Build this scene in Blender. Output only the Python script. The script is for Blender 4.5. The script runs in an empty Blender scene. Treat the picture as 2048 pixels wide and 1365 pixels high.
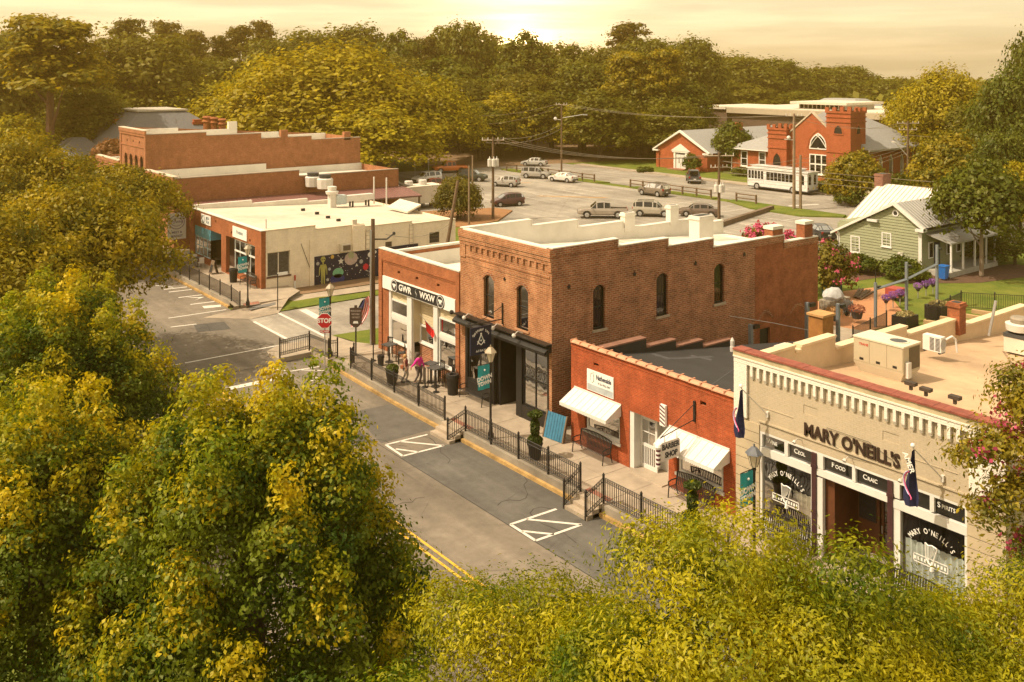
import bpy, math, random
import numpy as np
from mathutils import Vector, Matrix
random.seed(7); RNG = np.random.default_rng(7)
sc = bpy.context.scene
COL = sc.collection
# ------------------------------------------------------------------ camera, world, sun, exposure
HC = 17.5                                   # drone height (m); x runs from the street into the blocks, y up the street
YAW = math.atan(1474/1908.)
SN, CS = math.sin(YAW), math.cos(YAW)
cam = bpy.data.cameras.new('camera'); camo = bpy.data.objects.new('camera', cam); COL.objects.link(camo)
camo.location = (0, 0, HC); camo.rotation_euler = (math.pi/2, 0, -YAW)
cam.sensor_width = 36.0; cam.lens = 36.0*1908/2048; cam.shift_y = -(682.5-138)/2048.; cam.clip_start = .5; cam.clip_end = 4000
sc.camera = camo
# the sun stands high to the left, slightly behind the camera, as the shadows of flag poles and benches show
LDIR = Vector((1.0, -.42, -1.5)).normalized()
SUNV = -LDIR
sun_el = math.asin(SUNV.z); sun_az = math.atan2(SUNV.x, SUNV.y)
world = bpy.data.worlds.new('World'); sc.world = world; world.use_nodes = True
wn = world.node_tree.nodes; wl = world.node_tree.links; wn.clear()
def wnode(t, **k):
    n = wn.new(t)
    for a, b in k.items(): setattr(n, a, b)
    return n
def wmath(op, a, b=None, c=None):
    n = wnode('ShaderNodeMath', operation=op)
    for i, v in enumerate((a, b, c)):
        if v is None: continue
        if isinstance(v, (int, float)): n.inputs[i].default_value = v
        else: wl.new(v, n.inputs[i])
    return n.outputs[0]
def wmix(bt, f, a, b):
    n = wnode('ShaderNodeMix', data_type='RGBA', blend_type=bt)
    for s, v in ((0, f), (6, a), (7, b)):
        if isinstance(v, (int, float)): n.inputs[s].default_value = v
        elif isinstance(v, tuple): n.inputs[s].default_value = (*v, 1)
        else: wl.new(v, n.inputs[s])
    return n.outputs[2]
sky = wnode('ShaderNodeTexSky', sky_type='NISHITA'); sky.sun_disc = False
sky.sun_elevation = sun_el; sky.sun_rotation = sun_az; sky.altitude = 100; sky.air_density = 1.0; sky.dust_density = 3.5; sky.ozone_density = .6
tc = wnode('ShaderNodeTexCoord'); geo_dir = tc.outputs['Generated']
warm = wmix('ADD', 1.0, wmix('MULTIPLY', 1.0, sky.outputs[0], (1.0, .77, .50)), (4.75, 3.9, 2.35))
# thin streaks of evening cloud
mp = wnode('ShaderNodeMapping'); mp.inputs['Scale'].default_value = (3.0, 3.0, 34.0); wl.new(geo_dir, mp.inputs[0])
cn = wnode('ShaderNodeTexNoise'); cn.inputs['Scale'].default_value = 1.6; cn.inputs['Detail'].default_value = 5.0; wl.new(mp.outputs[0], cn.inputs[0])
cr = wnode('ShaderNodeMapRange'); cr.inputs[1].default_value = .40; cr.inputs[2].default_value = .68; cr.inputs[3].default_value = .84; cr.inputs[4].default_value = 1.14; wl.new(cn.outputs[0], cr.inputs[0])
clouds = wmix('MULTIPLY', 1.0, warm, cr.outputs[0])
# the low evening glow over the woods
gx = (1040-1024)/1908.; gz = (138-92)/1908.
GD = Vector((SN + CS*gx, CS - SN*gx, gz)).normalized()
dp = wnode('ShaderNodeVectorMath', operation='DOT_PRODUCT'); dp.inputs[1].default_value = GD; wl.new(geo_dir, dp.inputs[0])
ang = wmath('SUBTRACT', 1.0, dp.outputs['Value'])
g1 = wmath('EXPONENT', wmath('MULTIPLY', ang, -4000.0))
g2 = wmath('EXPONENT', wmath('MULTIPLY', ang, -320.0))
gl = wmix('ADD', 1.0, wmix('MULTIPLY', 1.0, (40.0, 27.0, 10.0), wmath('MULTIPLY', g1, wmath('POWER', cr.outputs[0], 4.0))), wmix('MULTIPLY', 1.0, (5.2, 2.7, .5), g2))
gl2 = wmix('MULTIPLY', 1.0, gl, cr.outputs[0])
# cloud bank lit from below just over the tree tops, wider than high
def wdot(v): n = wnode('ShaderNodeVectorMath', operation='DOT_PRODUCT'); n.inputs[1].default_value = v; wl.new(geo_dir, n.inputs[0]); return n.outputs['Value']
cu_ = wmath('MULTIPLY', wmath('SUBTRACT', wdot((CS, -SN, 0)), gx), 13.0); cv_ = wmath('MULTIPLY', wmath('SUBTRACT', wdot((0, 0, 1)), (138-48)/1908.), 42.0)
g3 = wmath('EXPONENT', wmath('MULTIPLY', wmath('ADD', wmath('MULTIPLY', cu_, cu_), wmath('MULTIPLY', cv_, cv_)), -1.0))
front_ = wmath('GREATER_THAN', dp.outputs['Value'], 0.0)
g3 = wmath('MULTIPLY', wmath('MULTIPLY', g3, wmath('POWER', cr.outputs[0], 3.0)), front_)
tot = wmix('ADD', 1.0, wmix('ADD', 1.0, clouds, gl2), wmix('MULTIPLY', 1.0, (4.6, 4.2, 3.8), g3))
bg = wnode('ShaderNodeBackground'); bg.inputs[1].default_value = .115; wl.new(tot, bg.inputs[0])
wo = wnode('ShaderNodeOutputWorld'); wl.new(bg.outputs[0], wo.inputs[0])
sd = bpy.data.lights.new('sun', 'SUN'); sd.energy = 3.6; sd.angle = math.radians(.55); sd.color = (1.0, .85, .63)
so = bpy.data.objects.new('sun', sd); COL.objects.link(so); so.location = (0, 0, 60); so.rotation_euler = LDIR.to_track_quat('-Z', 'Y').to_euler()
vs = sc.view_settings; vs.view_transform = 'Standard'; vs.look = 'None'; vs.exposure = 0.58; vs.gamma = 1.0; vs.use_curve_mapping = False
sc.cycles.use_denoising = True; sc.cycles.max_bounces = 6; sc.cycles.transparent_max_bounces = 8; sc.cycles.diffuse_bounces = 3; sc.cycles.glossy_bounces = 3; sc.cycles.volume_bounces = 0
sc.cycles.caustics_reflective = False; sc.cycles.caustics_refractive = False

# ------------------------------------------------------------------ where things stand: a ray of the survey met with a real plane
F, CX, CY = 1908., 1024., 138.
def zg(y):
    t = max(0., min(1., (y-40)/24)); return .5*t*t*(3-2*t)
def at(px, py, dz=0.):
    z = dz
    for i in range(10):
        d = F*(HC-z)/(py-CY); r = (px-CX)*d/F
        x, y = SN*d+CS*r, CS*d-SN*r; z = zg(y)+dz
    return (x, y, z)
def atd(px, py, d):
    r = (px-CX)*d/F; return (SN*d+CS*r, CS*d-SN*r, HC-(py-CY)*d/F)

# ------------------------------------------------------------------ mesh builder
class M:
    def __init__(s): s.v = []; s.f = []
    def add(s, vs, fs):
        o = len(s.v); s.v += [tuple(p) for p in vs]; s.f += [tuple(i+o for i in f) for f in fs]; return s
    def box(s, x0, x1, y0, y1, z0, z1):
        return s.add([(x0,y0,z0),(x1,y0,z0),(x1,y1,z0),(x0,y1,z0),(x0,y0,z1),(x1,y0,z1),(x1,y1,z1),(x0,y1,z1)],
                     [(0,3,2,1),(4,5,6,7),(0,1,5,4),(1,2,6,5),(2,3,7,6),(3,0,4,7)])
    def obox(s, c, sz, rz=0., tilt=None):
        m = Matrix.Rotation(rz, 3, 'Z')
        if tilt: m = m @ Matrix.Rotation(tilt[1], 3, tilt[0])
        q = M().box(-sz[0]/2, sz[0]/2, -sz[1]/2, sz[1]/2, -sz[2]/2, sz[2]/2)
        return s.add([tuple(m @ Vector(p) + Vector(c)) for p in q.v], q.f)
    def poly(s, pts): return s.add(pts, [tuple(range(len(pts)))])
    def ext(s, pts, vec):
        n = len(pts); v = Vector(vec)
        return s.add(list(pts)+[tuple(Vector(p)+v) for p in pts],
                     [tuple(range(n)), tuple(range(2*n-1, n-1, -1))]+[(i, (i+1) % n, n+(i+1) % n, n+i) for i in range(n)])
    def cyl(s, p0, p1, r0, r1=None, n=8, caps=True):
        r1 = r0 if r1 is None else r1
        p0, p1 = Vector(p0), Vector(p1); d = (p1-p0)
        if d.length < 1e-6: return s
        d.normalize(); a = Vector((0,0,1)) if abs(d.z) < .9 else Vector((1,0,0))
        e1 = d.cross(a).normalized(); e2 = d.cross(e1)
        vs = []
        for p, r in ((p0, r0), (p1, r1)):
            for i in range(n):
                t = 2*math.pi*i/n; vs.append(p+e1*(r*math.cos(t))+e2*(r*math.sin(t)))
        fs = [(i, (i+1) % n, n+(i+1) % n, n+i) for i in range(n)]
        if caps: fs += [tuple(range(n-1, -1, -1)), tuple(range(n, 2*n))]
        return s.add(vs, fs)
    def tube(s, pts, r, n=5):
        for a, b in zip(pts[:-1], pts[1:]): s.cyl(a, b, r, r, n)
        return s
    def lathe(s, c, prof, n=12, squash=(1, 1)):
        vs = []; k = len(prof)
        for r, z in prof:
            for i in range(n):
                t = 2*math.pi*i/n; vs.append((c[0]+r*math.cos(t)*squash[0], c[1]+r*math.sin(t)*squash[1], c[2]+z))
        fs = [(j*n+i, j*n+(i+1) % n, (j+1)*n+(i+1) % n, (j+1)*n+i) for j in range(k-1) for i in range(n)]
        fs += [tuple(range(n-1, -1, -1)), tuple(range((k-1)*n, k*n))]
        return s.add(vs, fs)
    def ball(s, c, r, n=10, sq=1.0):
        m = n//2+1
        return s.lathe(c, [(max(1e-3, r*math.sin(math.pi*i/(m-1))), -sq*r*math.cos(math.pi*i/(m-1))) for i in range(m)], n)
class Pl:
    "a wall plane: u along U, v up, n outward"
    def __init__(s, o, U, N): s.o = Vector(o); s.U = Vector(U); s.V = Vector((0,0,1)); s.N = Vector(N)
    def p(s, u, v, n=0.): return tuple(s.o + s.U*u + s.V*v + s.N*n)
    def box(s, m, u0, u1, v0, v1, n0, n1):
        return m.add([s.p(u0,v0,n0),s.p(u1,v0,n0),s.p(u1,v1,n0),s.p(u0,v1,n0),s.p(u0,v0,n1),s.p(u1,v0,n1),s.p(u1,v1,n1),s.p(u0,v1,n1)],
                     [(0,3,2,1),(4,5,6,7),(0,1,5,4),(1,2,6,5),(2,3,7,6),(3,0,4,7)])
    def ext(s, m, pts, n0, n1): return m.ext([s.p(u, v, n0) for u, v in pts], s.N*(n1-n0))
    def wall(s, m, u0, u1, v0, v1, ops=(), depth=.25):
        us = sorted(set([u0, u1]+[a for o in ops for a in o[:2]])); vs = sorted(set([v0, v1]+[a for o in ops for a in o[2:4]]))
        us = [u for u in us if u0 <= u <= u1]; vs = [v for v in vs if v0 <= v <= v1]
        for a, b in zip(us[:-1], us[1:]):
            for c, d in zip(vs[:-1], vs[1:]):
                if any(o[0] <= a and b <= o[1] and o[2] <= c and d <= o[3] for o in ops): continue
                m.poly([s.p(a,c), s.p(b,c), s.p(b,d), s.p(a,d)])
        for o in ops:
            a, b, c, d = o[:4]; h = o[4] if len(o) > 4 else 0
            if not h:
                for q in ([(a,c),(b,c)], [(b,c),(b,d)], [(b,d),(a,d)], [(a,d),(a,c)]):
                    m.poly([s.p(*q[0]), s.p(*q[1]), s.p(*q[1], -depth), s.p(*q[0], -depth)])
            else:
                arc = arc_pts(a, b, d-h, d, 10)
                for q in ([(a,c),(b,c)], [(b,c),(b,d-h)], [(a,d-h),(a,c)]):
                    m.poly([s.p(*q[0]), s.p(*q[1]), s.p(*q[1], -depth), s.p(*q[0], -depth)])
                for q0, q1 in zip(arc[:-1], arc[1:]):
                    m.poly([s.p(*q0), s.p(*q1), s.p(*q1, -depth), s.p(*q0, -depth)])
                    m.poly([s.p(*q0), s.p(*q1), s.p(q1[0], d), s.p(q0[0], d)])
        return m
def arc_pts(a, b, z0, z1, n=10, pointed=False):
    w = (b-a)/2; c = (a+b)/2; out = []
    for i in range(n+1):
        t = i/n; x = a+(b-a)*t
        if pointed:
            k = abs(t-.5)*2; h = math.sqrt(max(0., 1-((k*.5+.5)-.0)**2)) if False else math.sqrt(max(0., 4-(1+k)**2))/math.sqrt(3)
        else: h = math.sqrt(max(0., 1-(2*t-1)**2)) if (z1-z0) > .8*w else 1-(2*t-1)**2
        out.append((x, z0+(z1-z0)*h))
    return out
OFF = {}
def tag(o, label=None, cat=None, group=None, kind=None):
    if label: o['label'] = label
    if cat: o['category'] = cat
    if group: o['group'] = group
    if kind: o['kind'] = kind
    return o
def thing(name, label, cat, loc=(0,0,0), group=None, rz=0., local=False):
    o = bpy.data.objects.new(name, None); COL.objects.link(o); o.location = loc; o.rotation_euler = (0, 0, rz); o.empty_display_size = .3
    OFF[o.name] = Vector((0,0,0)) if local else Vector(loc)
    return tag(o, label, cat, group)
def part(name, m, mat, parent=None, smooth=False, kind=None, label=None, loc=None):
    me = bpy.data.meshes.new(name)
    off = OFF.get(parent.name, Vector((0,0,0))) if parent else (Vector(loc) if loc else Vector((0,0,0)))
    if off.length > 0: me.from_pydata([(p[0]-off.x, p[1]-off.y, p[2]-off.z) for p in m.v], [], m.f)
    else: me.from_pydata(m.v, [], m.f)
    if isinstance(mat, (list, tuple)):
        for q in mat: me.materials.append(q)
    else: me.materials.append(mat)
    if smooth:
        me.polygons.foreach_set('use_smooth', [True]*len(me.polygons)); me.set_sharp_from_angle(angle=math.radians(40))
    me.update()
    o = bpy.data.objects.new(name, me); COL.objects.link(o)
    if parent: o.parent = parent; OFF[o.name] = OFF.get(parent.name, Vector((0,0,0)))
    else:
        o.location = off; OFF[o.name] = off
    if kind: o['kind'] = kind
    if label: o['label'] = label
    return o
def solo(name, m, mat, label, cat, group=None, smooth=False, loc=None, kind=None):
    if loc is None and m.v:
        a = np.array(m.v); loc = (float(a[:,0].mean()), float(a[:,1].mean()), float(a[:,2].min()))
    return tag(part(name, m, mat, None, smooth, None, None, loc), label, cat, group, kind)
def struct(name, m, mat, smooth=False): return part(name, m, mat, None, smooth, 'structure')
def dup(o, loc, rz=None, label=None, parent=None, s=None):
    c = o.copy(); COL.objects.link(c)
    if parent is not None: c.parent = parent
    if loc is not None: c.location = loc
    if rz is not None: c.rotation_euler = (0, 0, rz)
    if s is not None: c.scale = s if isinstance(s, tuple) else (s, s, s)
    if label: c['label'] = label
    for ch in list(o.children): dup(ch, None, parent=c)
    return c
# ------------------------------------------------------------------ materials
MATS = {}
class NT:
    def __init__(s, name):
        s.m = bpy.data.materials.new(name); s.m.use_nodes = True; s.n = s.m.node_tree.nodes; s.l = s.m.node_tree.links; s.n.clear()
        s.out = s.n.new('ShaderNodeOutputMaterial')
    def new(s, t, ins=None, **k):
        n = s.n.new(t)
        for a, b in k.items(): setattr(n, a, b)
        for a, b in (ins or {}).items():
            i = n.inputs[a]
            if hasattr(b, 'is_linked'): s.l.new(b, i)
            elif isinstance(b, tuple) and i.type == 'RGBA' and len(b) == 3: i.default_value = (*b, 1)
            else: i.default_value = b
        return n
    def mix(s, f, a, b, bt='MIX'):
        n = s.n.new('ShaderNodeMix'); n.data_type = 'RGBA'; n.blend_type = bt
        for i, v in ((0, f), (6, a), (7, b)):
            if hasattr(v, 'is_linked'): s.l.new(v, n.inputs[i])
            elif isinstance(v, tuple): n.inputs[i].default_value = (*v, 1)
            else: n.inputs[i].default_value = v
        return n.outputs[2]
    def math(s, op, a, b=0., c=None):
        n = s.n.new('ShaderNodeMath'); n.operation = op
        for i, v in enumerate((a, b, c)):
            if v is None: continue
            if hasattr(v, 'is_linked'): s.l.new(v, n.inputs[i])
            else: n.inputs[i].default_value = v
        return n.outputs[0]
    def ramp(s, f, a, b, lo=0., hi=1.):
        return s.new('ShaderNodeMapRange', {0: f, 1: a, 2: b, 3: lo, 4: hi}).outputs[0]
    def noise(s, scale, detail=4., vec=None, rough=.6):
        n = s.new('ShaderNodeTexNoise', {'Scale': scale, 'Detail': detail, 'Roughness': rough})
        if vec is not None: s.l.new(vec, n.inputs['Vector'])
        return n.outputs[0]
    def pos(s): return s.new('ShaderNodeNewGeometry').outputs['Position']
    def bsdf(s, col, rough=.8, metal=0., bump=None, bd=.02, spec=.5, **k):
        p = s.new('ShaderNodeBsdfPrincipled', {'Base Color': col, 'Roughness': rough, 'Metallic': metal, 'Specular IOR Level': spec})
        for a, b in k.items(): p.inputs[a].default_value = b
        if bump is not None:
            b = s.new('ShaderNodeBump', {'Height': bump, 'Strength': 1.0, 'Distance': bd}); s.l.new(b.outputs[0], p.inputs['Normal'])
        s.l.new(p.outputs[0], s.out.inputs[0]); return p
def mat(name, c, rough=.75, var=.22, scale=2.5, metal=0., bump=0., spec=.4, stain=0., obj=False):
    if name in MATS: return MATS[name]
    t = NT(name); v = t.pos() if not obj else t.new('ShaderNodeTexCoord').outputs['Object']
    n = t.noise(scale, 6., v, .65); k = t.ramp(n, .25, .75, 1-var, 1+var)
    col = t.mix(1., c, k, 'MULTIPLY')
    if stain:
        n2 = t.noise(scale*.22, 5., v, .7); col = t.mix(t.ramp(n2, .48, .72, 0., stain), col, tuple(x*.35 for x in c))
    b = t.noise(scale*14, 3., v) if bump else None
    t.bsdf(col, rough, metal, b, bump, spec); MATS[name] = t.m; return t.m
def wall_uv(t):
    g = t.new('ShaderNodeNewGeometry'); p = t.new('ShaderNodeSeparateXYZ', {0: g.outputs['Position']}); n = t.new('ShaderNodeSeparateXYZ', {0: g.outputs['True Normal']})
    f = t.math('GREATER_THAN', t.math('ABSOLUTE', n.outputs[0]), .6)
    u = t.math('ADD', t.math('MULTIPLY', p.outputs[1], f), t.math('MULTIPLY', p.outputs[0], t.math('SUBTRACT', 1., f)))
    return t.new('ShaderNodeCombineXYZ', {0: u, 1: p.outputs[2], 2: 0.}).outputs[0], g.outputs['Position']
def brick(name, c1, c2, mortar, msize=.011, var=.25, dirt=.35, bw=.215, bh=.072, light=None, bd=.014):
    if name in MATS: return MATS[name]
    t = NT(name); uv, pos = wall_uv(t)
    b = t.new('ShaderNodeTexBrick', {'Vector': uv, 'Color1': c1, 'Color2': c2, 'Mortar': mortar, 'Scale': 1.0, 'Mortar Size': msize, 'Mortar Smooth': .2, 'Bias': -.1, 'Brick Width': bw, 'Row Height': bh})
    n1 = t.noise(1.1, 6., pos, .7); n2 = t.noise(9., 3., pos)
    col = t.mix(1., b.outputs[0], t.ramp(n1, .3, .7, 1-var, 1+var), 'MULTIPLY')
    col = t.mix(1., col, t.ramp(n2, .3, .7, *((.86, 1.14) if var > .1 else (.95, 1.05))), 'MULTIPLY')
    mpn = t.new('ShaderNodeMapping', {'Vector': pos, 'Scale': (1.6, 1.6, .28)})
    n3 = t.noise(1.0, 6., mpn.outputs[0], .7)
    col = t.mix(t.ramp(n3, .5, .78, 0., dirt), col, tuple(x*.38 for x in c1))
    if light: col = t.mix(t.ramp(t.noise(.55, 5., pos, .65), .52, .68, 0., .55), col, light)
    t.bsdf(col, .88, 0., t.math('SUBTRACT', t.math('MULTIPLY', n2, .3), b.outputs[1]), bd, .25); MATS[name] = t.m; return t.m
def paint(name, c, rough=.35, coat=.6):
    if name in MATS: return MATS[name]
    t = NT(name); n = t.noise(3., 3., t.pos()); t.bsdf(t.mix(1., c, t.ramp(n, .3, .7, .92, 1.08), 'MULTIPLY'), rough, .15, spec=.5, **{'Coat Weight': coat, 'Coat Roughness': .08}); MATS[name] = t.m; return t.m
def glassm(name, tint, dark=.55, refl=1.0):
    if name in MATS: return MATS[name]
    t = NT(name); tr = t.new('ShaderNodeBsdfTransparent', {0: tint}); n = t.noise(.9, 2., t.pos())
    bp = t.new('ShaderNodeBump', {'Height': n, 'Strength': .25, 'Distance': .05})
    gl = t.new('ShaderNodeBsdfGlossy', {0: (.62*refl, .62*refl, .62*refl), 'Roughness': .03}); t.l.new(bp.outputs[0], gl.inputs['Normal'])
    df = t.new('ShaderNodeBsdfDiffuse', {0: (.012, .013, .012)})
    fr = t.new('ShaderNodeFresnel', {0: 1.5}); m1 = t.new('ShaderNodeMixShader', {0: dark}); t.l.new(tr.outputs[0], m1.inputs[1]); t.l.new(df.outputs[0], m1.inputs[2])
    m2 = t.new('ShaderNodeMixShader'); t.l.new(t.math('ADD', fr.outputs[0], .03), m2.inputs[0]); t.l.new(m1.outputs[0], m2.inputs[1]); t.l.new(gl.outputs[0], m2.inputs[2])
    t.l.new(m2.outputs[0], t.out.inputs[0]); MATS[name] = t.m; return t.m
def leafm(name, c, c2, trans=.45, rnd=.5, hue=.0):
    if name in MATS: return MATS[name]
    t = NT(name); g = t.new('ShaderNodeNewGeometry'); oi = t.new('ShaderNodeObjectInfo')
    n = t.noise(.55, 4., g.outputs['Position'], .6)
    f = t.math('ADD', t.math('MULTIPLY', g.outputs['Random Per Island'], rnd), t.ramp(n, .36, .64, -.10, 1.0-rnd*.5))
    col = t.mix(f, c, c2)
    if hue: col = t.mix(t.math('MULTIPLY', oi.outputs['Random'], hue), col, (c2[0]*1.05, c2[1]*.8, c2[2]*.7))
    col = t.mix(1., col, t.ramp(g.outputs['Random Per Island'], 0., 1., .84, 1.16), 'MULTIPLY')
    d = t.new('ShaderNodeBsdfDiffuse', {0: col}); tl = t.new('ShaderNodeBsdfTranslucent', {0: t.mix(1., col, (1.25, 1.1, .45), 'MULTIPLY')})
    gl = t.new('ShaderNodeBsdfGlossy', {0: (.8, .72, .5), 'Roughness': .5})
    m = t.new('ShaderNodeMixShader', {0: trans}); t.l.new(d.outputs[0], m.inputs[1]); t.l.new(tl.outputs[0], m.inputs[2])
    m2 = t.new('ShaderNodeMixShader', {0: .025}); t.l.new(m.outputs[0], m2.inputs[1]); t.l.new(gl.outputs[0], m2.inputs[2])
    t.l.new(m2.outputs[0], t.out.inputs[0]); MATS[name] = t.m; return t.m
def asphalt(name, c, dark=.5):
    t = NT(name); p = t.pos(); n1 = t.noise(.16, 6., p, .62); lane = t.noise(1.0, 5., t.new('ShaderNodeMapping', {'Vector': p, 'Scale': (.85, .045, 1.)}).outputs[0], .6); n2 = t.noise(2.2, 5., p, .7); n3 = t.noise(55., 2., p)
    v = t.new('ShaderNodeTexVoronoi', {'Vector': t.mix(.10, p, t.new('ShaderNodeTexNoise', {'Vector': p, 'Scale': .9, 'Detail': 4.}).outputs[1]), 'Scale': .33}, feature='DISTANCE_TO_EDGE')
    crack = t.math('MULTIPLY', t.ramp(v.outputs[0], .0, .012, 1., 0.), t.ramp(t.noise(.35, 4., p), .50, .62, 0., .6))
    col = t.mix(1., c, t.ramp(n1, .3, .7, .70, 1.32), 'MULTIPLY'); col = t.mix(1., col, t.ramp(lane, .35, .65, .80, 1.18), 'MULTIPLY'); col = t.mix(1., col, t.ramp(n2, .3, .7, .84, 1.16), 'MULTIPLY'); col = t.mix(1., col, t.ramp(n3, .3, .7, .86, 1.14), 'MULTIPLY')
    col = t.mix(t.math('MULTIPLY', crack, .75), col, tuple(x*.25 for x in c))
    oil = t.noise(.5, 4., p, .7); col = t.mix(t.ramp(oil, .6, .75, 0., dark), col, tuple(x*.5 for x in c))
    t.bsdf(col, .85, 0., n3, .006, .35); MATS[name] = t.m; return t.m
def paintmark(name, c):
    t = NT(name); p = t.pos(); n = t.noise(5., 6., p, .75)
    col = t.mix(t.ramp(n, .52, .68, 0., .55), c, (.11, .10, .085)); t.bsdf(col, .7); MATS[name] = t.m; return t.m
def grassm(name, c, c2):
    t = NT(name); p = t.pos(); n = t.noise(.5, 6., p, .7); n2 = t.noise(30., 3., p)
    col = t.mix(t.ramp(n, .35, .68), c, c2); col = t.mix(1., col, t.ramp(n2, .3, .7, .7, 1.3), 'MULTIPLY'); t.bsdf(col, .95, 0., n2, .03, .1); MATS[name] = t.m; return t.m

ASPH = asphalt('asphalt', (.158, .134, .106)); ASPH2 = asphalt('lot_asphalt', (.25, .225, .19), .3); PATCH = asphalt('patch_asphalt', (.075, .07, .064))
WHITEMARK = paintmark('white_marking', (.62, .58, .52)); YELMARK = paintmark('yellow_marking', (.62, .36, .035))
CONC = mat('concrete', (.33, .27, .205), .9, .28, 1.0, bump=.006, stain=.6); CONC2 = mat('old_concrete', (.27, .235, .185), .9, .25, 1.0, bump=.006, stain=.6)
CURBY = mat('curb_yellow', (.40, .255, .095), .85, .4, 2.2, stain=.85); BRPAVE = brick('brick_paving', (.30, .13, .085), (.24, .10, .07), (.2, .16, .13))
GRASS = grassm('grass', (.085, .125, .02), (.17, .18, .035)); DIRT = mat('dirt', (.19, .12, .065), .95, .3, .8, bump=.02); MULCH = mat('mulch', (.10, .055, .032), .95, .35, 3., bump=.02)
TERRA = mat('terracotta_paving', (.40, .19, .09), .9, .15, 1.6, bump=.005)
BR_OR = brick('orange_brick', (.36, .115, .042), (.29, .085, .03), (.30, .17, .10), .008)
BR_BARB = brick('red_orange_brick', (.37, .072, .022), (.27, .050, .015), (.35, .13, .065), .009, .26, .4)
BR_TWO = brick('old_front_brick', (.39, .155, .066), (.26, .090, .038), (.42, .27, .16), .015, .34, .5, .27, .095, light=(.44, .25, .14))
BR_SIDE = brick('old_side_brick', (.33, .118, .054), (.19, .062, .030), (.36, .24, .155), .018, .34, .5, .30, .105)
BR_NEW = brick('newer_side_brick', (.33, .105, .042), (.25, .078, .034), (.24, .12, .07), .008, .3, .55)
BR_FAR = brick('far_brick', (.38, .15, .065), (.30, .11, .05), (.33, .19, .11), .01, .22, .35)
BR_CH = brick('church_brick', (.40, .105, .042), (.33, .08, .032), (.33, .15, .085), .008, .16, .25)
WHITE = mat('white_paint', (.64, .625, .59), .55, .07, 2., bump=.003, stain=.12); WHITEW = mat('weathered_white', (.62, .56, .46), .8, .12, 1.3, bump=.004, stain=.3)
WHROOF = mat('white_roof_membrane', (.66, .62, .545), .75, .10, .8, stain=.28); CREAM = mat('cream_siding', (.56, .47, .31), .7, .08, 2.)
TAN = brick('tan_painted_brick', (.46, .385, .275), (.45, .375, .266), (.44, .365, .258), .005, .05, .10, bd=.006); WHBR = brick('white_painted_brick', (.74, .70, .62), (.72, .68, .60), (.66, .62, .54), .007, .05, .1, bd=.008)
CREAMBR = brick('cream_block', (.80, .70, .55), (.77, .67, .52), (.74, .64, .49), .008, .10, .25, .4, .2, bd=.006)
TANROOF = mat('tan_roof', (.45, .31, .19), .85, .22, .7, bump=.004, stain=.5); BLKROOF = mat('black_roof', (.035, .034, .034), .7, .25, .8, stain=.3); BLKFLASH = mat('black_flashing', (.022, .022, .022), .45, .4, 4., bump=.01)
BLACK = mat('black_paint', (.014, .013, .012), .45, .3, 3.); IRON = mat('black_iron', (.018, .016, .014), .5, .3, 5.); DKGREY = mat('dark_grey', (.05, .05, .05), .6, .2, 3.)
REDCOP = mat('red_coping', (.24, .068, .045), .8, .35, 2.5, stain=.3); TILE = mat('clay_tile', (.50, .25, .15), .6, .25, 3.5, obj=False)
GLASS = glassm('window_glass', (.75, .78, .72), .45); GLASSD = glassm('dark_glass', (.5, .52, .48), .8); GLASSC = glassm('curtain_glass', (.95, .95, .93), .06, .8)
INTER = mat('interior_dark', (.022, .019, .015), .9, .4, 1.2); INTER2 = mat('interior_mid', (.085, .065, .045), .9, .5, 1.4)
CURT = mat('lace_curtain', (.62, .58, .47), .9, .15, 3.); CURTG = mat('pale_curtain', (.50, .56, .54), .9, .15, 3.)
METAL = mat('galvanised_metal', (.42, .42, .41), .45, .15, 2., metal=.6); METALW = mat('pale_metal', (.58, .55, .50), .5, .12, 2.); STEEL = mat('bluish_steel', (.20, .23, .26), .5, .15, 3., metal=.3)
MAROOF = mat('maroon_metal_roof', (.16, .075, .065), .5, .15, .6); SLATE = mat('grey_shingle', (.27, .27, .265), .85, .16, 3., bump=.01); ROOFW = mat('white_seam_roof', (.66, .61, .54), .5, .06, .8); ROOFG = mat('grey_seam_roof', (.36, .355, .34), .42, .08, .8, metal=.3)
SIDING = mat('sage_siding', (.25, .265, .165), .7, .1, 1.6); WOODP = mat('utility_pole_wood', (.13, .085, .05), .9, .3, 3.); WOODB = mat('weathered_wood', (.15, .105, .068), .9, .3, 3.); DOORW = mat('dark_door_wood', (.10, .035, .014), .5, .3, 3.)
TEAL = mat('teal_fabric', (.018, .30, .33), .8, .12, 2.); NAVY = mat('navy_fabric', (.014, .017, .06), .8, .2, 2.); REDF = mat('red_fabric', (.62, .02, .02), .7, .1, 3.); SIGNW = mat('sign_white', (.76, .75, .71), .5, .05, 2.); SIGNB = mat('sign_black', (.018, .018, .02), .5, .2, 3.)
BARK = mat('bark', (.075, .05, .033), .95, .35, 4., bump=.03); BARKP = mat('pine_bark', (.13, .07, .045), .95, .3, 2.5)
BLUEB = paint('bin_blue', (.02, .15, .52), .45, .2); RUBBER = mat('rubber', (.015, .015, .015), .8, .2, 4.); CHROME = mat('wheel_rim', (.5, .5, .5), .35, .1, 3., metal=.7)
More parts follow.
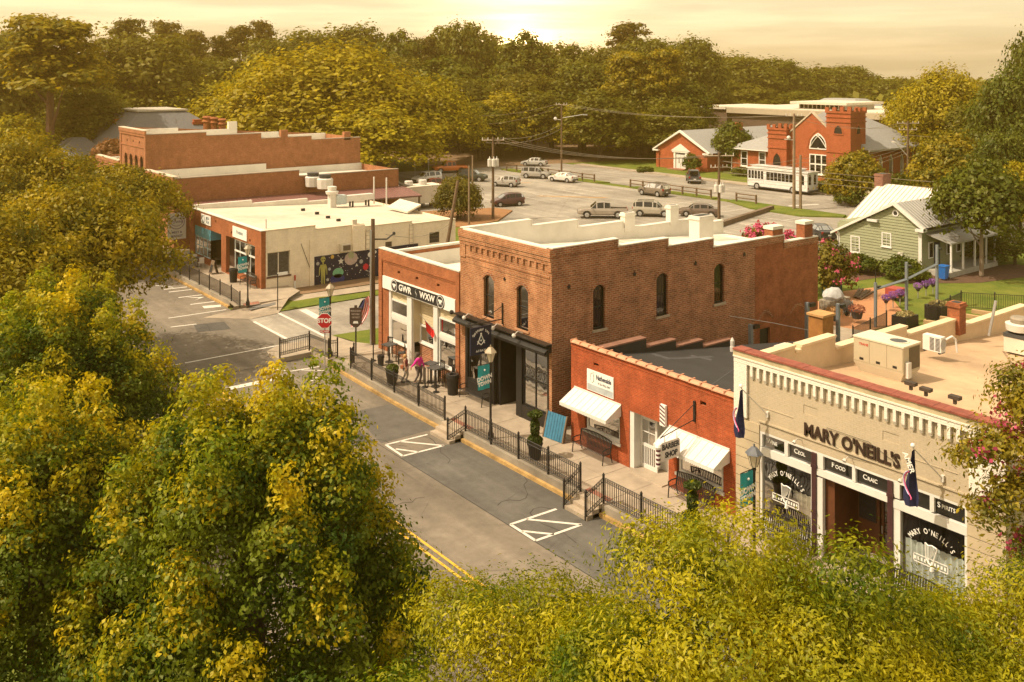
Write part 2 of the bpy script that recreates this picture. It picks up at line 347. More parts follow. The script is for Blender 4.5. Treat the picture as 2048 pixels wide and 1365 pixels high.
# ------------------------------------------------------------------ lettering
def text(s, size, org, U, N, m, parent=None, h=.012, bold=.0, align='CENTER', name='lettering', font_w=1.0, shear=0., V=(0,0,1)):
    cu = bpy.data.curves.new('lettering', 'FONT'); cu.body = s; cu.size = size; cu.extrude = h/2; cu.offset = bold; cu.align_x = align; cu.align_y = 'CENTER'; cu.shear = shear; cu.resolution_u = 3
    t = bpy.data.objects.new('lettering', cu); COL.objects.link(t); dg = bpy.context.evaluated_depsgraph_get(); me = bpy.data.meshes.new_from_object(t.evaluated_get(dg)); bpy.data.objects.remove(t); bpy.data.curves.remove(cu)
    U, N, V, org = Vector(U), Vector(N), Vector(V), Vector(org)
    q = M(); q.v = [tuple(org + U*(v.co.x*font_w) + V*v.co.y + N*(v.co.z+h/2+.003)) for v in me.vertices]; q.f = [tuple(p.vertices) for p in me.polygons]
    bpy.data.meshes.remove(me)
    return part(name, q, m, parent)
def each(name, pl, mt, parent, boxes):
    return [part(name, pl.box(M(), *b), mt, parent) for b in boxes]
FX_U, FX_N = (0,-1,0), (-1,0,0)             # lettering on the street fronts reads towards -y
# ------------------------------------------------------------------ ground, streets, pavements, markings
def sheet(x0, x1, y0, y1, dz, m=None, zf=zg):
    m = m or M(); ys = [y0]+[y for y in range(36, 68, 2) if y0 < y < y1]+[y1]
    for a, b in zip(ys[:-1], ys[1:]): m.poly([(x0,a,zf(a)+dz),(x1,a,zf(a)+dz),(x1,b,zf(b)+dz),(x0,b,zf(b)+dz)])
    return m
def flat(pts, dz, m=None):
    m = m or M(); return m.poly([(x, y, zg(y)+dz) for x, y in pts])
def line(m, a, b, w, dz=.010):
    (x0, y0), (x1, y1) = a, b; L = math.hypot(x1-x0, y1-y0); nx, ny = -(y1-y0)/L*w/2, (x1-x0)/L*w/2
    k = max(1, int(L/2.5))
    for i in range(k):
        p, q = i/k, (i+1)/k; ax, ay, bx, by = x0+(x1-x0)*p, y0+(y1-y0)*p, x0+(x1-x0)*q, y0+(y1-y0)*q
        m.poly([(ax+nx,ay+ny,zg(ay)+dz),(bx+nx,by+ny,zg(by)+dz),(bx-nx,by-ny,zg(by)+dz),(ax-nx,ay-ny,zg(ay)+dz)])
    return m
struct('ground', sheet(-700, 1500, -500, 2200, -.03), GRASS)
struct('road', sheet(11.5, 25.46, -40, 260, 0.), ASPH)
struct('side_street', sheet(25.46, 98, 53.6, 62.7, -.002), ASPH2)
struct('side_street_west', sheet(-120, 11.5, 53.6, 62.7, -.002), ASPH)
lot = M(); flat([(50,62.7),(96.3,62.7),(96.3,126),(99,133),(80,136),(56,122),(56,86),(50,80)], -.006, lot)
struct('parking_lot', lot, ASPH2)
struct('back_street', sheet(98.2, 112, -60, 190, -.001), ASPH2)
struct('lot_entrance', flat([(96.3,53.6),(98.2,53.6),(98.2,66),(96.3,66)], -.003), ASPH2)
struct('far_pavement', sheet(112.3, 114.0, -60, 127, .12), CONC)
fk = M().box(112, 112.3, -60, 127, 0, .62); struct('far_kerb', fk, CONC)
# worn patches of the street
pm = M(); flat([(19.2,39.5),(22.3,39.4),(22.2,47.4),(19.6,47.8)], .004, pm); struct('asphalt_patch', pm, PATCH)
pm = M(); flat([(22.0,63.1),(23.9,62.6),(23.6,60.6),(21.6,61.2)], .004, pm); struct('asphalt_patch', pm, PATCH)
pm = M(); flat([(22.4,39),(25.4,39),(25.4,43.2),(23.2,43.4)], .003, pm); struct('asphalt_patch', pm, mat('patch_light', (.10,.092,.08), .88, .25, 1.5, bump=.006, stain=.4))
pm = M(); flat([(22.25,12),(25.44,12),(25.44,37),(22.25,37)], .002, pm); struct('parking_strip', pm, asphalt('parking_asphalt', (.098, .092, .082), .6))
# yellow centre lines, white bars
ym = M()
for dx in (-.16, .16): line(ym, (18.8+dx, -20), (18.8+dx, 51.9), .11)
struct('centre_line', ym, YELMARK)
wm = M()
line(wm, (18.9,55.6), (24.9,55.6), .16); line(wm, (25.5,61.4), (25.66,56.5), .22); line(wm, (27.72,62.4), (27.86,55.4), .22)
line(wm, (29.5,62.4), (29.4,59.6), .55); line(wm, (21.2,65.75), (25.2,65.6), .14); line(wm, (20.6,63.4), (22.2,63.1), .16)
line(wm, (19.3,50.2), (22.6,50.2), .5); line(wm, (12.2,55.6), (18.6,55.6), .16)
struct('crossing_line', wm, WHITEMARK)
bm = M()
for a, b in [((24.69,38.58),(22.49,38.72)), ((22.49,38.72),(22.44,37.12)), ((22.44,37.12),(24.57,36.98)), ((23.21,38.66),(24.57,36.98)), ((22.6,38.0),(23.25,37.08)),
             ((24.57,28.92),(22.34,29.02)), ((22.34,29.02),(22.31,27.45)), ((22.31,27.45),(24.49,27.34)), ((23.1,28.97),(24.49,27.34)), ((22.38,28.33),(23.16,27.4)),
             ((23.3,50.86),(25.0,50.66)), ((22.45,52.1),(23.3,50.86)), ((23.4,48.8),(24.35,48.7)), ((23.9,50.7),(24.9,49.9)), ((23.6,49.2),(24.4,48.9))]: line(bm, a, b, .13)
struct('bay_marking', bm, WHITEMARK)
am = M()
for y, w in ((74.5,.2),(73.4,.2),(71.2,.18),(68.6,.18)): line(am, (23.7,y), (25.4,y-.2), w)
flat([(24.2,70.9),(25.3,70.2),(24.3,69.6),(24.9,70.1)], .01, am); flat([(24.2,67.6),(25.4,67.2),(25.2,66.6),(24.1,66.9)], .01, am); line(am, (23.6,76.4), (24.5,74.8), .18)
struct('turn_marking', am, WHITEMARK)
lm = M()
for i in range(14):
    a = at(1165+i*0, 0+500) if False else None
for x in np.arange(62, 96, 2.75): line(lm, (x, 96.5), (x+.3, 101.0), .1, .006)
for y in np.arange(66, 84, 2.75): line(lm, (89.0, y), (94.6, y+.2), .1, .006)
for x in np.arange(70, 92, 2.75): line(lm, (x, 64.2), (x+.2, 68.4), .1, .006)
line(lm, (98.9,92), (103,91.4), .12, .006); line(lm, (99.2,104), (102.6,103.4), .12, .006); line(lm, (99.4,72.6), (103.6,71.2), .5, .006); line(lm, (108.6,73.2), (111.4,71.8), .12, .006); line(lm, (108,89), (111.5,87.6), .12, .006)
struct('lot_marking', lm, WHITEMARK)
om = M()
for d in (0, .55): line(om, (86.5+d, 91.8), (80.5+d, 98.8), .2, .006)
for d in (0, .5): line(om, (88.8+d, 110.8), (84.5+d, 114.5), .18, .006)
struct('orange_lot_marking', om, mat('orange_marking', (.55,.30,.10), .8, .3, 4.))
# kerb, wall and raised pavement in front of the shops; steps cut through it
def raised(y0, y1, cuts, slabs_x, hs=.45, xw=25.6, step=1.85):
    segs = []; a = y0
    for c0, c1 in cuts: segs.append((a, c0)); a = c1
    segs.append((a, y1))
    for s0, s1 in segs:
        k = M(); w = M(); ys = list(np.arange(s0, s1, 2.))+[s1]
        for p, q in zip(ys[:-1], ys[1:]):
            if q-p < .01: continue
            v = M().box(25.46, xw, p, q, -.3, .15); k.add([(x, y, z+zg(y)) for x, y, z in v.v], v.f)
            v = M().box(xw, 25.96, p, q, -.3, hs); w.add([(x, y, z+zg(y)) for x, y, z in v.v], v.f)
        struct('kerb', k, CURBY); struct('pavement_wall', w, CONC2)
    b = M(); ys = list(np.arange(y0, y1, 2.))+[y1]
    for p, q in zip(ys[:-1], ys[1:]):
        v = M().box(25.96, 31.0, p, q, -.3, hs-.02); b.add([(x, y, z+zg(y)) for x, y, z in v.v], v.f)
    base = struct('pavement', b, CONC2)
    y = y0
    while y < y1-.05:
        q = min(y+step, y1)
        for x0, x1 in slabs_x:
            v = M().box(x0+.008, x1-.008, y+.01, q-.01, hs-.1, hs+random.uniform(-.003, .004)); o = M().add([(a, c, z+zg(c)) for a, c, z in v.v], v.f)
            part('paving_slab', o, CONC, base)
        y = q
raised(9.0, 50.2, [(27.4,28.8),(36.9,38.6)], [(25.96,27.45),(27.45,31.0)])
raised(66.0, 119.0, [], [(25.96,27.45),(27.45,31.0)], step=2.6)
for y0, y1, n in ((27.42,28.78,3),(36.92,38.58,3)):
    m = M()
    for i in range(n): m.box(24.84+.32*i, 25.98, y0, y1, -.1, .15*(i+1)-.002)
    struct('steps', m, CONC)
m = M().box(25.97, 26.25, 27.42, 28.78, .3, .462); m.box(25.97, 26.25, 36.92, 38.58, .3, .462); struct('brick_strip', m, BRPAVE)
# corner apron, ramps and grass at the crossing
ap = M()
def slope(x): return .45*max(0., min(1., (x-50.2)/-5.0+1.0))
def apron(m, pts): m.poly([(x, y, zg(y)+(.46 if y <= 50.21 else (.30 if y < 52 else (.16 if y < 54 else .02)))) for x, y in pts])
apron(ap, [(25.5,50.2),(31,50.2),(29.2,51.6),(25.5,51.6)]); apron(ap, [(25.5,51.6),(29.2,51.6),(28.5,53.4),(25.5,53.4)]); apron(ap, [(25.5,53.4),(28.5,53.4),(28.3,55.6),(24.6,55.6),(23.6,54.9)])
ap.box(23.35, 25.5, 52.6, 54.0, -.2, .52); ap.box(25.42, 25.6, 50.2, 52.6, -.2, .62)
apron(ap, [(25.5,53.4),(23.6,54.9),(23.4,54.0),(25.5,54.0)])
struct('corner_apron', ap, CONC)
ap2 = M()
ap2.poly([(25.5,66,.96),(31,66,.96),(29.6,64.9,.82),(25.5,64.9,.82)]); ap2.poly([(25.5,64.9,.82),(29.6,64.9,.82),(27.7,62.4,.52),(25.6,62.1,.51),(23.1,64.4,.515),(25.2,64.9,.56)])
struct('corner_apron', ap2, CONC); struct('brick_strip', M().poly([(26.3,64.3,.755),(28.4,64.5,.775),(28.2,64.0,.715),(26.2,63.8,.69)]), mat('tactile_grey', (.15,.14,.13), .9)); struct('brick_strip', M().poly([(26.2,65.2,.862),(27.4,65.2,.862),(27.3,64.6,.79),(26.2,64.6,.79)]), BRPAVE)
g = M(); g.poly([(28.05,65.8,.54),(27.75,62.75,.535),(30.5,62.9,.53),(33.3,62.8,.53),(36.5,62.9,.53),(34.5,64.0,.53),(32,64.9,.54)]); struct('grass_strip', g, GRASS)
g = M(); g.poly([(28.3,55.5,.40),(29.0,51.6,.45),(36,51.2,.4),(36,54.2,.38),(31.5,55.2,.40)]); struct('grass_verge', g, GRASS)
g = M(); g.poly([(29.6,66.2,.60),(30,64.9,.54),(36,64.4,.53),(60,64.4,.53),(60,65.6,.55),(36,66.0,.56)]); struct('side_pavement', g, CONC)
g = M(); g.poly([(29.5,66.2,.63),(36,66.05,.60),(48,66.05,.6),(48,68.2,.62),(29.5,68.2,.66)]); struct('dirt_strip', g, DIRT)
# lot islands and the park lawn
def island(name, pts, mt, h=.14, label=None):
    m = M().ext([(x, y, zg(y)-.05) for x, y in pts], (0, 0, h+.05)); return struct(name, m, mt)
island('grass_island', [(96.4,63),(97.9,63.6),(98.1,80),(96.6,80),(93.6,74),(93.2,66.5)], GRASS)
island('grass_island', [(96.4,82.3),(98.1,82.3),(98.1,97.5),(96.4,97.5)], GRASS); island('grass_island', [(96.2,104.4),(98.3,103.4),(98.6,128),(96.6,128)], GRASS)
island('lot_planting', [(58,83.5),(63.5,84.8),(69.6,90.0),(69.2,93),(60,96),(56.5,92)], mat('pine_straw', (.26,.13,.055), .95, .3, 2., bump=.02))
struct('grass_lot_edge', flat([(52,75),(63.5,84.6),(64.5,86),(58.5,83.6),(56,86),(50,80)], .05), GRASS)
tl = M().box(78.8, 95.2, 67.6, 68.1, .3, .95); q = solo('retaining_log', M().add([(79.2,66.9,.45),(95.2,71.6,.45),(95.1,72.1,.45),(79.0,67.4,.45),(79.2,66.9,1.0),(95.2,71.6,1.0),(95.1,72.1,1.0),(79.0,67.4,1.0)],[(0,3,2,1),(4,5,6,7),(0,1,5,4),(1,2,6,5),(2,3,7,6),(3,0,4,7)]), WOODB, 'long low timber barrier along the lower edge of the parking lot', 'barrier')
struct('park_dirt', flat([(90,134),(126,128),(180,150),(150,190),(96,185)], .0), DIRT)

# cracks and tar seams of the street
ck = M(); cr2 = random.Random(21)
for (x, y, n) in ((23.4,26.4,9),(24.3,25.2,8),(22.9,30.6,9),(24.6,40.2,8),(23.6,35.2,10),(21.0,33.0,9),(20.4,41.5,12),(16.5,45.0,12),(22.0,57.5,10),(19.5,60.0,12),(23.5,46.0,8)):
    a = cr2.uniform(0, 6.28)
    for k in range(n):
        a += cr2.uniform(-.9,.9); q = (x+.35*math.cos(a), y+.5*math.sin(a)); line(ck, (x,y), q, cr2.uniform(.018,.04), .0065); x, y = q
line(ck, (22.24,12), (22.26,50), .035, .0065); line(ck, (15.3,0), (15.4,120), .03, .0065); line(ck, (15.0,52.8), (25.2,52.4), .04, .0065)
struct('road_crack', ck, mat('crack_tar', (.035,.032,.03), .9, .3, 4.))
# ------------------------------------------------------------------ the five shops of the near blocks
XF = 28.9
FR = Pl((XF,0,0), (0,1,0), (-1,0,0))
def side(y): return Pl((0,y,0), (1,0,0), (0,-1,0))
def window(pl, parent, u0, u1, v0, v1, set_=.12, fm=None, fw=.06, nu=1, nv=1, bar=.03, gl=None, arch=0., sub=True, name='window', gm=None):
    "frame at depth set_, a pane behind it"
    fm = fm or BLACK; m = M(); n0, n1 = -set_-.06, -set_
    if arch:
        a0 = arc_pts(u0, u1, v1-arch, v1, 10); a1 = arc_pts(u0+fw, u1-fw, v1-arch, v1-fw, 10)
        for (p, q), (r, s) in zip(zip(a0[:-1], a0[1:]), zip(a1[:-1], a1[1:])): pl.ext(m, [p, q, s, r], n0, n1)
        v1f = v1-arch
    else: pl.box(m, u0, u1, v1-fw, v1, n0, n1); v1f = v1-fw
    pl.box(m, u0, u0+fw, v0, v1f, n0, n1); pl.box(m, u1-fw, u1, v0, v1f, n0, n1); pl.box(m, u0+fw, u1-fw, v0, v0+fw, n0, n1)
    top = v1-arch if arch else v1-fw
    for i in range(1, nu): u = u0+(u1-u0)*i/nu; pl.box(m, u-bar/2, u+bar/2, v0+fw, top, n0+.005, n1-.004)
    for i in range(1, nv): v = v0+(v1-v0)*i/nv; pl.box(m, u0+fw, u1-fw, v-bar/2, v+bar/2, n0+.008, n1-.008)
    w = part(name, m, fm, parent); g = M(); k = -set_-.035
    if arch: g.poly([pl.p(u0+fw*.5, v0+fw*.5, k), pl.p(u1-fw*.5, v0+fw*.5, k)]+[pl.p(a, b, k) for a, b in reversed(arc_pts(u0+fw*.5, u1-fw*.5, v1-arch, v1-fw*.5, 10))])
    else: g.poly([pl.p(u0+fw*.5, v0+fw*.5, k), pl.p(u1-fw*.5, v0+fw*.5, k), pl.p(u1-fw*.5, v1-fw*.5, k), pl.p(u0+fw*.5, v1-fw*.5, k)])
    part('pane', g, gl or GLASS, w); return w
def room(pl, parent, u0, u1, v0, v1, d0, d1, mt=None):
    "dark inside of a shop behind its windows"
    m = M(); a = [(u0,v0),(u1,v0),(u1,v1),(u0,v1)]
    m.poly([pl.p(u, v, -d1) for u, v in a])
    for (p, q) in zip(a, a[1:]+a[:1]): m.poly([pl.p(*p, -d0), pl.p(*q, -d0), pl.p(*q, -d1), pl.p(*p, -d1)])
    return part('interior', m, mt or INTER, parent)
def arch_hood(pl, parent, u0, u1, v1, arch, mt, w=.14, n=15):
    a = arc_pts(u0-.02, u1+.02, v1-arch, v1+.02, n); b = arc_pts(u0-w, u1+w, v1-arch-.02, v1+w+.06, n)
    m = M()
    for i in range(n):
        p, q, r, s = Vector(a[i]), Vector(a[i+1]), Vector(b[i+1]), Vector(b[i]); c = (p+q+r+s)/4; f = .9
        pl.ext(m, [tuple(c+(x-c)*f) for x in (p, q, r, s)], -.01, .035)
    part('window_arch', m, mt, parent); 
    m = M(); pl.box(m, u0-.12, u1+.12, 0, .1, -.02, .06); return m

def stepped(parent, mb_name, y0, y1, prof, mt, base=0.): # prof: (x0,x1,ztop)
    m = M()
    for x0, x1, z in prof: m.box(x0, x1, y0, y1, base, z)
    return part(mb_name, m, mt, parent)
def coping(parent, prof, y0, y1, mt=WHROOF, t=.05, o=.03):
    m = M(); last = None
    for x0, x1, z in prof:
        m.box(x0, x1-.002, y0-o, y1+o, z, z+t)
        if last is not None and last > z: m.box(x0-.002, x0+.05, y0-o+.004, y1+o-.004, z+.001, last+t-.003)
        last = z
    return part('coping', m, mt, parent)

# ---- 1. two-storey brick building
B = thing('brick_building', 'two-storey old brick building with a black ground floor front and stepped side wall', 'building', (28.9,34.35,.45))
ops_f = [(38.91,39.80,4.78,6.93,.24),(36.13,37.04,4.76,6.9,.24),(34.56,41.42,.2,4.12)]
m = M(); FR.wall(m, 34.35, 41.92, .2, 8.98, ops_f, .22); FR.box(m, 34.35, 41.92, 8.75, 8.98, -.3, -.001)
part('front_wall', m, BR_TWO, B)
SD = side(34.35)
w3 = [(31.53,32.34,4.76,6.92,.24),(35.94,36.80,4.72,6.90,.24),(40.44,41.28,4.70,6.83,.24)]
prof = [(28.9,33.17,9.02),(33.17,36.77,8.66),(36.77,40.32,8.26),(40.32,46.55,7.80),(46.55,49.9,7.36)]
m = M(); SD.wall(m, 28.9, 43.93, -.2, 7.4, [w for w in w3], .22)
for x0, x1, z in prof[:3]: SD.wall(m, x0, x1, 7.4, z, (), .2)
SD.wall(m, 40.32, 43.93, 7.4, 7.8); part('side_wall', m, BR_SIDE, B)
m = M(); SD.wall(m, 43.95, 46.55, -.2, 7.8, [(44.36,45.3,-.2,2.66)], .22); SD.wall(m, 46.55, 49.9, -.2, 7.36); SD.box(m, 43.93, 43.95, -.2, 7.8, -.1, -.01); m.box(49.9, 49.92, 34.36, 41.9, -.2, 6.56)
part('side_wall', m, BR_NEW, B, label='newer redder brick at the back of the side wall')
m = M()
for x0, x1, z in prof: SD.box(m, x0, x1, z-.32, z, -.003, .045); SD.box(m, x0, x1, z-.40, z-.32, -.003, .022)
part('corbel_course', m, BR_SIDE, B)
m = M()
for x0, x1, z in prof: m.box(max(x0,28.95), x1, 34.36, 34.65, 7.0, z-.001)
m.box(28.91, 29.2, 34.65, 41.9, 8.0, 8.97)
far = [(28.9,33.5,9.03),(33.5,36.95,8.68),(36.95,40.6,8.24),(40.6,46.75,7.78),(46.75,49.9,7.4)]
for x0, x1, z in far: m.box(max(x0,28.95), x1, 41.6, 41.91, -.2, z)
part('parapet_inner', m, WHROOF, B)
coping(B, prof, 34.33, 34.66); coping(B, far, 41.6, 41.92); m = M().box(28.84, 29.22, 34.68, 41.58, 8.981, 9.035); part('coping', m, WHROOF, B)
m = M().poly([(29.2,34.65,8.02),(29.2,41.6,8.02),(49.9,41.6,6.55),(49.9,34.65,6.55)]); part('roof', m, WHROOF, B)
m = M()
for y in (36.1,37.7,39.3,40.8): m.poly([(29.3,y,8.03),(49.8,y,6.58),(49.8,y+.05,6.58),(29.3,y+.05,8.03)])
pm_ = M()
for (x0,y0,x1,y1) in ((33,37,35.2,38.5),(38.5,40.2,41,41.2),(44.6,35.4,47.2,37.0),(46.5,39,48.6,40.8)): rz_ = lambda x: 8.02-(x-29.2)*1.47/20.7+.012; pm_.poly([(x0,y0,rz_(x0)),(x1,y0+.2,rz_(x1)),(x1-.1,y1,rz_(x1-.1)),(x0+.1,y1,rz_(x0+.1))])
part('roof_patch', pm_, mat('patched_membrane', (.56,.50,.41), .8, .3, 2., stain=.4), B, kind='stuff')
part('roof_seam', m, mat('white_seam_line', (.50,.45,.37), .8, .3, 3.), B)
# front cornice
m = M(); FR.box(m, 34.33, 41.94, 8.62, 8.98, .001, .14); FR.box(m, 34.35, 41.92, 8.42, 8.62, .001, .10); FR.box(m, 34.35, 41.92, 8.24, 8.42, .001, .06); part('cornice', m, BR_TWO, B)
cm = None
for i in range(13):
    y = 40.95-i*.497
    if cm is None: m = M(); FR.box(m, -.075, .075, 8.02, 8.24, .001, .09); me0 = part('corbel', m, BR_TWO, B); cm = me0; me0.location = (28.9*0, y, 0); me0.location = Vector((0, y, 0)); 
    else: c = cm.copy(); COL.objects.link(c); c.parent = B; c.location = (0, y, 0)
m = M(); FR.box(m, 34.5, 41.75, 7.60, 7.70, .001, .03); FR.box(m, 34.5, 41.75, 7.30, 7.36, .001, .02); FR.box(m, 34.36, 34.62, 7.9, 8.24, .001, .05); FR.box(m, 41.4, 41.9, 7.55, 8.24, .001, .05); part('brick_band', m, BR_TWO, B)
WIN_BLIND = mat('window_blind', (.075, .075, .06), .8, .2, 3.)
for (a, b, c, d, h) in ops_f[:2]:
    w = window(FR, B, a, b, c, d, .12, BLACK, .06, 1, 2, .05, GLASS, arch=.24)
    m = M(); m.poly([FR.p(a, c, -.32), FR.p(b, c, -.32), FR.p(b, d, -.32), FR.p(a, d, -.32)]); part('blind', m, WIN_BLIND, w)
    arch_hood(FR, B, a, b, d, h, BR_SIDE)
    m = M(); FR.box(m, a-.1, b+.1, c-.10, c, -.2, .05); part('sill', m, mat('brick_sill', (.42,.22,.12), .85, .2, 4.), B)
cols = [((.16,.03,.05),'wine curtain behind the glass'),((.16,.07,.22),'purple curtain in the lower sash'),((.10,.09,.07),None)]
for (a, b, c, d, h), (cc, lb) in zip(w3, cols):
    w = window(SD, B, a, b, c, d, .12, BLACK, .05, 1, 2, .045, GLASS, arch=.24)
    m = M(); m.poly([SD.p(a, c, -.4), SD.p(b, c, -.4), SD.p(b, d, -.4), SD.p(a, d, -.4)]); part('blind', m, mat('inside_grey', (.10,.095,.085), .9, .3, 2.), w)
    k = .45 if lb and 'purple' in lb else (.85 if lb else .3); m = M(); q = 8
    z1 = c+(d-c)*k
    pts = [(a+(b-a)*i/q, -.3-.025*(i % 2)) for i in range(q+1)]
    for (u, n), (u2, n2) in zip(pts[:-1], pts[1:]): m.poly([SD.p(u, c+.05, n), SD.p(u2, c+.05, n2), SD.p(u2, z1, n2), SD.p(u, z1, n)])
    part('curtain', m, mat('curtain_%d' % int(cc[0]*1000+cc[2]*100), cc, .8, .3, 5.), w, label=lb)
    arch_hood(SD, B, a, b, d, h, BR_SIDE); m = M(); SD.box(m, a-.06, b+.1, c-.13, c, -.2, .06); part('sill', m, mat('stone_sill', (.34,.27,.20), .9, .2, 4.), B)
# bricked-up arches and iron tie stars
for u0, u1, z in ((44.35,45.4,3.5),(47.3,48.5,3.45)):
    arch_hood(SD, B, u0, u1, z, .3, BR_SIDE, .16)
def star(pl, u, v, r=.13):
    pts = [(u+r*(1 if i % 2 == 0 else .45)*math.sin(i*math.pi/5), v+r*(1 if i % 2 == 0 else .45)*math.cos(i*math.pi/5)) for i in range(10)]
    m = M(); pl.ext(m, pts, .001, .05); return part('tie_star', m, IRON, B)
for u, v in ((29.95,7.11),(34.35,7.14),(38.91,7.11),(42.97,7.1)): star(SD, u, v)
star(FR, 38.0, 6.98, .09)
m = M(); SD.box(m, 44.38, 45.28, .0, 2.64, -.2, -.14); part('door', m, BLACK, B)
# black ground floor front
S = B
m = M(); FR.box(m, 34.36, 41.86, 4.13, 4.56, .001, .10); FR.ext(m, [(34.3,4.5),(41.95,4.5),(41.95,4.56),(34.3,4.56)], .10, .42); 
m.add([FR.p(34.3,4.56,.02),FR.p(41.95,4.56,.02),FR.p(41.95,4.22,.50),FR.p(34.3,4.22,.50),FR.p(34.3,4.50,.02),FR.p(41.95,4.50,.02),FR.p(41.95,4.10,.50),FR.p(34.3,4.10,.50)],[(0,1,2,3),(3,2,6,7),(7,6,5,4),(0,3,7,4),(1,5,6,2)])
part('shop_canopy', m, BLACK, B)
m = M()
for u0, u1 in ((34.56,34.66),(36.60,37.05),(38.88,39.15),(41.22,41.42)): FR.box(m, u0, u1, .3, 4.12, -.2, .03)
FR.box(m, 34.66, 36.60, 3.9, 4.12, -.2, .02); FR.box(m, 39.15, 41.22, 3.9, 4.12, -.2, .02); FR.box(m, 34.66, 36.60, .3, 1.10, -.2, .02); FR.box(m, 39.15, 41.22, .3, 1.10, -.2, .02); FR.box(m, 37.05, 38.88, 3.86, 4.12, -.2, .02)
part('shop_front', m, BLACK, B)
w = window(FR, B, 34.68, 36.58, 1.12, 3.88, .06, BLACK, .07, 2, 2, .07, GLASS, name='shop_window')
# flag hanging behind the glass
m = M(); FR.box(m, 35.75, 36.45, 2.05, 2.75, -.34, -.33); part('flag_canton', m, NAVY, w)
m = M(); m2 = M()
for i in range(7): FR.box(m if i % 2 else m2, 34.8+i*.2, 35.0+i*.2, 1.2, 2.72 if i < 5 else 2.05, -.36, -.355)
part('flag_stripes', m, mat('flag_red_dim', (.42,.06,.04), .8), w); part('flag_stripes', m2, mat('flag_white_dim', (.36,.31,.27), .8), w)
bm_ = M()
for cu in (35.2, 36.1):
    for k, rr in enumerate((.42, .34, .26)):
        pts = [FR.p(cu+rr*math.cos(t), 3.62-rr*math.sin(t)*.9, -.31-.002*k) for t in np.linspace(0, math.pi, 9)]
        for p, q in zip(pts[:-1], pts[1:]): bm_.cyl(p, q, .03, .03, 4, False)
part('bunting', bm_, mat('bunting_red', (.25,.10,.10), .8), w)
window(FR, B, 39.18, 41.2, 1.12, 3.88, .06, BLACK, .07, 2, 1, .07, GLASS, name='shop_window')
# recessed door
m = M(); FR.box(m, 37.3, 38.6, .35, 3.8, -1.55, -1.45); FR.box(m, 37.05, 37.3, .35, 3.86, -1.5, -.2); FR.box(m, 38.63, 38.88, .35, 3.86, -1.5, -.2); part('entry', m, BLACK, B)
d = part('door', FR.box(M(), 37.45, 38.5, .5, 3.0, -1.45, -1.38), DKGREY, B); part('pane', FR.box(M(), 37.62, 38.33, 1.3, 2.85, -1.379, -1.37), GLASSD, d); part('handle', FR.box(M(), 37.56, 37.6, 1.3, 1.6, -1.37, -1.33), METAL, d)
part('side_light', FR.box(M(), 38.52, 38.6, .9, 3.7, -1.44, -1.40), mat('warm_pane', (.42,.33,.16), .5, .2, 2.), B)
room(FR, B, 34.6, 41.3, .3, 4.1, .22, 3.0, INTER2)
# roof chimneys, white
def chimney(name_label, x0, x1, y0, y1, z0, z1, mt, cap=None, par=None, group=None):
    m = M().box(x0, x1, y0, y1, z0, z1-.2); m.box(x0-.06, x1+.06, y0-.06, y1+.06, z1-.2, z1-.1); m.box(x0-.02, x1+.02, y0-.02, y1+.02, z1-.1, z1)
    o = part('chimney', m, mt, par, label=name_label); m = M().box(x0+.12, x1-.12, y0+.12, y1-.12, z1-.01, z1+.015); part('flue', m, BLACK, o); return o
chimney('tall white chimney in the middle of the roof', 42.95, 44.2, 37.6, 38.4, 6.9, 8.8, WHROOF, par=B)
chimney('small white chimney on the far parapet', 40.75, 41.6, 41.55, 41.95, 7.6, 8.75, WHROOF, par=B); chimney('white capped chimney on the far parapet', 44.75, 45.5, 41.55, 41.95, 7.6, 8.85, WHROOF, par=B)
for x0, x1 in ((45.55,46.5),(48.6,49.4)):
    m = M().box(x0, x1, 34.36, 34.95, 7.3, 8.2); o = part('chimney', m, BR_NEW, B); part('cap', M().box(x0-.05, x1+.05, 34.3, 35.0, 8.2, 8.38), WHROOF, o)
part('roof_vent', M().lathe((31.6,39.5,7.95), [(.35,0),(.35,.1),(.02,.22)], 8), WHROOF, B)
for y in (40.7, 38.2, 36.5):
    m = M().tube([FR.p(y,4.62,.05), FR.p(y,4.75,.35), FR.p(y-.1,4.66,.62)], .025); m.ball(FR.p(y-.12,4.62,.68), .11, 8); solo('spot_lamp', m, METALW, {40.7:'white bullet spot lamp at the left end of the black canopy',38.2:'small white spot lamp by the sign bracket above the black canopy',36.5:'white spot lamp over the right half of the black canopy'}[y], 'lamp', 'spot lamps on the black canopy')
# hanging lodge sign on an iron arm
hs = thing('hanging_sign', 'dark blue hanging sign with pale compass emblem on an iron arm above the black front', 'sign', (28.9,38.2,4.9))
m = M(); m.box(28.83, 28.88, 38.12, 38.18, 4.7, 5.75); m.tube([(28.86,38.15,4.95),(26.75,38.15,4.95)], .03); m.tube([(28.86,38.15,5.6),(27.3,38.15,4.97)], .018); part('bracket', m, IRON, hs)
m = M().box(26.9, 28.15, 38.12, 38.18, 3.45, 4.80); part('board', m, mat('sign_navy', (.012,.018,.045), .5), hs)
PS = Pl((0,38.12,0), (1,0,0), (0,-1,0))
em = M()
for a, b in (((27.52,4.42),(27.3,3.95)),((27.52,4.42),(27.74,3.95)),((27.3,4.1),(27.52,3.9)),((27.74,4.1),(27.52,3.9))): em.cyl(PS.p(*a,.012), PS.p(*b,.012), .028, .028, 4)
em.ball(PS.p(27.52,4.45,.01), .055, 6); em.ball(PS.p(27.52,4.12,.01), .05, 6); part('emblem', em, SIGNW, hs)
for i, ch in enumerate('WAXHAW 562'):
    t = math.radians(150-120*i/9.); text(ch, .17, PS.p(27.52+.52*math.cos(t), 4.18+.46*math.sin(t), .004), (1,0,0), (0,-1,0), SIGNW, hs, .008, .004)
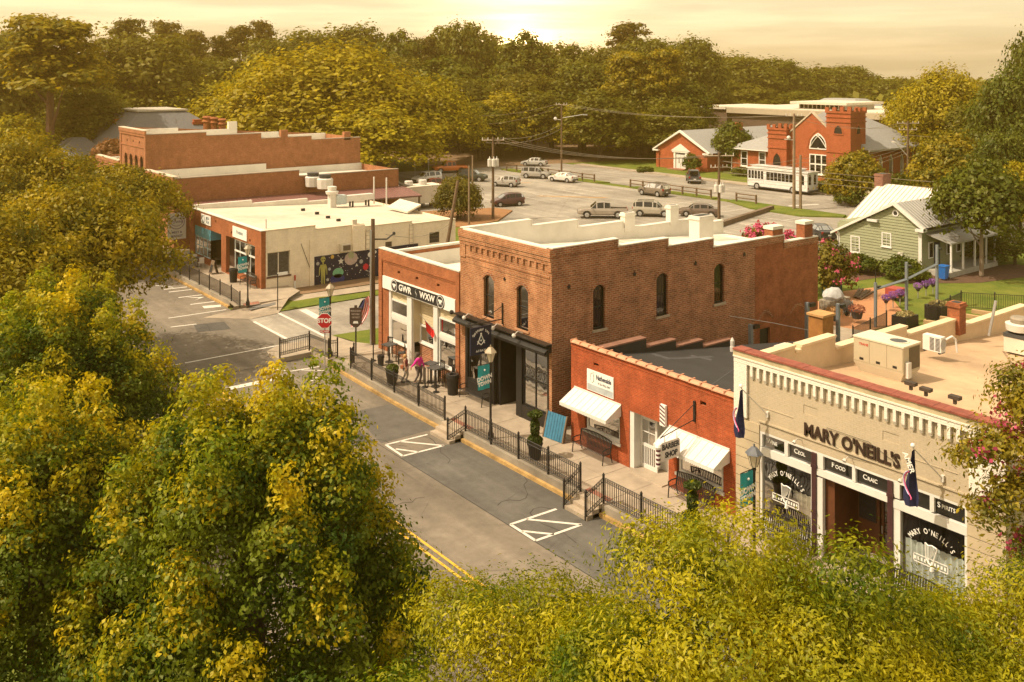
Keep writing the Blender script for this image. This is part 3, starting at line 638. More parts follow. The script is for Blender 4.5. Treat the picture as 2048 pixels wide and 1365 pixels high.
text('A.F.&A.M.', .15, PS.p(27.52,3.62,.004), (1,0,0), (0,-1,0), SIGNW, hs, .008, .003)

# ---- 2. narrow one-storey brick shop with a white sign band
G = thing('brick_shop', 'one-storey orange brick shop with a white sign band and bay shop window', 'building', (28.9,42,.5))
m = M(); FR.wall(m, 41.92, 50.5, .2, 6.66, [(42.36,49.42,.5,4.42),(43.9,44.2,5.5,5.66),(46.1,46.4,5.5,5.66),(48.1,48.4,5.5,5.66)], .3); FR.box(m, 41.92, 50.5, 6.3, 6.655, -.3, -.001)
m.box(28.91, 44, 50.2, 50.5, -.1, 6.3); m.box(44, 47.5, 50.2, 50.5, -.1, 6.0); part('wall', m, BR_OR, G)
m = M(); FR.box(m, 41.94, 42.28, .3, 6.62, .001, .07); FR.box(m, 50.12, 50.5, .3, 6.62, .001, .07); FR.box(m, 42.28, 50.12, 6.05, 6.62, .001, .07); FR.box(m, 42.28, 50.12, 5.95, 6.05, .001, .035); part('pilaster', m, BR_OR, G)
m = M()
for k in range(7):
    z = 1.1+k*.5
    for u in ((41.93,42.285),(50.115,50.51)): FR.box(m, *u, z, z+.035, .02, .074)
part('rustic_joint', m, mat('joint_dark', (.16,.05,.025), .9), G)
for y in (44.05, 46.25, 48.25): part('vent', FR.box(M(), y-.14, y+.14, 5.51, 5.65, -.2, -.15), mat('vent_tan', (.3,.2,.13), .8), G)
m = M(); m.box(28.84, 29.22, 41.93, 50.53, 6.662, 6.73); part('coping', m, WHROOF, G)
pr = [(29.2,35.0,6.42),(35.0,41,6.2),(41,47.5,5.9)]
m = M()
for x0, x1, z in pr: m.box(x0, x1, 50.19, 50.52, z-.1, z+.03)
m.poly([(29.2,50.19,5.3),(29.2,41.94,5.3),(47.5,41.94,5.0),(47.5,50.19,5.0)]); m.box(29.2,29.24,41.94,50.19,5.2,6.65); m.box(29.24,47.5,50.15,50.19,5.0,6.1); m.poly([(29.2,41.93,5.2),(47.5,41.93,5.0),(47.5,41.93,7.2),(34,41.93,8.0),(29.2,41.93,8.3)])
part('roof', m, WHROOF, G)
sg = part('sign_band', FR.box(M(), 42.29, 49.97, 4.40, 5.12, .001, .10), SIGNW, G)
bd = M(); pts = [(43.55,4.45),(48.65,4.45),(48.65,5.06),(43.55,5.06)]; FR.ext(bd, pts, .10, .125); part('board', bd, SIGNB, sg)
text('GWR', .50, FR.p(47.35,4.76,.125), FX_U, FX_N, SIGNW, sg, .015, .012, font_w=1.15); text('WXW', .50, FR.p(44.98,4.76,.125), FX_U, FX_N, SIGNW, sg, .015, .012, font_w=1.1)
sq = M().tube([FR.p(46.15+.07*math.sin(t*2.2), 4.98-.44*t/3., .135) for t in np.linspace(0, 3, 9)], .012, 4); part('swirl', sq, SIGNW, sg)
for y in (48.55, 43.65):
    r = M(); r.cyl(FR.p(y,4.755,.10), FR.p(y,4.755,.14), .37, .37, 20); o = part('roundel', r, SIGNB, sg)
    r = M()
    for k in range(20):
        t0, t1 = k*math.pi/10, (k+1)*math.pi/10; r.poly([FR.p(y+.335*math.cos(t0),4.755+.335*math.sin(t0),.143), FR.p(y+.335*math.cos(t1),4.755+.335*math.sin(t1),.143), FR.p(y+.30*math.cos(t1),4.755+.30*math.sin(t1),.143), FR.p(y+.30*math.cos(t0),4.755+.30*math.sin(t0),.143)])
    r.ext([FR.p(y+a,4.755+b,.141) for a, b in ((-.18,.12),(.18,.12),(.2,.02),(.1,.0),(.12,-.2),(.02,-.06),(-.02,-.06),(-.12,-.2),(-.1,0),(-.2,.02))], (-.006,0,0)); part('emblem', r, SIGNW, o)
# shop window wall: brick base, cream boarding, white frames and posts
each('base_wall', FR, BR_SIDE, G, [(47.1,49.4,.5,1.42,-.25,-.12),(42.38,44.4,.5,1.25,-.25,-.12)])
def boards(u0, u1, v0, v1, n, par, h=.16):
    m = M(); k = int((v1-v0)/h)
    for i in range(k+1):
        a = v0+i*h; b = min(v1, a+h-.012)
        if b > a: FR.box(m, u0, u1, a, b, n-.03, n)
    return part('boarding', m, CREAM, par)
boards(47.35, 49.4, 3.86, 4.40, -.13, G); boards(42.38, 44.05, 3.82, 4.40, -.13, G)
for (u0, u1, v0, v1) in ((47.3,49.2,3.0,3.88),(47.3,49.2,1.42,2.74),(42.38,44.05,2.95,3.84),(42.38,44.05,1.25,2.70)):
    window(FR, G, u0, u1, v0, v1, .06, WHITE, .09, gl=GLASS, name='shop_window')
each('rail', FR, WHITE, G, [(47.28,49.2,2.74,3.0,-.2,-.04),(42.38,44.08,2.70,2.95,-.2,-.04)]); each('window_post', FR, WHITE, G, [(46.78,47.28,.5,4.40,-.16,.04),(44.08,44.5,.5,4.40,-.16,.04),(49.2,49.42,.5,4.4,-.16,-.02)]); each('window_sill', FR, WHITE, G, [(47.28,49.3,1.36,1.43,-.2,.03),(42.38,44.08,1.18,1.26,-.2,.03)])
# set-back middle bay
each('bay_return', FR, CREAM, G, [(46.74,46.80,1.8,4.42,-.62,-.1),(44.48,44.54,1.8,4.42,-.62,-.1)])
boards(44.5, 46.78, 2.85, 4.42, -.55, G)
window(FR, G, 44.75, 46.7, 1.15+.65, 2.82, .5, WHITE, .1, gl=GLASS, name='bay_window'); part('base_wall', FR.box(M(), 44.5, 46.78, .45, 1.72, -.72, -.52), BR_SIDE, G)
part('bay_sill', FR.box(M(), 44.5, 46.78, 1.72, 1.80, -.72, -.44), WHITE, G); each('window_post', FR, WHITE, G, [(44.5,44.74,1.8,2.85,-.66,-.5),(46.7,46.78,1.8,2.85,-.66,-.5)])
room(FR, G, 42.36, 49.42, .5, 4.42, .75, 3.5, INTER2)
fl = thing('wall_flag', 'red flag on a short slanting pole over the bay window of the white-banded shop', 'flag', FR.p(44.7,3.2,.05)); pa, pb = Vector(FR.p(44.45,3.05,.05)), Vector(FR.p(44.75,3.95,.75)); part('pole', M().cyl(pa, pb, .02, .016, 6), METALW, fl)
m = M(); q = [pa.lerp(pb, t) for t in (.62,.4,.2,.02)]; dn = [Vector((-.02,-.05,-.10)), Vector((-.12,-.03,-.38)), Vector((-.05,-.10,-.48)), Vector((-.14,-.18,-.42))]
for i in range(3): m.poly([q[i], q[i+1], q[i+1]+dn[i+1], q[i]+dn[i]])
m.poly([q[3], q[3]+dn[3], q[3]+Vector((-.1,-.28,-.25))]); part('cloth', m, REDF, fl)
solo('camera_dome', M().ball(FR.p(42.45,4.45,.2), .13, 8), BLACK, 'black dome camera at the right end of the white sign band', 'camera')

# ---- 3. red-orange barber shop
K = thing('barber_shop', 'low bright red-orange brick barber shop with two white awnings and a black roof', 'building', (28.9,28,.45))
def fz(u, a=32.96, b=23.4): return .45
ops_b = [(29.78,32.05,1.25,2.75),(24.10,26.5,1.15,2.7),(26.95,29.2,.3,2.9),(31.13,31.46,4.28,4.48),(24.95,25.27,4.24,4.44)]
m = M(); FR.wall(m, 23.42, 32.97, .2, 5.0, ops_b, .25); m.box(28.91, 29.15, 23.45, 32.95, 4.4, 4.99); m.box(28.95, 39.7, 32.72, 32.95, -.1, 2.6); part('wall', m, BR_BARB, K)
m = M(); FR.box(m, 23.42, 32.97, 4.78, 4.86, .001, .02); FR.box(m, 23.42, 32.97, 4.92, 5.0, .001, .03); part('brick_course', m, BR_BARB, K)
n = 16
tm = None
for i in range(n):
    y0 = 23.45+i*(9.5/n)
    if tm is None:
        q = M(); L = 9.5/n-.02; c = 9
        for j in range(c):
            t0, t1 = math.pi*j/c, math.pi*(j+1)/c
            q.poly([(-.02-.19*math.cos(t0)+.12, 0, .11*math.sin(t0)), (-.02-.19*math.cos(t1)+.12, 0, .11*math.sin(t1)), (-.02-.19*math.cos(t1)+.12, L, .11*math.sin(t1)), (-.02-.19*math.cos(t0)+.12, L, .11*math.sin(t0))])
        q.box(-.09, .29, L-.05, L+.005, -.01, .128)
        tm = part('coping_tile', M().add([(a+28.9, b+28, c_+.45) for a, b, c_ in q.v], q.f), TILE, K); tm.location = (0, y0-28, 5.0-.45)
    else: c2 = tm.copy(); COL.objects.link(c2); c2.parent = K; c2.location = (0, y0-28, 5.0-.45+random.uniform(-.006,.006)); c2.rotation_euler = (random.uniform(-.01,.01), 0, random.uniform(-.01,.01))
part('roof', M().poly([(29.15,23.45,4.35),(29.15,32.72,4.35),(46,32.72,2.1),(46,23.45,2.1)]), BLKROOF, K)
bprof = [(29.2,33.4,4.42),(33.4,35.5,3.98),(35.5,37.5,3.62),(37.5,39.8,3.26)]
stepped(K, 'side_parapet', 32.6, 32.96, bprof, BLKFLASH, 1.5); m = M(); 
for x0, x1, z in bprof: m.box(x0, x1, 32.56, 33.0, z, z+.07)
part('coping', m, mat('old_clay_coping', (.22,.11,.075), .8, .3, 3.), K)
m = M()
for a, b, w in (((30.2,26.3),(36.5,29.4),.05),((31,25.2),(38,28.6),.04),((34,24.4),(41,27.2),.05),((33.2,31.2),(36.4,31.0),.3),((35.2,31.4),(35.6,30.4),.35),((33.3,32.2),(33.4,31.1),.4)):
    (x0, y0), (x1, y1) = a, b; L = math.hypot(x1-x0, y1-y0); nx, ny = -(y1-y0)/L*w/2, (x1-x0)/L*w/2; rz = lambda x: 4.35-(x-29.15)*2.25/16.85+.006
    m.poly([(x0+nx,y0+ny,rz(x0)),(x1+nx,y1+ny,rz(x1)),(x1-nx,y1-ny,rz(x1)),(x0-nx,y0-ny,rz(x0))])
part('roof_seam', m, mat('seal_grey', (.065,.065,.068), .7, .3, 3.), K)
for y in (31.3, 25.1): part('vent', FR.box(M(), y-.16, y+.16, 4.25, 4.46, -.2, -.16), BLACK, K)
for (u0, u1, v0, v1) in ops_b[:2]:
    w = window(FR, K, u0+.04, u1-.04, v0+.04, v1, .10, WHITE, .12, gl=GLASS, name='shop_window'); part('sill', FR.box(M(), u0-.06, u1+.06, v0-.08, v0+.04, -.2, .06), WHITE, w)
room(FR, K, 29.7, 32.2, 1.0, 2.9, .26, 2.4, INTER2); room(FR, K, 24.0, 26.6, .9, 2.9, .26, 2.4, INTER2)
solo('window_figurine', M().lathe(FR.p(31.5,1.5,-.55), [(.16,0),(.15,.1),(.06,.3),(.07,.55),(.05,.62),(.10,.72),(.10,.85),(.02,.95)], 8), mat('pale_blue_white', (.6,.66,.7), .5), 'white figurine standing in the window under the left awning', 'figurine')
def awning(u0, u1, ztop, zbot, out, label):
    a = thing('awning', label, 'awning', FR.p((u0+u1)/2, ztop, 0), 'white metal awnings of the barber shop'); n = 9
    for i in range(n):
        u = u0+(u1-u0)*i/n; w = (u1-u0)/n
        q = M(); 
        q.add([FR.p(u+.008,ztop,.02),FR.p(u+w-.008,ztop,.02),FR.p(u+w-.008,zbot,out),FR.p(u+.008,zbot,out),FR.p(u+.008,ztop-.035,.02),FR.p(u+w-.008,ztop-.035,.02),FR.p(u+w-.008,zbot-.035,out-.02),FR.p(u+.008,zbot-.035,out-.02)],[(0,1,2,3),(4,7,6,5),(0,4,5,1),(3,2,6,7),(0,3,7,4),(1,5,6,2)])
        q.add([FR.p(u-.018,ztop+.018,.02),FR.p(u+.018,ztop+.018,.02),FR.p(u+.018,zbot+.018,out),FR.p(u-.018,zbot+.018,out)],[(0,1,2,3)])
        part('slat', q, WHITE, a)
    m = M(); k = 30
    for i in range(k):
        u = u0+(u1-u0)*i/k; w = (u1-u0)/k
        m.poly([FR.p(u,zbot-.005,out+.004), FR.p(u+w,zbot-.005,out+.004), FR.p(u+w,zbot-.11,out+.004), FR.p(u+w*.75,zbot-.15,out+.004), FR.p(u+w*.25,zbot-.15,out+.004), FR.p(u,zbot-.11,out+.004)])
    part('scallop_valance', m, WHITE, a)
    for s, u in (('l', u1+.004), ('r', u0-.004)):
        m = M(); m.ext([FR.p(u,ztop,.02), FR.p(u,zbot,out), FR.p(u,zbot-.12,out-.01), FR.p(u,ztop-.48,.02)], (0, .012 if s == 'l' else -.012, 0)); part('end_panel', m, WHITE, a)
    m = M(); FR.box(m, u0, u1, ztop-.0, ztop+.05, .0, .05); part('wall_rail', m, WHITE, a)
    return a
awning(29.7, 32.72, 2.98, 2.50, .92, 'white scalloped metal awning below the white panel sign, left one of the barber shop'); awning(23.78, 26.88, 2.92, 2.42, .95, 'white scalloped metal awning behind the hanging barber sign, right one of the shop')
# recessed entry with screen door
e = M(); FR.box(e, 28.95, 29.2, .45, 2.9, -.5, -.03); FR.box(e, 26.95, 28.2, .45, 2.9, -1.0, -.9); FR.box(e, 28.2, 28.24, .45, 2.9, -.92, -.48); FR.box(e, 26.94, 26.98, .45, 2.9, -1.0, -.02); part('entry_panel', e, WHITE, K)
part('entry_ceiling', FR.box(M(), 26.95, 29.2, 2.88, 2.94, -1.0, -.02), WHITE, K)
d = thing.__call__ if False else None
dm = M(); u0, u1, n0, n1 = 28.0, 28.98, -.50, -.44
for a in ((u0,u0+.12,.5,2.7),(u1-.12,u1,.5,2.7),(u0+.12,u1-.12,2.56,2.7),(u0+.12,u1-.12,.5,.68),(u0+.12,u1-.12,1.42,1.55)): FR.box(dm, *a, n0, n1)
for i in range(1, 7): u = u0+.12+(u1-u0-.24)*i/7; FR.box(dm, u-.02, u+.02, .68, 1.42, n0+.004, n1-.004)
FR.box(dm, (u0+u1)/2-.012, (u0+u1)/2+.012, 1.55, 2.56, n0+.01, n1-.01); FR.box(dm, u0+.12, u1-.12, 2.03, 2.06, n0+.01, n1-.01)
dr = part('screen_door', dm, WHITE, K); part('pane', FR.box(M(), u0+.12, u1-.12, .68, 2.56, n0+.02, n0+.03), GLASSD, dr); part('door_post', M().box(28.95+.35, 28.95+.5, 28.98, 29.0, .45, 2.9), WHITE, K)
fe = part('door_step', M().add([FR.p(27.0,.44,-.9),FR.p(29.15,.44,-.9),FR.p(29.15,.44,.0),FR.p(28.6,.44,.35),FR.p(27.0,.44,.35),FR.p(27.0,.50,-.9),FR.p(29.15,.50,-.9),FR.p(29.15,.50,0),FR.p(28.6,.50,.32),FR.p(27.0,.50,.32)],[(5,6,7,8,9),(0,1,6,5),(1,2,7,6),(2,3,8,7),(3,4,9,8),(4,0,5,9)]), CONC, K)
bs = thing('wall_sign', 'white rectangular wall sign with a jar drawing and grey lower band above the left awning', 'sign', FR.p(31,3.6,0)); part('panel', FR.box(M(), 30.14, 31.84, 3.12, 4.05, .01, .05), SIGNW, bs); part('band', FR.box(M(), 30.17, 31.81, 3.15, 3.42, .05, .056), mat('sign_grey', (.36,.40,.42), .6), bs)
text('Nathenside', .29, FR.p(30.75,3.80,.05), FX_U, FX_N, mat('sign_ink', (.03,.035,.07), .6), bs, .006, .008, font_w=.72); text('IT IS A FULL DAY', .13, FR.p(30.72,3.55,.05), FX_U, FX_N, mat('sign_ink', (.03,.03,.03)), bs, .005, .001, font_w=.8)
m = M().tube([FR.p(31.5+.12*math.cos(t)*.9, 3.72+.22*math.sin(t), .056) for t in np.linspace(0, 2*math.pi, 13)], .012, 4); m.tube([FR.p(31.46,3.9,.056), FR.p(31.40,4.0,.056)], .01, 4); m.tube([FR.p(31.38,3.55,.056), FR.p(31.38,3.9,.056)], .012, 4); part('jar_drawing', m, mat('sign_grey', (.36,.40,.42)), bs)
bp = thing('barber_pole', 'striped white barber pole board fixed on the orange brick over the entry', 'barber pole', FR.p(27.2,3.3,0)); part('board', FR.box(M(), 27.02, 27.32, 2.86, 3.72, .01, .13), SIGNW, bp)
m = M()
for i in range(5): z = 2.9+i*.16; m.ext([FR.p(27.03,z,.131), FR.p(27.31,z+.12,.131), FR.p(27.31,z+.19,.131), FR.p(27.03,z+.07,.131)], (-.005,0,0))
part('stripes', m, mat('stripe_maroon', (.10,.03,.04), .6), bp)
hb = thing('hanging_sign', 'white hanging barber shop sign with a pole emblem over the right awning', 'sign', FR.p(25.6,3.9,0)); m = M(); FR.box(m, 25.48, 25.58, 3.5, 4.32, .005, .06); m.tube([FR.p(25.53,3.58,.05), FR.p(25.53,3.30,2.0)], .02); m.tube([FR.p(25.53,4.2,.05), FR.p(25.53,3.3,2.0)], .015); m.tube([FR.p(25.53,3.35,1.05), FR.p(25.53,3.05,1.05)], .01); m.tube([FR.p(25.53,3.33,1.75), FR.p(25.53,3.05,1.75)], .01); part('bracket', m, IRON, hb)
PB = Pl((0,25.5,0), (1,0,0), (0,-1,0)); xb0, xb1 = 26.9, 28.0
m = M(); PB.ext(m, [(xb0+.06,2.38),(xb1-.06,2.38),(xb1,2.46),(xb1,3.02),(xb1-.08,3.1),(xb0+.06,3.1),(xb0,3.02),(xb0,2.46)], -.05, .0); part('board', m, mat('sign_offwhite', (.66,.62,.58), .6), hb)
text('BARBER', .29, PB.p(27.47,2.90,.0), (1,0,0), (0,-1,0), SIGNB, hb, .01, .012, font_w=.95); text('SHOP', .29, PB.p(27.5,2.58,.0), (1,0,0), (0,-1,0), SIGNB, hb, .01, .012, font_w=.95)
m = M().cyl((26.8,25.52,2.25), (26.8,25.52,2.95), .085, .085, 10); m.ball((26.8,25.52,3.0), .13, 8); o = part('pole_emblem', m, SIGNW, hb); m = M()
for i in range(4): m.cyl((26.8,25.52,2.32+i*.17), (26.8,25.52,2.40+i*.17), .09, .09, 10)
part('stripes', m, mat('stripe_maroon', (.10,.03,.04)), o)
def atz(px, py, z):
    d = F*(HC-z)/(py-CY); r = (px-CX)*d/F; return (SN*d+CS*r, CS*d-SN*r, z)
# ---- 4. tan pub with the corbelled white cornice
MO = thing('pub_building', 'tan painted brick pub with a white corbelled cornice, red coping and black window signs', 'building', (28.9,18,.45))
m = M(); FR.wall(m, 13.4, 23.4, .2, 6.44, [(14.6,22.36,.3,4.08),(19.9,20.48,5.27,5.58),(16.84,17.42,5.27,5.58)], .35); FR.wall(m, 13.4, 23.4, 6.44, 6.86); m.box(28.92, 29.25, 13.41, 23.39, 5.0, 6.85)
m.box(28.92, 52, 13.4, 13.7, -.1, 5.6); part('front_wall', m, TAN, MO)
m = M(); FR.box(m, 13.38, 23.5, 6.42, 6.66, .001, .12); FR.box(m, 13.36, 23.52, 6.60, 6.66, .12, .15); FR.box(m, 22.9, 23.5, 4.42, 6.42, .001, .11); FR.box(m, 13.4, 14.5, 4.42, 6.42, .001, .11)
FR.ext(m, [(22.9,4.42),(23.5,4.42),(23.5,4.28),(22.95,4.36)], .001, .06); m.box(28.8, 29.2, 23.4, 23.5, 4.42, 6.42); part('cornice', m, WHBR, MO)
part('cornice_top', FR.box(M(), 13.36, 23.52, 6.66, 6.86, .001, .13), mat('stained_stone', (.46,.38,.24), .85, .2, 2., stain=.6), MO)
c0 = None
for i in range(27):
    y = 22.68-i*.302
    if c0 is None:
        m = M(); FR.box(m, -.055, .055, 6.03, 6.42, .001, .115); m.add([FR.p(-.055,6.03,.001),FR.p(.055,6.03,.001),FR.p(.055,6.03,.115),FR.p(-.055,6.03,.115),FR.p(-.04,5.90,.001),FR.p(.04,5.90,.001),FR.p(.04,5.92,.06),FR.p(-.04,5.92,.06)],[(0,1,5,4),(1,2,6,5),(2,3,7,6),(3,0,4,7),(4,5,6,7)])
        c0 = part('corbel', m, WHBR, MO); c0.location = (0, y, 0)
    else: c = c0.copy(); COL.objects.link(c); c.parent = MO; c.location = (0, y, 0)
m = M()
for i in range(36):
    y0 = 13.36+i*.2822; m.box(28.72+random.uniform(-.008,.008), 29.24, y0, y0+.276, 6.862, 6.925+random.uniform(-.006,.006))
part('red_coping', m, REDCOP, MO)
for (a, b) in ((22.38,23.46),(13.42,14.58)):
    for k in range(11):
        z = .35+k*.362
        if z+.34 > 4.35: break
        part('stone_course', FR.box(M(), a, b, z, z+.335, .001, .045), mat('tan_stone', (.455,.375,.255), .85, .14, 1.4, bump=.004, stain=.3), MO)
for y in (20.19, 17.13):
    part('vent', FR.box(M(), y-.28, y+.28, 5.29, 5.56, -.30, -.22), mat('vent_brown', (.26,.19,.11), .8, .2, 9.), MO)
for a, b in ((20.9,22.3),(14.9,16.4)): m = M(); FR.box(m, a, b, 4.98, 5.0, .001, .02); FR.box(m, a, b, 4.42, 4.46, .001, .03); part('panel_band', m, TAN, MO)
part('ledge', FR.box(M(), 14.6, 22.4, 4.42, 4.47, .001, .05), TAN, MO)
# shop front: white frame, transoms with words, maroon posts
m = M()
FR.box(m, 14.6, 22.36, 4.0, 4.08, -.16, .0)
for (u0, u1) in ((22.27,22.36),(21.14,21.29),(19.68,19.93),(18.42,18.55),(16.82,17.04),(15.66,15.80),(14.6,14.67)): FR.box(m, u0, u1, 3.52, 4.0, -.16, .0)
FR.box(m, 20.12, 22.36, 3.22, 3.50, -.16, .02); FR.box(m, 17.23, 19.93, 3.27, 3.50, -.16, .02); FR.box(m, 14.6, 17.04, 3.18, 3.46, -.16, .02); FR.box(m, 22.27, 22.36, .4, 3.22, -.16, .0)
for (u0, u1) in ((20.10,20.17),(19.70,19.93),(16.80,17.04),(14.6,14.68)): FR.box(m, u0, u1, .4, 3.2, -.16, .0)
FR.box(m, 20.17, 22.27, .4, .9, -.16, .0); FR.box(m, 14.68, 16.8, .4, .9, -.16, .0); part('shop_front', m, WHITE, MO)
for u in (20.02, 17.13):
    m = M(); FR.box(m, u-.09, u+.09, .4, 4.02, -.1, .06); FR.box(m, u-.115, u+.115, 3.5, 3.62, -.1, .08); FR.box(m, u-.115, u+.115, .4, .7, -.1, .08); FR.box(m, u-.11, u+.11, 1.9, 1.96, -.1, .075); part('post', m, mat('maroon_paint', (.055,.022,.025), .45, .3, 3.), MO)
for (u0, u1, w_) in ((21.29,22.27,'WINE'),(20.12,21.14,'CEOL'),(18.55,19.68,'FOOD'),(17.25,18.42,'CRAIC'),(15.8,16.82,'ALES'),(14.67,15.66,'SPIRITS')):
    p = part('transom_pane', FR.box(M(), u0, u1, 3.51, 4.0, -.13, -.11), glassm('sign_glass', (.04,.05,.05), .97, .7), MO); c = (u0+u1)/2
    t = text(w_[0], .24, FR.p(c+.05*len(w_)+.04, 3.77, -.108), FX_U, FX_N, SIGNW, p, .006, .002, 'CENTER'); text(w_[1:], .185, FR.p(c+.05*len(w_)-.05, 3.75, -.108), FX_U, FX_N, SIGNW, p, .006, .002, 'LEFT', font_w=.9)
def folds(u0, u1, v0, v1, n, k=22, tone=None):
    m = M(); pts = [(u0+(u1-u0)*i/k, n+random.uniform(.02,.05)*(1 if i % 2 else -1)) for i in range(k+1)]
    for (a, p), (b, q) in zip(pts[:-1], pts[1:]): m.poly([FR.p(a,v0,p), FR.p(b,v0,q), FR.p(b,v1,q), FR.p(a,v1,p)])
    return m
for (u0, u1, v0, v1, cm_) in ((20.17,22.27,.9,3.22,CURT),(14.68,16.8,.9,3.18,CURTG)):
    w = part('shop_window', FR.box(M(), u0+.0, u1-.0, v0, v0+.05, -.14, -.02), WHITE, MO); part('pane', M().poly([FR.p(u0,v0,-.08), FR.p(u1,v0,-.08), FR.p(u1,v1,-.08), FR.p(u0,v1,-.08)]), GLASSC, w)
    part('curtain', folds(u0+.02, u1-.02, v0, 2.28, -.22), cm_, w)
    c = (u0+u1)/2+.05
    s = "MARY O'NEILL'S"
    for i, ch in enumerate(s):
        t = math.radians(143-106*i/(len(s)-1)); r1, r2 = .86, .82
        ux, uz = -r1*math.cos(t)*1.0, 1.98+r2*math.sin(t); ta = t-math.pi/2
        if ch != ' ': text(ch, .235, FR.p(c+ux, uz, -.076), (0, -math.cos(ta), math.sin(ta)), FX_N, SIGNW, w, .006, .003, V=(0, math.sin(ta), math.cos(ta)), font_w=.75)
    hp = M(); Q = [(-.2,2.42),(-.17,1.92),(.02,1.72),(.2,2.36),(.02,2.40),(-.1,2.36),(-.2,2.42)]
    for a, b in zip(Q[:-1], Q[1:]): hp.cyl(FR.p(c-a[0],a[1],-.07), FR.p(c-b[0],b[1],-.07), .022, .022, 4)
    for k in range(6): hp.cyl(FR.p(c-(-.14+.055*k),2.36,-.07), FR.p(c-(-.1+.03*k),1.85+.05*k,-.07), .008, .008, 3)
    hp.cyl(FR.p(c-.02,1.72,-.07), FR.p(c-.02,1.6,-.07), .05, .07, 5); part('harp', hp, SIGNW, w)
    bx = M(); 
    for a in ((c-.55,c+.6,1.94,1.965),(c-.55,c+.6,1.70,1.725),(c-.55,c-.525,1.70,1.96),(c+.575,c+.6,1.70,1.96)): FR.box(bx, *a, -.078, -.072)
    for k in range(10): FR.box(bx, c-.48+k*.11, c-.42+k*.11, 1.78, 1.88, -.078, -.073)
    part('knot_band', bx, SIGNW, w)
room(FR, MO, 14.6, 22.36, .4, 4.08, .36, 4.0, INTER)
text("MARY O'NEILL'S", .62, FR.p(18.62,4.72,.0), FX_U, FX_N, mat('letter_brown', (.035,.018,.012), .5), MO, .05, .016, font_w=.83)
m = M()
for pts in ([(20.9,4.6),(18.7,4.0),(18.6,4.0)],): pass
m.tube([FR.p(19.5,4.98,.04), FR.p(19.5,5.05,.04), FR.p(17.9,5.05,.04), FR.p(17.0,4.7,.04), FR.p(17.0,4.6,.04)], .008, 3); m.tube([FR.p(19.5,4.56,.04), FR.p(18.5,4.36,.05), FR.p(17.1,4.47,.04)], .008, 3); part('sign_wiring', m, IRON, MO)
for y in (20.55, 18.55, 16.55):
    m = M().tube([FR.p(y,4.30,.02), FR.p(y,4.40,.25), FR.p(y,4.36,.42)], .015); m.cyl(FR.p(y,4.36,.40), FR.p(y,4.30,.47), .05, .075, 7); part('sign_lamp', m, METALW, MO)
# recessed doors
m = M(); FR.box(m, 19.35, 19.7, .45, 3.27, -1.6, -.2); FR.box(m, 17.23, 17.3, .45, 3.27, -1.9, -.2); FR.box(m, 18.5, 19.4, .45, 3.27, -1.75, -1.6); part('entry_panelling', m, DOORW, MO)
part('celtic_panel', FR.box(M(), 18.62, 19.28, 1.6, 2.9, -1.6, -1.57), mat('panel_dark', (.02,.018,.02), .5, .5, 9.), MO)
for u0, u1 in ((17.92,18.48),(17.32,17.88)):
    m = M()
    for a in ((u0,u0+.1,.5,2.9),(u1-.1,u1,.5,2.9),(u0+.1,u1-.1,2.78,2.9),(u0+.1,u1-.1,.5,.95)): FR.box(m, *a, -1.75, -1.68)
    for k in range(1, 5): v = .95+1.83*k/5; FR.box(m, u0+.1, u1-.1, v-.015, v+.015, -1.74, -1.69)
    FR.box(m, (u0+u1)/2-.015, (u0+u1)/2+.015, .95, 2.78, -1.74, -1.69); d = part('door', m, DOORW, MO); part('pane', FR.box(M(), u0+.1, u1-.1, .95, 2.78, -1.73, -1.72), GLASSD, d); part('handle', FR.box(M(), u1-.06, u1-.03, 1.3, 1.55, -1.68, -1.64), METAL, d)
part('notice', FR.box(M(), 18.05, 18.22, 1.7, 1.95, -1.679, -1.675), SIGNW, MO); part('entry_floor', FR.box(M(), 17.24, 19.69, .38, .50, -1.7, -.02), CONC2, MO); part('door_mat', FR.box(M(), 17.8, 18.9, .50, .52, -1.2, -.2), BLACK, MO)
part('wall_lamp', M().ball(FR.p(18.5,2.9,-1.55), .06, 8), METALW, MO)
# roof and its stepped parapet
part('roof', M().poly([(29.25,13.7,5.78),(29.25,23.1,5.78),(33.9,23.1,5.28),(52,23.1,3.9),(52,13.7,3.9),(33.9,13.7,5.28)]), TANROOF, MO)
mp_ = [(29.25,32.05,6.45),(32.05,32.42,6.22),(32.42,34.78,6.38),(34.78,40.3,5.86),(40.3,44.9,5.47),(44.9,52,5.02)]
TANP = mat('tan_render', (.60,.45,.29), .85, .12, 1.2, stain=.3)
m = M()
for x0, x1, z in mp_: m.box(x0, x1, 23.1, 23.4, -.1, z)
part('side_parapet', m, TANP, MO); m = M()
for x0, x1, z in mp_: m.box(x0, x1-.003, 23.04, 23.46, z, z+.10)
part('coping', m, mat('tan_coping', (.64,.50,.33), .85, .14, 2., stain=.25), MO)
chimney('brick chimney on the side parapet of the tan roof', 44.6, 45.2, 22.9, 23.5, 4.8, 6.3, BR_NEW, par=MO)
m = M()
for a, b in (((34,14),(45,21)),((38,13.8),(50,22.6)),((31.4,20),(34,15))): 
    (x0,y0),(x1,y1) = a, b; rz = lambda x: (5.28-(x-33.9)*1.38/18.1 if x > 33.9 else 5.78-(x-29.25)*.5/4.65)+.005; m.poly([(x0,y0,rz(x0)),(x1,y1,rz(x1)),(x1,y1+.12,rz(x1)),(x0,y0+.12,rz(x0))])
part('roof_seam', m, mat('tar_line', (.26,.18,.11), .8, .4, 2.), MO)
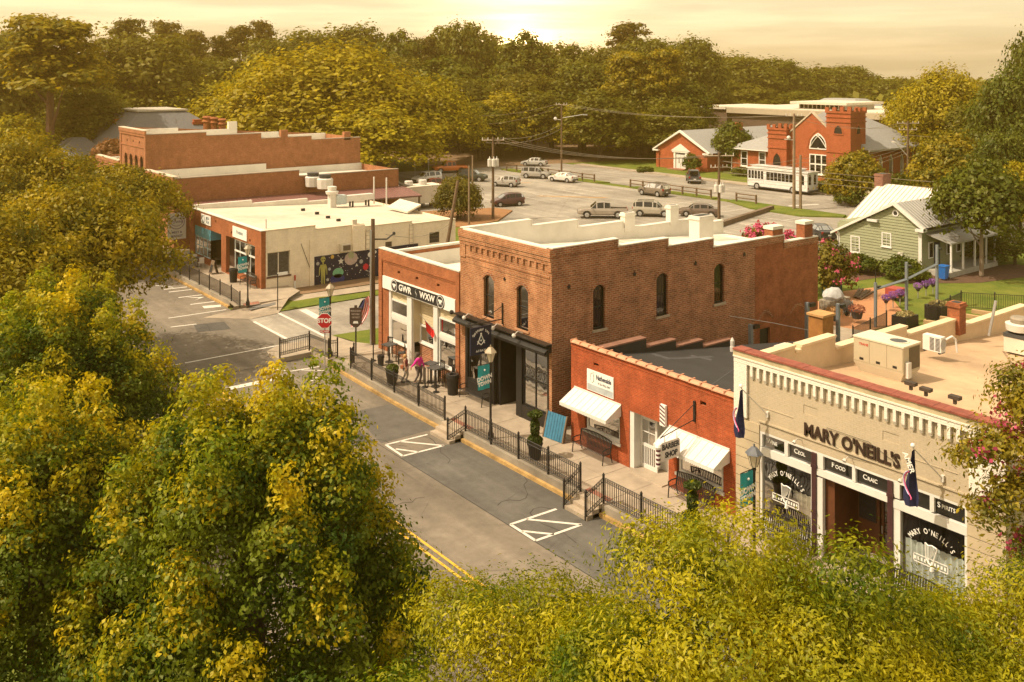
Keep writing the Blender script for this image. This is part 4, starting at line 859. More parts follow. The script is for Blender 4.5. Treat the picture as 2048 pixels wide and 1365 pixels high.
# rooftop plant
def rooftop_unit():
    x, y, z = 35.45, 21.2, 5.16
    t = thing('rooftop_unit', 'large beige air-conditioning unit with a round fan on the tan roof', 'air conditioner', (x,y,z)); BE = mat('beige_metal', (.42,.36,.25), .5, .06, 2.); LT = mat('light_beige_metal', (.60,.54,.42), .5, .06, 2.)
    m = M(); w, L = .62, 1.08
    m.add([(x-w*.72,y-L*.8,z),(x+w*.72,y-L*.8,z),(x+w*.72,y+L*.8,z),(x-w*.72,y+L*.8,z),(x-w,y-L,z+.42),(x+w,y-L,z+.42),(x+w,y+L,z+.42),(x-w,y+L,z+.42)],[(0,1,5,4),(1,2,6,5),(2,3,7,6),(3,0,4,7),(4,5,6,7)]); part('base', m, LT, t)
    m = M().box(x-w, x+w, y-L, y+L, z+.42, z+1.42); part('housing', m, BE, t); part('lid', M().box(x-w-.03, x+w+.03, y-L-.03, y+L+.03, z+1.42, z+1.48), LT, t)
    for a, b in ((y-L+.02,y-.4),(y-.38,y+.36),(y+.38,y+L-.02)): o = part('side_panel', M().box(x-w-.015, x-w-.001, a, b, z+.5, z+1.38), BE, t); part('slot', M().box(x-w-.02, x-w-.016, (a+b)/2-.09, (a+b)/2+.09, z+.56, z+.66), BLACK, o)
    part('side_panel', M().box(x-.2, x+w-.05, y-L-.012, y-L-.002, z+.5, z+1.36), mat('coil_dark', (.10,.075,.04), .6, .2, 8.), t); part('meter_box', M().box(x-w+.12, x-w+.36, y-L-.14, y-L-.01, z+.25, z+.85), METALW, t)
    m = M().lathe((x+.05,y-.5,z+1.483), [(.42,0),(.42,.02),(.34,.02),(.33,-.0)], 20); f = part('fan_ring', m, LT, t); part('fan', M().lathe((x+.05,y-.5,z+1.484), [(.33,0),(.05,.006)], 16), mat('fan_dark', (.05,.055,.06), .4), f)
    text('TRANE', .13, (x-w-.017, y+.62, z+1.2), FX_U, FX_N, mat('brand_red', (.45,.05,.03)), t, .004, .003)
rooftop_unit()
def mini_split():
    x, y, z = at_ = atz(1868, 704, 5.15); t = thing('split_unit', 'small white outdoor condenser with round grille on the tan roof', 'air conditioner', (x,y,z))
    part('housing', M().box(x-.18, x+.18, y-.42, y+.42, z+.06, z+.72), WHITE, t); m = M()
    for i in range(10):
        for j in (0, 1): m.box(x-.186, x-.181, y-.40+.28*j*0+(-.0)+j*.0+.30+.0*i-(.26*j), y-.40+.30+.2-(.26*j), z+.12+i*.055, z+.15+i*.055)
    part('louvre', m, BLACK, t); m = M().cyl((x,y-.421,z+.4), (x,y-.425,z+.4), .24, .24, 16); part('grille', m, mat('grille_grey', (.36,.36,.34), .6, .2, 20.), t); part('feet', M().box(x-.22, x+.22, y-.38, y-.3, z, z+.06).box(x-.22, x+.22, y+.3, y+.38, z, z+.06), BLACK, t)
    part('pipe', M().tube([(x+.15,y-.45,z+.6),(x+.35,y-.62,z+.75),(x+.5,y-.7,z+.6),(x+.55,y-.75,z+.05)], .045, 6), WHITE, t)
mini_split()
x, y, z = atz(2040, 690, 4.85); t = thing('roof_fan', 'round grey mushroom exhaust fan on a white roof curb', 'roof vent', (x,y,z)); part('curb', M().box(x-.5, x+.5, y-.5, y+.5, z-.3, z+.38), WHITEW, t); part('flange', M().box(x-.52, x+.52, y-.52, y+.52, z+.38, z+.55), DKGREY, t); part('bowl', M().lathe((x,y,z+.55), [(.3,0),(.58,.12),(.62,.42),(.5,.46)], 16), METALW, t, True); part('cap', M().lathe((x,y,z+.95), [(.4,0),(.42,.25),(.36,.32),(.05,.36)], 14), mat('fan_cap', (.25,.21,.16), .6), t, True)
p0_ = atz(1978, 672, 4.9); solo('vent_pipe', M().cyl(p0_, (p0_[0]+.25,p0_[1]-.2,p0_[2]+1.65), .07, .07, 8), METAL, 'leaning grey vent pipe on the tan roof beside the exhaust fan', 'pipe')
for (px, py), lb in (((1910,803),'rusty floodlight lying behind the red coping, nearest the crape myrtle'),((1852,787),'rusty floodlight behind the red coping, midway along the roof'),((1822,775),'small junction box at the foot of the large beige roof unit')):
    x, y, z = atz(px, py, 5.75); m = M().box(x-.12, x+.12, y-.2, y+.2, z+.08, z+.2).box(x-.05, x+.05, y-.05, y+.05, z-.1, z+.1); solo('floodlight', m, mat('rusty_black', (.05,.035,.025), .7, .4, 9.), lb, 'lamp', 'roof floodlights')
# flags of the pub on slanting poles
for k, (tip, lb, wd) in enumerate((((22.75,5.85),'dark blue flag with a pink swirl hanging at the left white pier of the pub',''),((16.1,5.76),'dark blue flag with white letters and a pink swirl hanging before the ALES sign','AMERICAN'))):
    y, z = tip; root_ = FR.p(y-.75, z-1.05, .06); a = Vector(root_); b = Vector(FR.p(y-.30, z-.0, 1.0))
    f = thing('pub_flag', lb, 'flag', tuple(a), 'blue flags on the pub front'); part('pole', M().cyl(a, b, .022, .018, 6), METALW, f); part('finial', M().ball(b+Vector((0,0,.07)), .075, 8), SIGNW, f); part('bracket', M().box(a.x-.03, a.x+.08, a.y-.05, a.y+.05, a.z-.1, a.z+.1), METALW, f)
    q = M(); H_ = 1.75; nn = 9
    for i in range(nn):
        t0, t1 = i/nn, (i+1)/nn
        def row(t):
            w = .06+.46*min(1., t*1.25)*(1 if t < .86 else 1-(t-.86)*2.2); c = b+Vector((.02, .0, -.1-H_*t))
            return [c+Vector((.0+.05*math.sin(5*t), w*.62, 0)), c+Vector((-.09+.04*math.cos(6*t), w*.2, 0)), c+Vector((.08, -w*.12, .02)), c+Vector((-.05, -w*.42, .05))]
        r0, r1 = row(t0), row(t1)
        for j in range(3): q.poly([r0[j], r0[j+1], r1[j+1], r1[j]])
    part('cloth', q, NAVY, f)
    sw = M(); cc = b+Vector((-.13,.04,-1.15)); pts = [cc+Vector((-.03+.03*math.sin(t), .20*math.sin(t)*(1-t/9), .34-.15*t+.1*math.cos(t))) for t in np.linspace(0, 5.2, 13)]
    sw.tube([tuple(p) for p in pts], .022, 4); part('swirl', sw, mat('swirl_pink', (.62,.10,.25), .7), f); sw = M().tube([tuple(p+Vector((-.012,.035,.01))) for p in pts[:9]], .016, 4); part('swirl', sw, mat('swirl_pale', (.45,.5,.7), .7), f)
    if wd: text('AMER', .25, cc+Vector((-.04,-.0,.72)), (0,-.42,-.9), FX_N, SIGNW, f, .008, .004, V=(0,-.9,.42))
# ---- 5. cream corner building with orange brick front and the space mural
Wb = thing('corner_building', 'low corner building with orange brick shop front, cream block side and white roof', 'building', (28.9,68.2,.95))
m = M(); ops_w = [(78.7,82.55,1.45,3.95),(76.33,78.7,.9,3.95),(69.4,75.3,1.0,4.0)]
FR.wall(m, 68.2, 83.85, .3, 5.28, ops_w+[(77.4,77.65,4.75,4.95),(74.0,74.25,4.3,4.5),(70.25,70.5,4.2,4.4)], .3); m.box(28.93, 29.2, 68.23, 83.8, 4.9, 5.27); part('front_wall', m, BR_OR, Wb)
WSD = side(68.2); wp = [(29.25,33.33,5.26),(33.33,37.6,4.96),(37.6,42.12,4.73),(42.12,46.5,4.50)]
ow = [(29.38,31.22,1.78,3.6),(43.85,44.86,2.72,3.62),(39.58,40.2,2.86,3.3)]
m = M()
WSD.wall(m, 29.2, 46.5, .3, 4.5, ow, .2)
for x0, x1, z in wp[:3]: WSD.wall(m, x0, x1, 4.5, z)
m.box(46.5,46.52,68.2,83.8,.3,4.5); WSD.box(m, 36.5, 37.62, 2.9, 4.96, .001, .16)
WSD.box(m, 32.82, 33.18, .3, 4.2, .001, .10)
for u in (37.9, 42.0): WSD.box(m, u-.18, u+.18, 2.9, 4.2, .001, .10)
part('side_wall', m, CREAMBR, Wb); part('corner_pier', M().box(28.88, 29.24, 68.17, 68.22, .3, 5.27), BR_OR, Wb)
m = M()
for x0, x1, z in wp: m.box(x0, x1-.003, 68.15, 68.5, z, z+.07)
part('coping', m, mat('cream_cap', (.62,.53,.40), .8, .15, 2.), Wb); m = M().box(28.85, 29.25, 68.16, 83.85, 5.281, 5.34); part('coping', m, WHROOF, Wb)
part('roof', M().poly([(29.2,68.5,5.16),(29.2,83.5,5.16),(46.5,83.5,4.30),(46.5,68.5,4.30)]), mat('cream_membrane', (.56,.49,.395), .8, .14, .8, stain=.4), Wb)
m = M()
for x0, x1, z in ((29.2,34.5,5.5),(34.5,40,5.2),(40,46.5,4.9)): m.box(x0, x1, 83.5, 83.85, .3, z)
part('far_parapet', m, WHROOF, Wb)
for (px, py) in ((606,420),(634,427),(656,435),(677,441)):
    x, y, z = atz(px, py, 4.85); part('roof_drain', M().box(x-.16, x+.16, y-.1, y+.1, z-.2, z+.12), IRON, Wb)
p_ = atz(532, 458, 5.1); part('roof_pipe', M().cyl(p_, (p_[0],p_[1],p_[2]+.75), .06, .06, 6), METALW, Wb)
p_ = atz(683, 452, 4.96); part('flue', M().box(36.6, 37.0, 68.25, 68.6, 4.96, 5.4), WHITEW, Wb)
w = window(WSD, Wb, 29.38, 31.22, 1.78, 3.6, .1, WHITEW, .06, 2, 1, .08, GLASSC); part('blind', M().poly([WSD.p(29.4,1.8,-.19), WSD.p(31.2,1.8,-.19), WSD.p(31.2,3.58,-.19), WSD.p(29.4,3.58,-.19)]), mat('foil_blind', (.17,.15,.13), .5, .6, 9.), w); part('sill', WSD.box(M(), 29.3, 31.3, 1.66, 1.78, -.1, .05), mat('brown_sill', (.12,.07,.05)), w)
for u0, u1, v0, v1 in ow[1:]:
    w = window(WSD, Wb, u0, u1, v0, v1, .05, mat('rusty_frame', (.16,.12,.08), .8, .3, 5.), .04, 5, 3, .035, GLASSD)
t = thing('window_air_conditioner', 'white window air conditioner projecting from the cream wall above the mural', 'air conditioner', (35.8,68,3.06)); part('housing', WSD.box(M(), 35.37, 36.18, 3.06, 3.6, .001, .45), WHITEW, t); part('grille', WSD.box(M(), 35.5, 36.15, 3.12, 3.52, .45, .46), mat('grille_brown', (.12,.09,.06), .7, .3, 20.), t)
for u in (37.9, 42.0): 
    m = M(); 
    for s in (-.17, .17): m.tube([WSD.p(u+s,2.8,.1), WSD.p(u+s,4.55,.1)], .018, 4)
    for k in range(5): m.tube([WSD.p(u-.17,3.0+k*.35,.1), WSD.p(u+.17,3.0+k*.35,.1)], .014, 4)
    part('wall_ladder', m, mat('ladder_grey', (.30,.25,.19), .7), Wb)
m = M().tube([WSD.p(32.1,4.0,.05), WSD.p(32.9,1.9,.05)], .02, 4); part('cable', m, IRON, Wb)
# mural: painted board of outer space
mu = thing('mural', 'dark blue space mural with a green alien, stars, planets and a flying saucer', 'mural', (38,68.15,.6)); part('board', WSD.box(M(), 33.22, 42.68, .62, 2.86, .02, .07), mat('mural_navy', (.012,.012,.035), .7, .2, 1.), mu)
def disc(u, v, r, c, ru=1., n=14, d=.072, nm='planet'):
    m = M().ext([WSD.p(u+r*ru*math.cos(i*2*math.pi/n), v+r*math.sin(i*2*math.pi/n), d) for i in range(n)], (0,-.004,0)); return part(nm, m, mat('mural_%02d%02d%02d' % tuple(int(99*x) for x in c), c, .7, .25, 5.), mu)
def stars_(u, v, r, n=5, c=(.6,.58,.52), k=.45):
    m = M().ext([WSD.p(u+r*(1 if i % 2 == 0 else k)*math.sin(i*math.pi/n), v+r*(1 if i % 2 == 0 else k)*math.cos(i*math.pi/n), .072) for i in range(2*n)], (0,-.005,0)); return part('star', m, mat('mural_%02d%02d%02d' % tuple(int(99*x) for x in c), c, .7, .25, 5.), mu)
al = M(); LIME = mat('mural_lime', (.36,.34,.09), .7, .2, 4.); U0 = 33.95
for pts in ([(-.22,2.62),(-.1,2.8),(.1,2.8),(.22,2.62),(.16,2.45),(0,2.3),(-.16,2.45)],[(-.05,2.32),(.05,2.32),(.05,2.2),(-.05,2.2)],[(-.24,2.18),(.24,2.18),(.17,1.35),(-.17,1.35)],[(-.24,2.18),(-.34,1.85),(-.36,1.35),(-.30,1.35),(-.26,1.85),(-.18,2.1)],[(.24,2.18),(.34,1.85),(.36,1.35),(.30,1.35),(.26,1.85),(.18,2.1)],[(-.17,1.35),(-.01,1.35),(-.05,.66),(-.15,.66)],[(.01,1.35),(.17,1.35),(.15,.66),(.05,.66)]): al.ext([WSD.p(U0+a, b, .072) for a, b in pts], (0,-.006,0))
o = part('alien', al, LIME, mu); m = M()
for s in (-.09, .09): m.ext([WSD.p(U0+s+.05*math.cos(i*.785)*1.1, 2.56+.06*math.sin(i*.785), .08) for i in range(8)], (0,-.003,0))
part('eyes', m, SIGNB, o)
disc(36.4,2.35,.52,(.42,.33,.30),1.15,12).location.z += 0; disc(36.4,2.62,.28,(.30,.32,.20),1.,10,.079,'saucer_dome'); disc(34.75,2.68,.15,(.5,.33,.07)); disc(33.5,2.3,.14,(.33,.32,.30)); disc(35.25,1.35,.40,(.16,.42,.25),1.2); disc(37.7,1.55,.0001+.1,(.5,.03,.04)); stars_(37.72,1.52,.30,9,(.52,.02,.04),.72); stars_(35.5,2.25,.28,5); disc(38.1,2.45,.2,(.62,.6,.55)); disc(38.6,2.62,.12,(.6,.58,.52)); disc(39.2,2.35,.32,(.6,.4,.06)); disc(40.2,2.0,.14,(.45,.25,.12)); disc(37.3,2.0,.17,(.34,.33,.32)); stars_(36.9,1.75,.16,3); stars_(34.35,.95,.15,6); disc(34.5,1.75,.12,(.36,.38,.42)); disc(35.2,.86,.42,(.02,.03,.16),1.5); disc(41.2,1.5,.3,(.25,.3,.42))
rr = random.Random(4)
m = M()
for i in range(90):
    u, v, r = rr.uniform(33.35,42.6), rr.uniform(.72,2.78), rr.choice((.02,.03,.03,.05)); m.ext([WSD.p(u+r*math.cos(k*math.pi/3), v+r*math.sin(k*math.pi/3), .0705) for k in range(6)], (0,-.002,0))
part('small_stars', m, mat('mural_605852', (.6,.58,.52), .7), mu, kind='stuff')
# orange brick shop front of the corner building
m = M(); FR.box(m, 78.7, 82.55, 3.1, 3.95, -.12, -.02); lb = part('blue_fascia', m, mat('fascia_blue', (.10,.30,.40), .6, .2, 2.), Wb); text('BAKERY', .35, FR.p(80.6,3.52,-.02), FX_U, FX_N, mat('fascia_text', (.18,.42,.5)), lb, .004, .002)
window(FR, Wb, 78.75, 82.5, 1.5, 3.08, .05, mat('blue_frame', (.34,.46,.5), .5), .07, 4, 2, .06, GLASS, name='shop_window'); o = part('blue_fascia', M().box(28.95, 30.2, 78.66, 78.70, 3.1, 3.95), mat('fascia_blue', (.1,.3,.4)), Wb); q = M().box(29.0, 30.3, 78.67, 78.7, 1.6, 3.1); part('side_pane', q, GLASSD, o)
e = M(); FR.box(e, 76.33, 78.7, .95, 4.0, -1.5, -1.42); part('entry', e, mat('entry_dark', (.09,.05,.03), .7, .3, 2.), Wb)
m = M(); FR.box(m, 69.4, 73.6, 1.0, 1.50, -.2, -.08); part('stall_riser', m, BR_OR, Wb); window(FR, Wb, 69.45, 73.6, 1.52, 3.98, .08, mat('pale_frame', (.52,.55,.52), .5), .08, 4, 1, .07, GLASS, name='shop_window'); m = M(); FR.box(m, 69.45, 73.6, 3.02, 3.12, -.14, -.05); part('transom_bar', m, WHITE, Wb)
m = M(); pts = [(69.5+4.0*i/26, -.3+.04*(i % 2)) for i in range(27)]
for (a, p), (b, q) in zip(pts[:-1], pts[1:]): m.poly([FR.p(a,1.52,p), FR.p(b,1.52,q), FR.p(b,3.0,q), FR.p(a,3.0,p)])
part('curtain', m, CURTG, Wb); FRD = M(); FR.box(FRD, 73.6, 75.3, .95, 4.0, -1.3, -1.2); part('entry', FRD, mat('entry_grey', (.06,.06,.055), .6), Wb); window(FR, Wb, 73.9, 75.0, 1.0, 3.1, 1.08, mat('pale_frame', (.5,.5,.5)), .1, gl=GLASS, name='door')
room(FR, Wb, 69.4, 73.6, 1.0, 4.0, .5, 3.0, INTER2); room(FR, Wb, 78.7, 82.5, 1.4, 4.0, .4, 3.0, INTER2)
for (a, b, z0, z1, wds, lb) in ((78.6,80.85,4.32,5.12,('BISTRO','& CAFE'),'white signboard with a circle at the left end of the orange brick front'),(70.9,73.75,4.15,5.0,('Provisions',),'white signboard with handwritten word on the right half of the orange brick front')):
    s_ = thing('wall_sign', lb, 'sign', FR.p((a+b)/2,z0,0)); part('board', FR.box(M(), a, b, z0, z1, .01, .06), SIGNW, s_)
    for i, w_ in enumerate(wds): text(w_, .30 if len(wds) > 1 else .42, FR.p((a+b)/2-(.45 if len(wds) > 1 else 0), (z0+z1)/2+.16-.34*i if len(wds) > 1 else (z0+z1)/2+.05, .06), FX_U, FX_N, mat('sign_slate', (.12,.17,.22), .6), s_, .006, .004, font_w=.75, shear=.3 if len(wds) == 1 else 0.)
    if len(wds) > 1: m = M().tube([FR.p(80.3+.3*math.cos(t), 4.72+.3*math.sin(t), .065) for t in np.linspace(0, 2*math.pi, 15)], .025, 4); part('circle', m, mat('sign_slate', (.12,.17,.22)), s_)
s_ = thing('hanging_sign', 'tall white hanging sign with an oval emblem beyond the orange brick corner shop', 'sign', (28.2,84.3,3.4)); PW = Pl((0,84.2,0), (1,0,0), (0,-1,0)); part('bracket', M().tube([(28.9,84.25,4.95),(27.0,84.25,4.95)], .03), IRON, s_); part('board', PW.box(M(), 27.1, 28.7, 2.55, 4.85, -.06, 0), SIGNW, s_)
m = M().tube([PW.p(27.9+.66*math.cos(t), 4.05+.6*math.sin(t), .01) for t in np.linspace(0, 2*math.pi, 17)], .03, 4); m.tube([PW.p(27.9+.5*math.cos(t), 4.05+.35*math.sin(t), .01) for t in np.linspace(0, 2*math.pi, 13)], .02, 4); part('oval', m, mat('sign_violet', (.22,.17,.27), .6), s_); text('TOWNE', .30, PW.p(27.9,4.05,0), (1,0,0), (0,-1,0), mat('sign_violet', (.22,.17,.27)), s_, .006, .004); text('MEET &', .27, PW.p(27.9,3.15,0), (1,0,0), (0,-1,0), mat('sign_violet', (.22,.17,.27)), s_, .006, .006); text('MARKET', .27, PW.p(27.9,2.82,0), (1,0,0), (0,-1,0), mat('sign_violet', (.22,.17,.27)), s_, .006, .006)
# kitchen duct on its roof
x, y, z = atz(664, 412, 4.72); t = thing('roof_duct', 'pale kitchen extractor with a long box duct on the white corner roof', 'roof duct', (x,y,z)); part('stack', M().box(x-.3, x+.3, y-.3, y+.3, z-.2, z+1.1), METALW, t); part('fan', M().lathe((x,y,z+1.1), [(.55,0),(.62,.25),(.4,.3),(.42,.7),(.1,.75)], 12), METALW, t, True); part('box', M().box(x+.3, x+1.3, y-.45, y+.35, z+.1, z+.95), mat('bluish_metal', (.40,.46,.46), .5), t); part('duct', M().box(x+1.3, x+4.2, y-.4, y+.25, z+.3, z+.85), METALW, t); m = M()
for k in (1.9, 3.6): m.box(x+k, x+k+.15, y-.4, y-.3, z-.3, z+.3); m.box(x+k, x+k+.15, y+.15, y+.25, z-.3, z+.3)
part('stand', m, IRON, t)
for px, pt in ((748,(748,408)),(773,(773,410))):
    a = atz(px, pt[1], 4.5); solo('vent_pipe', M().cyl(a, (a[0],a[1],a[2]+2.6), .07, .07, 6), METALW, 'tall thin white vent pipe on the cream corner roof, %s the duct' % ('nearer' if px == 748 else 'farther from'), 'pipe', 'thin white roof pipes')
m = M().add([atz(800,398,5.3)[:2]+(5.3,),atz(842,409,5.2)[:2]+(5.2,),atz(815,424,4.6)[:2]+(4.6,),atz(774,414,4.7)[:2]+(4.7,)],[(0,1,2,3)]); q = M(); 
for v in m.v: q.v.append(v)
q.v += [(a,b,c-.15) for a,b,c in m.v]; q.f = [(0,1,2,3),(4,7,6,5),(0,4,5,1),(1,5,6,2),(2,6,7,3),(3,7,4,0)]; solo('roof_canopy', q, WHITEW, 'slanted pale lean-to roof at the back end of the cream corner building', 'roof')

# ---- far blocks up the street
def far_shop(name, label, y0, y1, z1, x1, side_steps, base=.5, arches=(), holes=(), white_inner=True):
    b = thing(name, label, 'building', (28.9,y0,base)); ops = list(arches)+[(h-.14,h+.14,z1-1.35,z1-1.1) for h in holes]
    m = M(); FR.wall(m, y0, y1, .4, z1, ops, .25); S_ = side(y0)
    for i, (a, c, z) in enumerate(side_steps): S_.wall(m, a, c, .4, z); 
    m.box(x1, x1+.02, y0, y1, .4, side_steps[-1][2]-.02); m.poly([(29.2,y1,.4),(x1,y1,.4),(x1,y1,side_steps[-1][2]),(29.2,y1,z1)]); part('wall', m, BR_FAR, b)
    m = M(); FR.box(m, y0-.02, y1+.02, z1-.35, z1, .001, .16); FR.box(m, y0, y1, z1-.6, z1-.35, .001, .1); FR.box(m, y0, y1, z1-1.75, z1-1.62, .001, .06); FR.box(m, y0, y0+.5, .4, z1-.6, .001, .07); FR.box(m, y1-.5, y1, .4, z1-.6, .001, .07); part('cornice', m, BR_FAR, b)
    m = M()
    for a, c, z in side_steps: m.box(a, c-.003, y0-.04, y0+.32, z, z+.08)
    part('coping', m, mat('grey_coping', (.34,.28,.22), .8, .2, 2.), b); m = M().box(28.72, 29.25, y0-.05, y1+.05, z1, z1+.08); part('coping', m, mat('stone_coping', (.52,.44,.34), .8), b)
    zr = side_steps[-1][2]-.7; m = M().poly([(29.2,y0+.3,z1-1.0),(29.2,y1-.3,z1-1.0),(x1,y1-.3,zr),(x1,y0+.3,zr)])
    n_ = len(side_steps)
    for i, (a, c, z) in enumerate(side_steps): m.box(max(a,28.95), c, y1-.3, y1-.01, .4, z+.05); m.box(max(a,28.96), c, y0+.25, y0+.30, .6, z-.005)
    part('roof', m, WHROOF, b)
    for (u0, u1, v0, v1, h) in arches:
        window(FR, b, u0, u1, v0, v1, .12, mat('far_frame', (.10,.07,.05)), .08, 1, 2, .06, GLASSD, arch=h); arch_hood(FR, b, u0, u1, v1, h, BR_FAR, .22, 11)
    return b
arcs = [(97.2+k*1.78, 98.25+k*1.78, 6.2, 8.75, .5) for k in range(4)]
B2b = far_shop('tall_brick_building', 'tall two-storey brick building with four arched windows far up the street', 96.3, 105.2, 11.35, 52.6, [(28.9,34.9,10.98),(34.9,40.8,10.64),(40.8,46.6,10.1),(46.6,52.6,9.7)], arches=arcs, holes=(98.5,100.6,102.7))
B1b = far_shop('low_brick_shop', 'one-storey brick shop with white roof between the tall brick building and the driveway', 87.9, 96.25, 7.55, 52.6, [(28.9,41.2,7.4),(41.2,52.6,6.8)], holes=(90,92.5,95))
B0b = far_shop('low_brick_shop', 'farthest low brick shop on the near side, left of the tall brick building', 105.25, 114.3, 7.75, 50, [(28.9,50,7.4)], holes=(107.5,109.8,112))
m = M(); m.box(41.4,42.3,105.0,105.35,10.3,11.5); part('chimney', M().box(40.6,41.6,105.0,105.4,9.5,11.5), WHROOF, B2b); part('chimney', M().box(43,43.8,96.25,96.7,9.9,10.9), BR_FAR, B2b); part('chimney', M().box(50.6,51.4,96.3,96.8,9.5,10.4), BR_FAR, B2b)
hs2 = thing('hanging_sign', 'dark oval hanging sign with white script on the tall brick building', 'sign', (27.8,102.5,6.6)); P2 = Pl((0,102.4,0), (1,0,0), (0,-1,0)); m = M(); P2.ext(m, [(26.6,6.8),(26.9,6.45),(27.8,6.25),(28.7,6.45),(28.85,6.8),(28.85,7.6),(26.6,7.6)], -.08, 0); part('board', m, SIGNB, hs2); text('Stop', .75, P2.p(27.75,7.2,0), (1,0,0), (0,-1,0), SIGNW, hs2, .01, .02, shear=.3); text('COFFEE', .28, P2.p(27.75,6.62,0), (1,0,0), (0,-1,0), mat('sign_brown', (.3,.2,.14)), hs2, .008, .004)
for px, py, lb in ((626,361,'left'),(650,365,'right')):
    x, y, z = atz(px, py+6, 6.1); t = thing('roof_fan', 'dark-topped exhaust fan on the white roof of the low brick shop, %s one' % lb, 'roof vent', (x,y,z), 'roof fans on the low brick shop'); part('bowl', M().lathe((x,y,z-.3), [(.75,0),(.8,.9),(.7,1.0)], 10), METALW, t); part('cap', M().lathe((x,y,z+.7), [(.55,0),(.6,.35),(.1,.4)], 10), DKGREY, t)
m = M().poly([(30,84.2,4.75),(53.2,84.2,4.35),(53.2,87.85,5.0),(30,87.85,5.25)]); m.poly([(30,84.2,4.65),(53.2,84.2,4.25),(53.2,87.85,4.9),(30,87.85,5.15)]); m.poly([(30,84.2,4.75),(53.2,84.2,4.35),(53.2,84.2,4.2),(30,84.2,4.6)]); m.poly([(53.2,84.2,4.35),(53.2,87.85,5.0),(53.2,87.85,4.8),(53.2,84.2,4.15)]); m.poly([(30,84.2,4.75),(30,87.85,5.25),(30,87.85,5.0),(30,84.2,4.55)])
pr_ = thing('carport_roof', 'long maroon metal roof over the alley beside the corner building', 'roof', (41,86,.5)); part('sheet', m, MAROOF, pr_); m = M()
for i in range(58): x = 30.2+i*.4; k = (x-30)/23.2; m.add([(x,84.2,4.755-.4*k),(x+.06,84.2,4.755-.4*k),(x+.06,87.85,5.255-.25*k),(x,87.85,5.255-.25*k),(x+.03,84.2,4.81-.4*k),(x+.03,87.85,5.31-.25*k)],[(0,4,5,3),(4,1,2,5),(0,1,4)])
part('ribs', m, mat('maroon_rib', (.21,.105,.09), .5), pr_, kind='stuff')
for x in (44, 48.5, 53): part('post', M().box(x-.08, x+.08, 84.3, 84.46, .4, 4.3), WOODB, pr_)
# covered stair behind the tall building, board fence by the lot
st = thing('covered_stair', 'grey slanted stair roof running down behind the tall brick building', 'stair', (56,97,.5)); a, b = Vector((52.8,97.6,6.4)), Vector((64.5,100.5,1.9)); m = M(); m.add([a+Vector((0,-.9,0)),b+Vector((0,-.9,0)),b+Vector((0,.9,0)),a+Vector((0,.9,0)),a+Vector((0,-.9,-.25)),b+Vector((0,-.9,-.25)),b+Vector((0,.9,-.25)),a+Vector((0,.9,-.25))],[(0,1,2,3),(7,6,5,4),(0,4,5,1),(1,5,6,2),(2,6,7,3),(3,7,4,0)]); part('roof', m, mat('stair_grey', (.16,.145,.125), .8, .15, 2.), st); part('wall', M().add([(52.8,98.6,.5),(64.5,101.4,.5),(64.5,101.4,1.6),(52.8,98.6,6.0)],[(0,1,2,3)]), mat('stair_wall_dark', (.07,.055,.04), .9), st); part('post', M().box(64.3,64.8,99.6,100.1,.4,3.0), mat('stair_grey', (.16,.145,.125)), st)  # wall below the stair roof in an even dark brown
f = thing('board_fence', 'dark board fence along the left edge of the parking lot', 'fence', (70,121,.5)); p0, p1 = Vector((63,113,.5)), Vector((80,134.5,.5)); dd = (p1-p0); n_ = 46
for i in range(n_):
    q = p0+dd*(i/n_); part('board', M().obox(q+Vector((0,0,1.1)), (.55, .06, 2.2+random.uniform(-.05,.05)), math.atan2(dd.y, dd.x)), WOODP, f)
for px, py in ((830,358),(857,352)):
    x, y, z = at(px, py); t = thing('lot_sign', 'small white parking sign on a post before the dark board fence, %s one' % ('left' if px == 830 else 'right'), 'sign', (x,y,z), 'parking signs before the board fence'); part('post', M().cyl((x,y,z),(x,y,z+2.2), .04, .04, 5), METAL, t); part('plate', M().obox((x,y-.05,z+2.3), (.35,.03,.45), -.65), SIGNW, t)
# red-brick mansion with slate roof
bx, by, _ = atd(305, 200, 150); Mn = thing('mansion', 'red brick mansion with a grey flat-topped hip roof and many chimneys', 'house', (bx,by,.5)); w, L = 9.5, 11.5
m = M().box(bx-w, bx+w, by-L, by+L, 0, 5.9); m.box(bx-w-5, bx-w, by-L+4, by+L-2, 0, 4.6); part('wall', m, BR_BARB, Mn)
def hip(b, x0, x1, y0, y1, z0, z1, ix, iy, mt, over=.5):
    x0 -= over; x1 += over; y0 -= over; y1 += over; m = M().add([(x0,y0,z0),(x1,y0,z0),(x1,y1,z0),(x0,y1,z0),(x0+ix,y0+iy,z1),(x1-ix,y0+iy,z1),(x1-ix,y1-iy,z1),(x0+ix,y1-iy,z1)],[(0,1,5,4),(1,2,6,5),(2,3,7,6),(3,0,4,7),(4,5,6,7)]); r = part('roof', m, mt, b); q = M(); q.box(x0, x1, y0, y1, z0-.25, z0-.002); part('eave', q, mat('eave_grey', (.36,.34,.30), .6), b); return r
MSL = mat('dark_slate', (.13,.13,.135), .8, .2, 3.); r = hip(Mn, bx-w, bx+w, by-L, by+L, 6.1, 11.0, 6.5, 7.0, MSL); m = M().box(bx-w+5.7, bx+w-5.7, by-L+6.2, by+L-6.2, 11.0, 11.25); part('roof_deck', m, mat('deck_edge', (.42,.38,.32), .7), r)
hip(Mn, bx-w-5, bx-w+1, by-L+4, by+L-2, 4.8, 7.3, 2.6, 5.0, MSL)
for i in range(4):
    y = by-L+2+i*4.6; q = part('window', M().box(bx-w-.03, bx-w, y, y+1.2, 2.2, 4.6), WHITE, Mn); part('pane', M().box(bx-w-.04, bx-w-.031, y+.12, y+1.08, 2.3, 4.5), GLASSD, q)
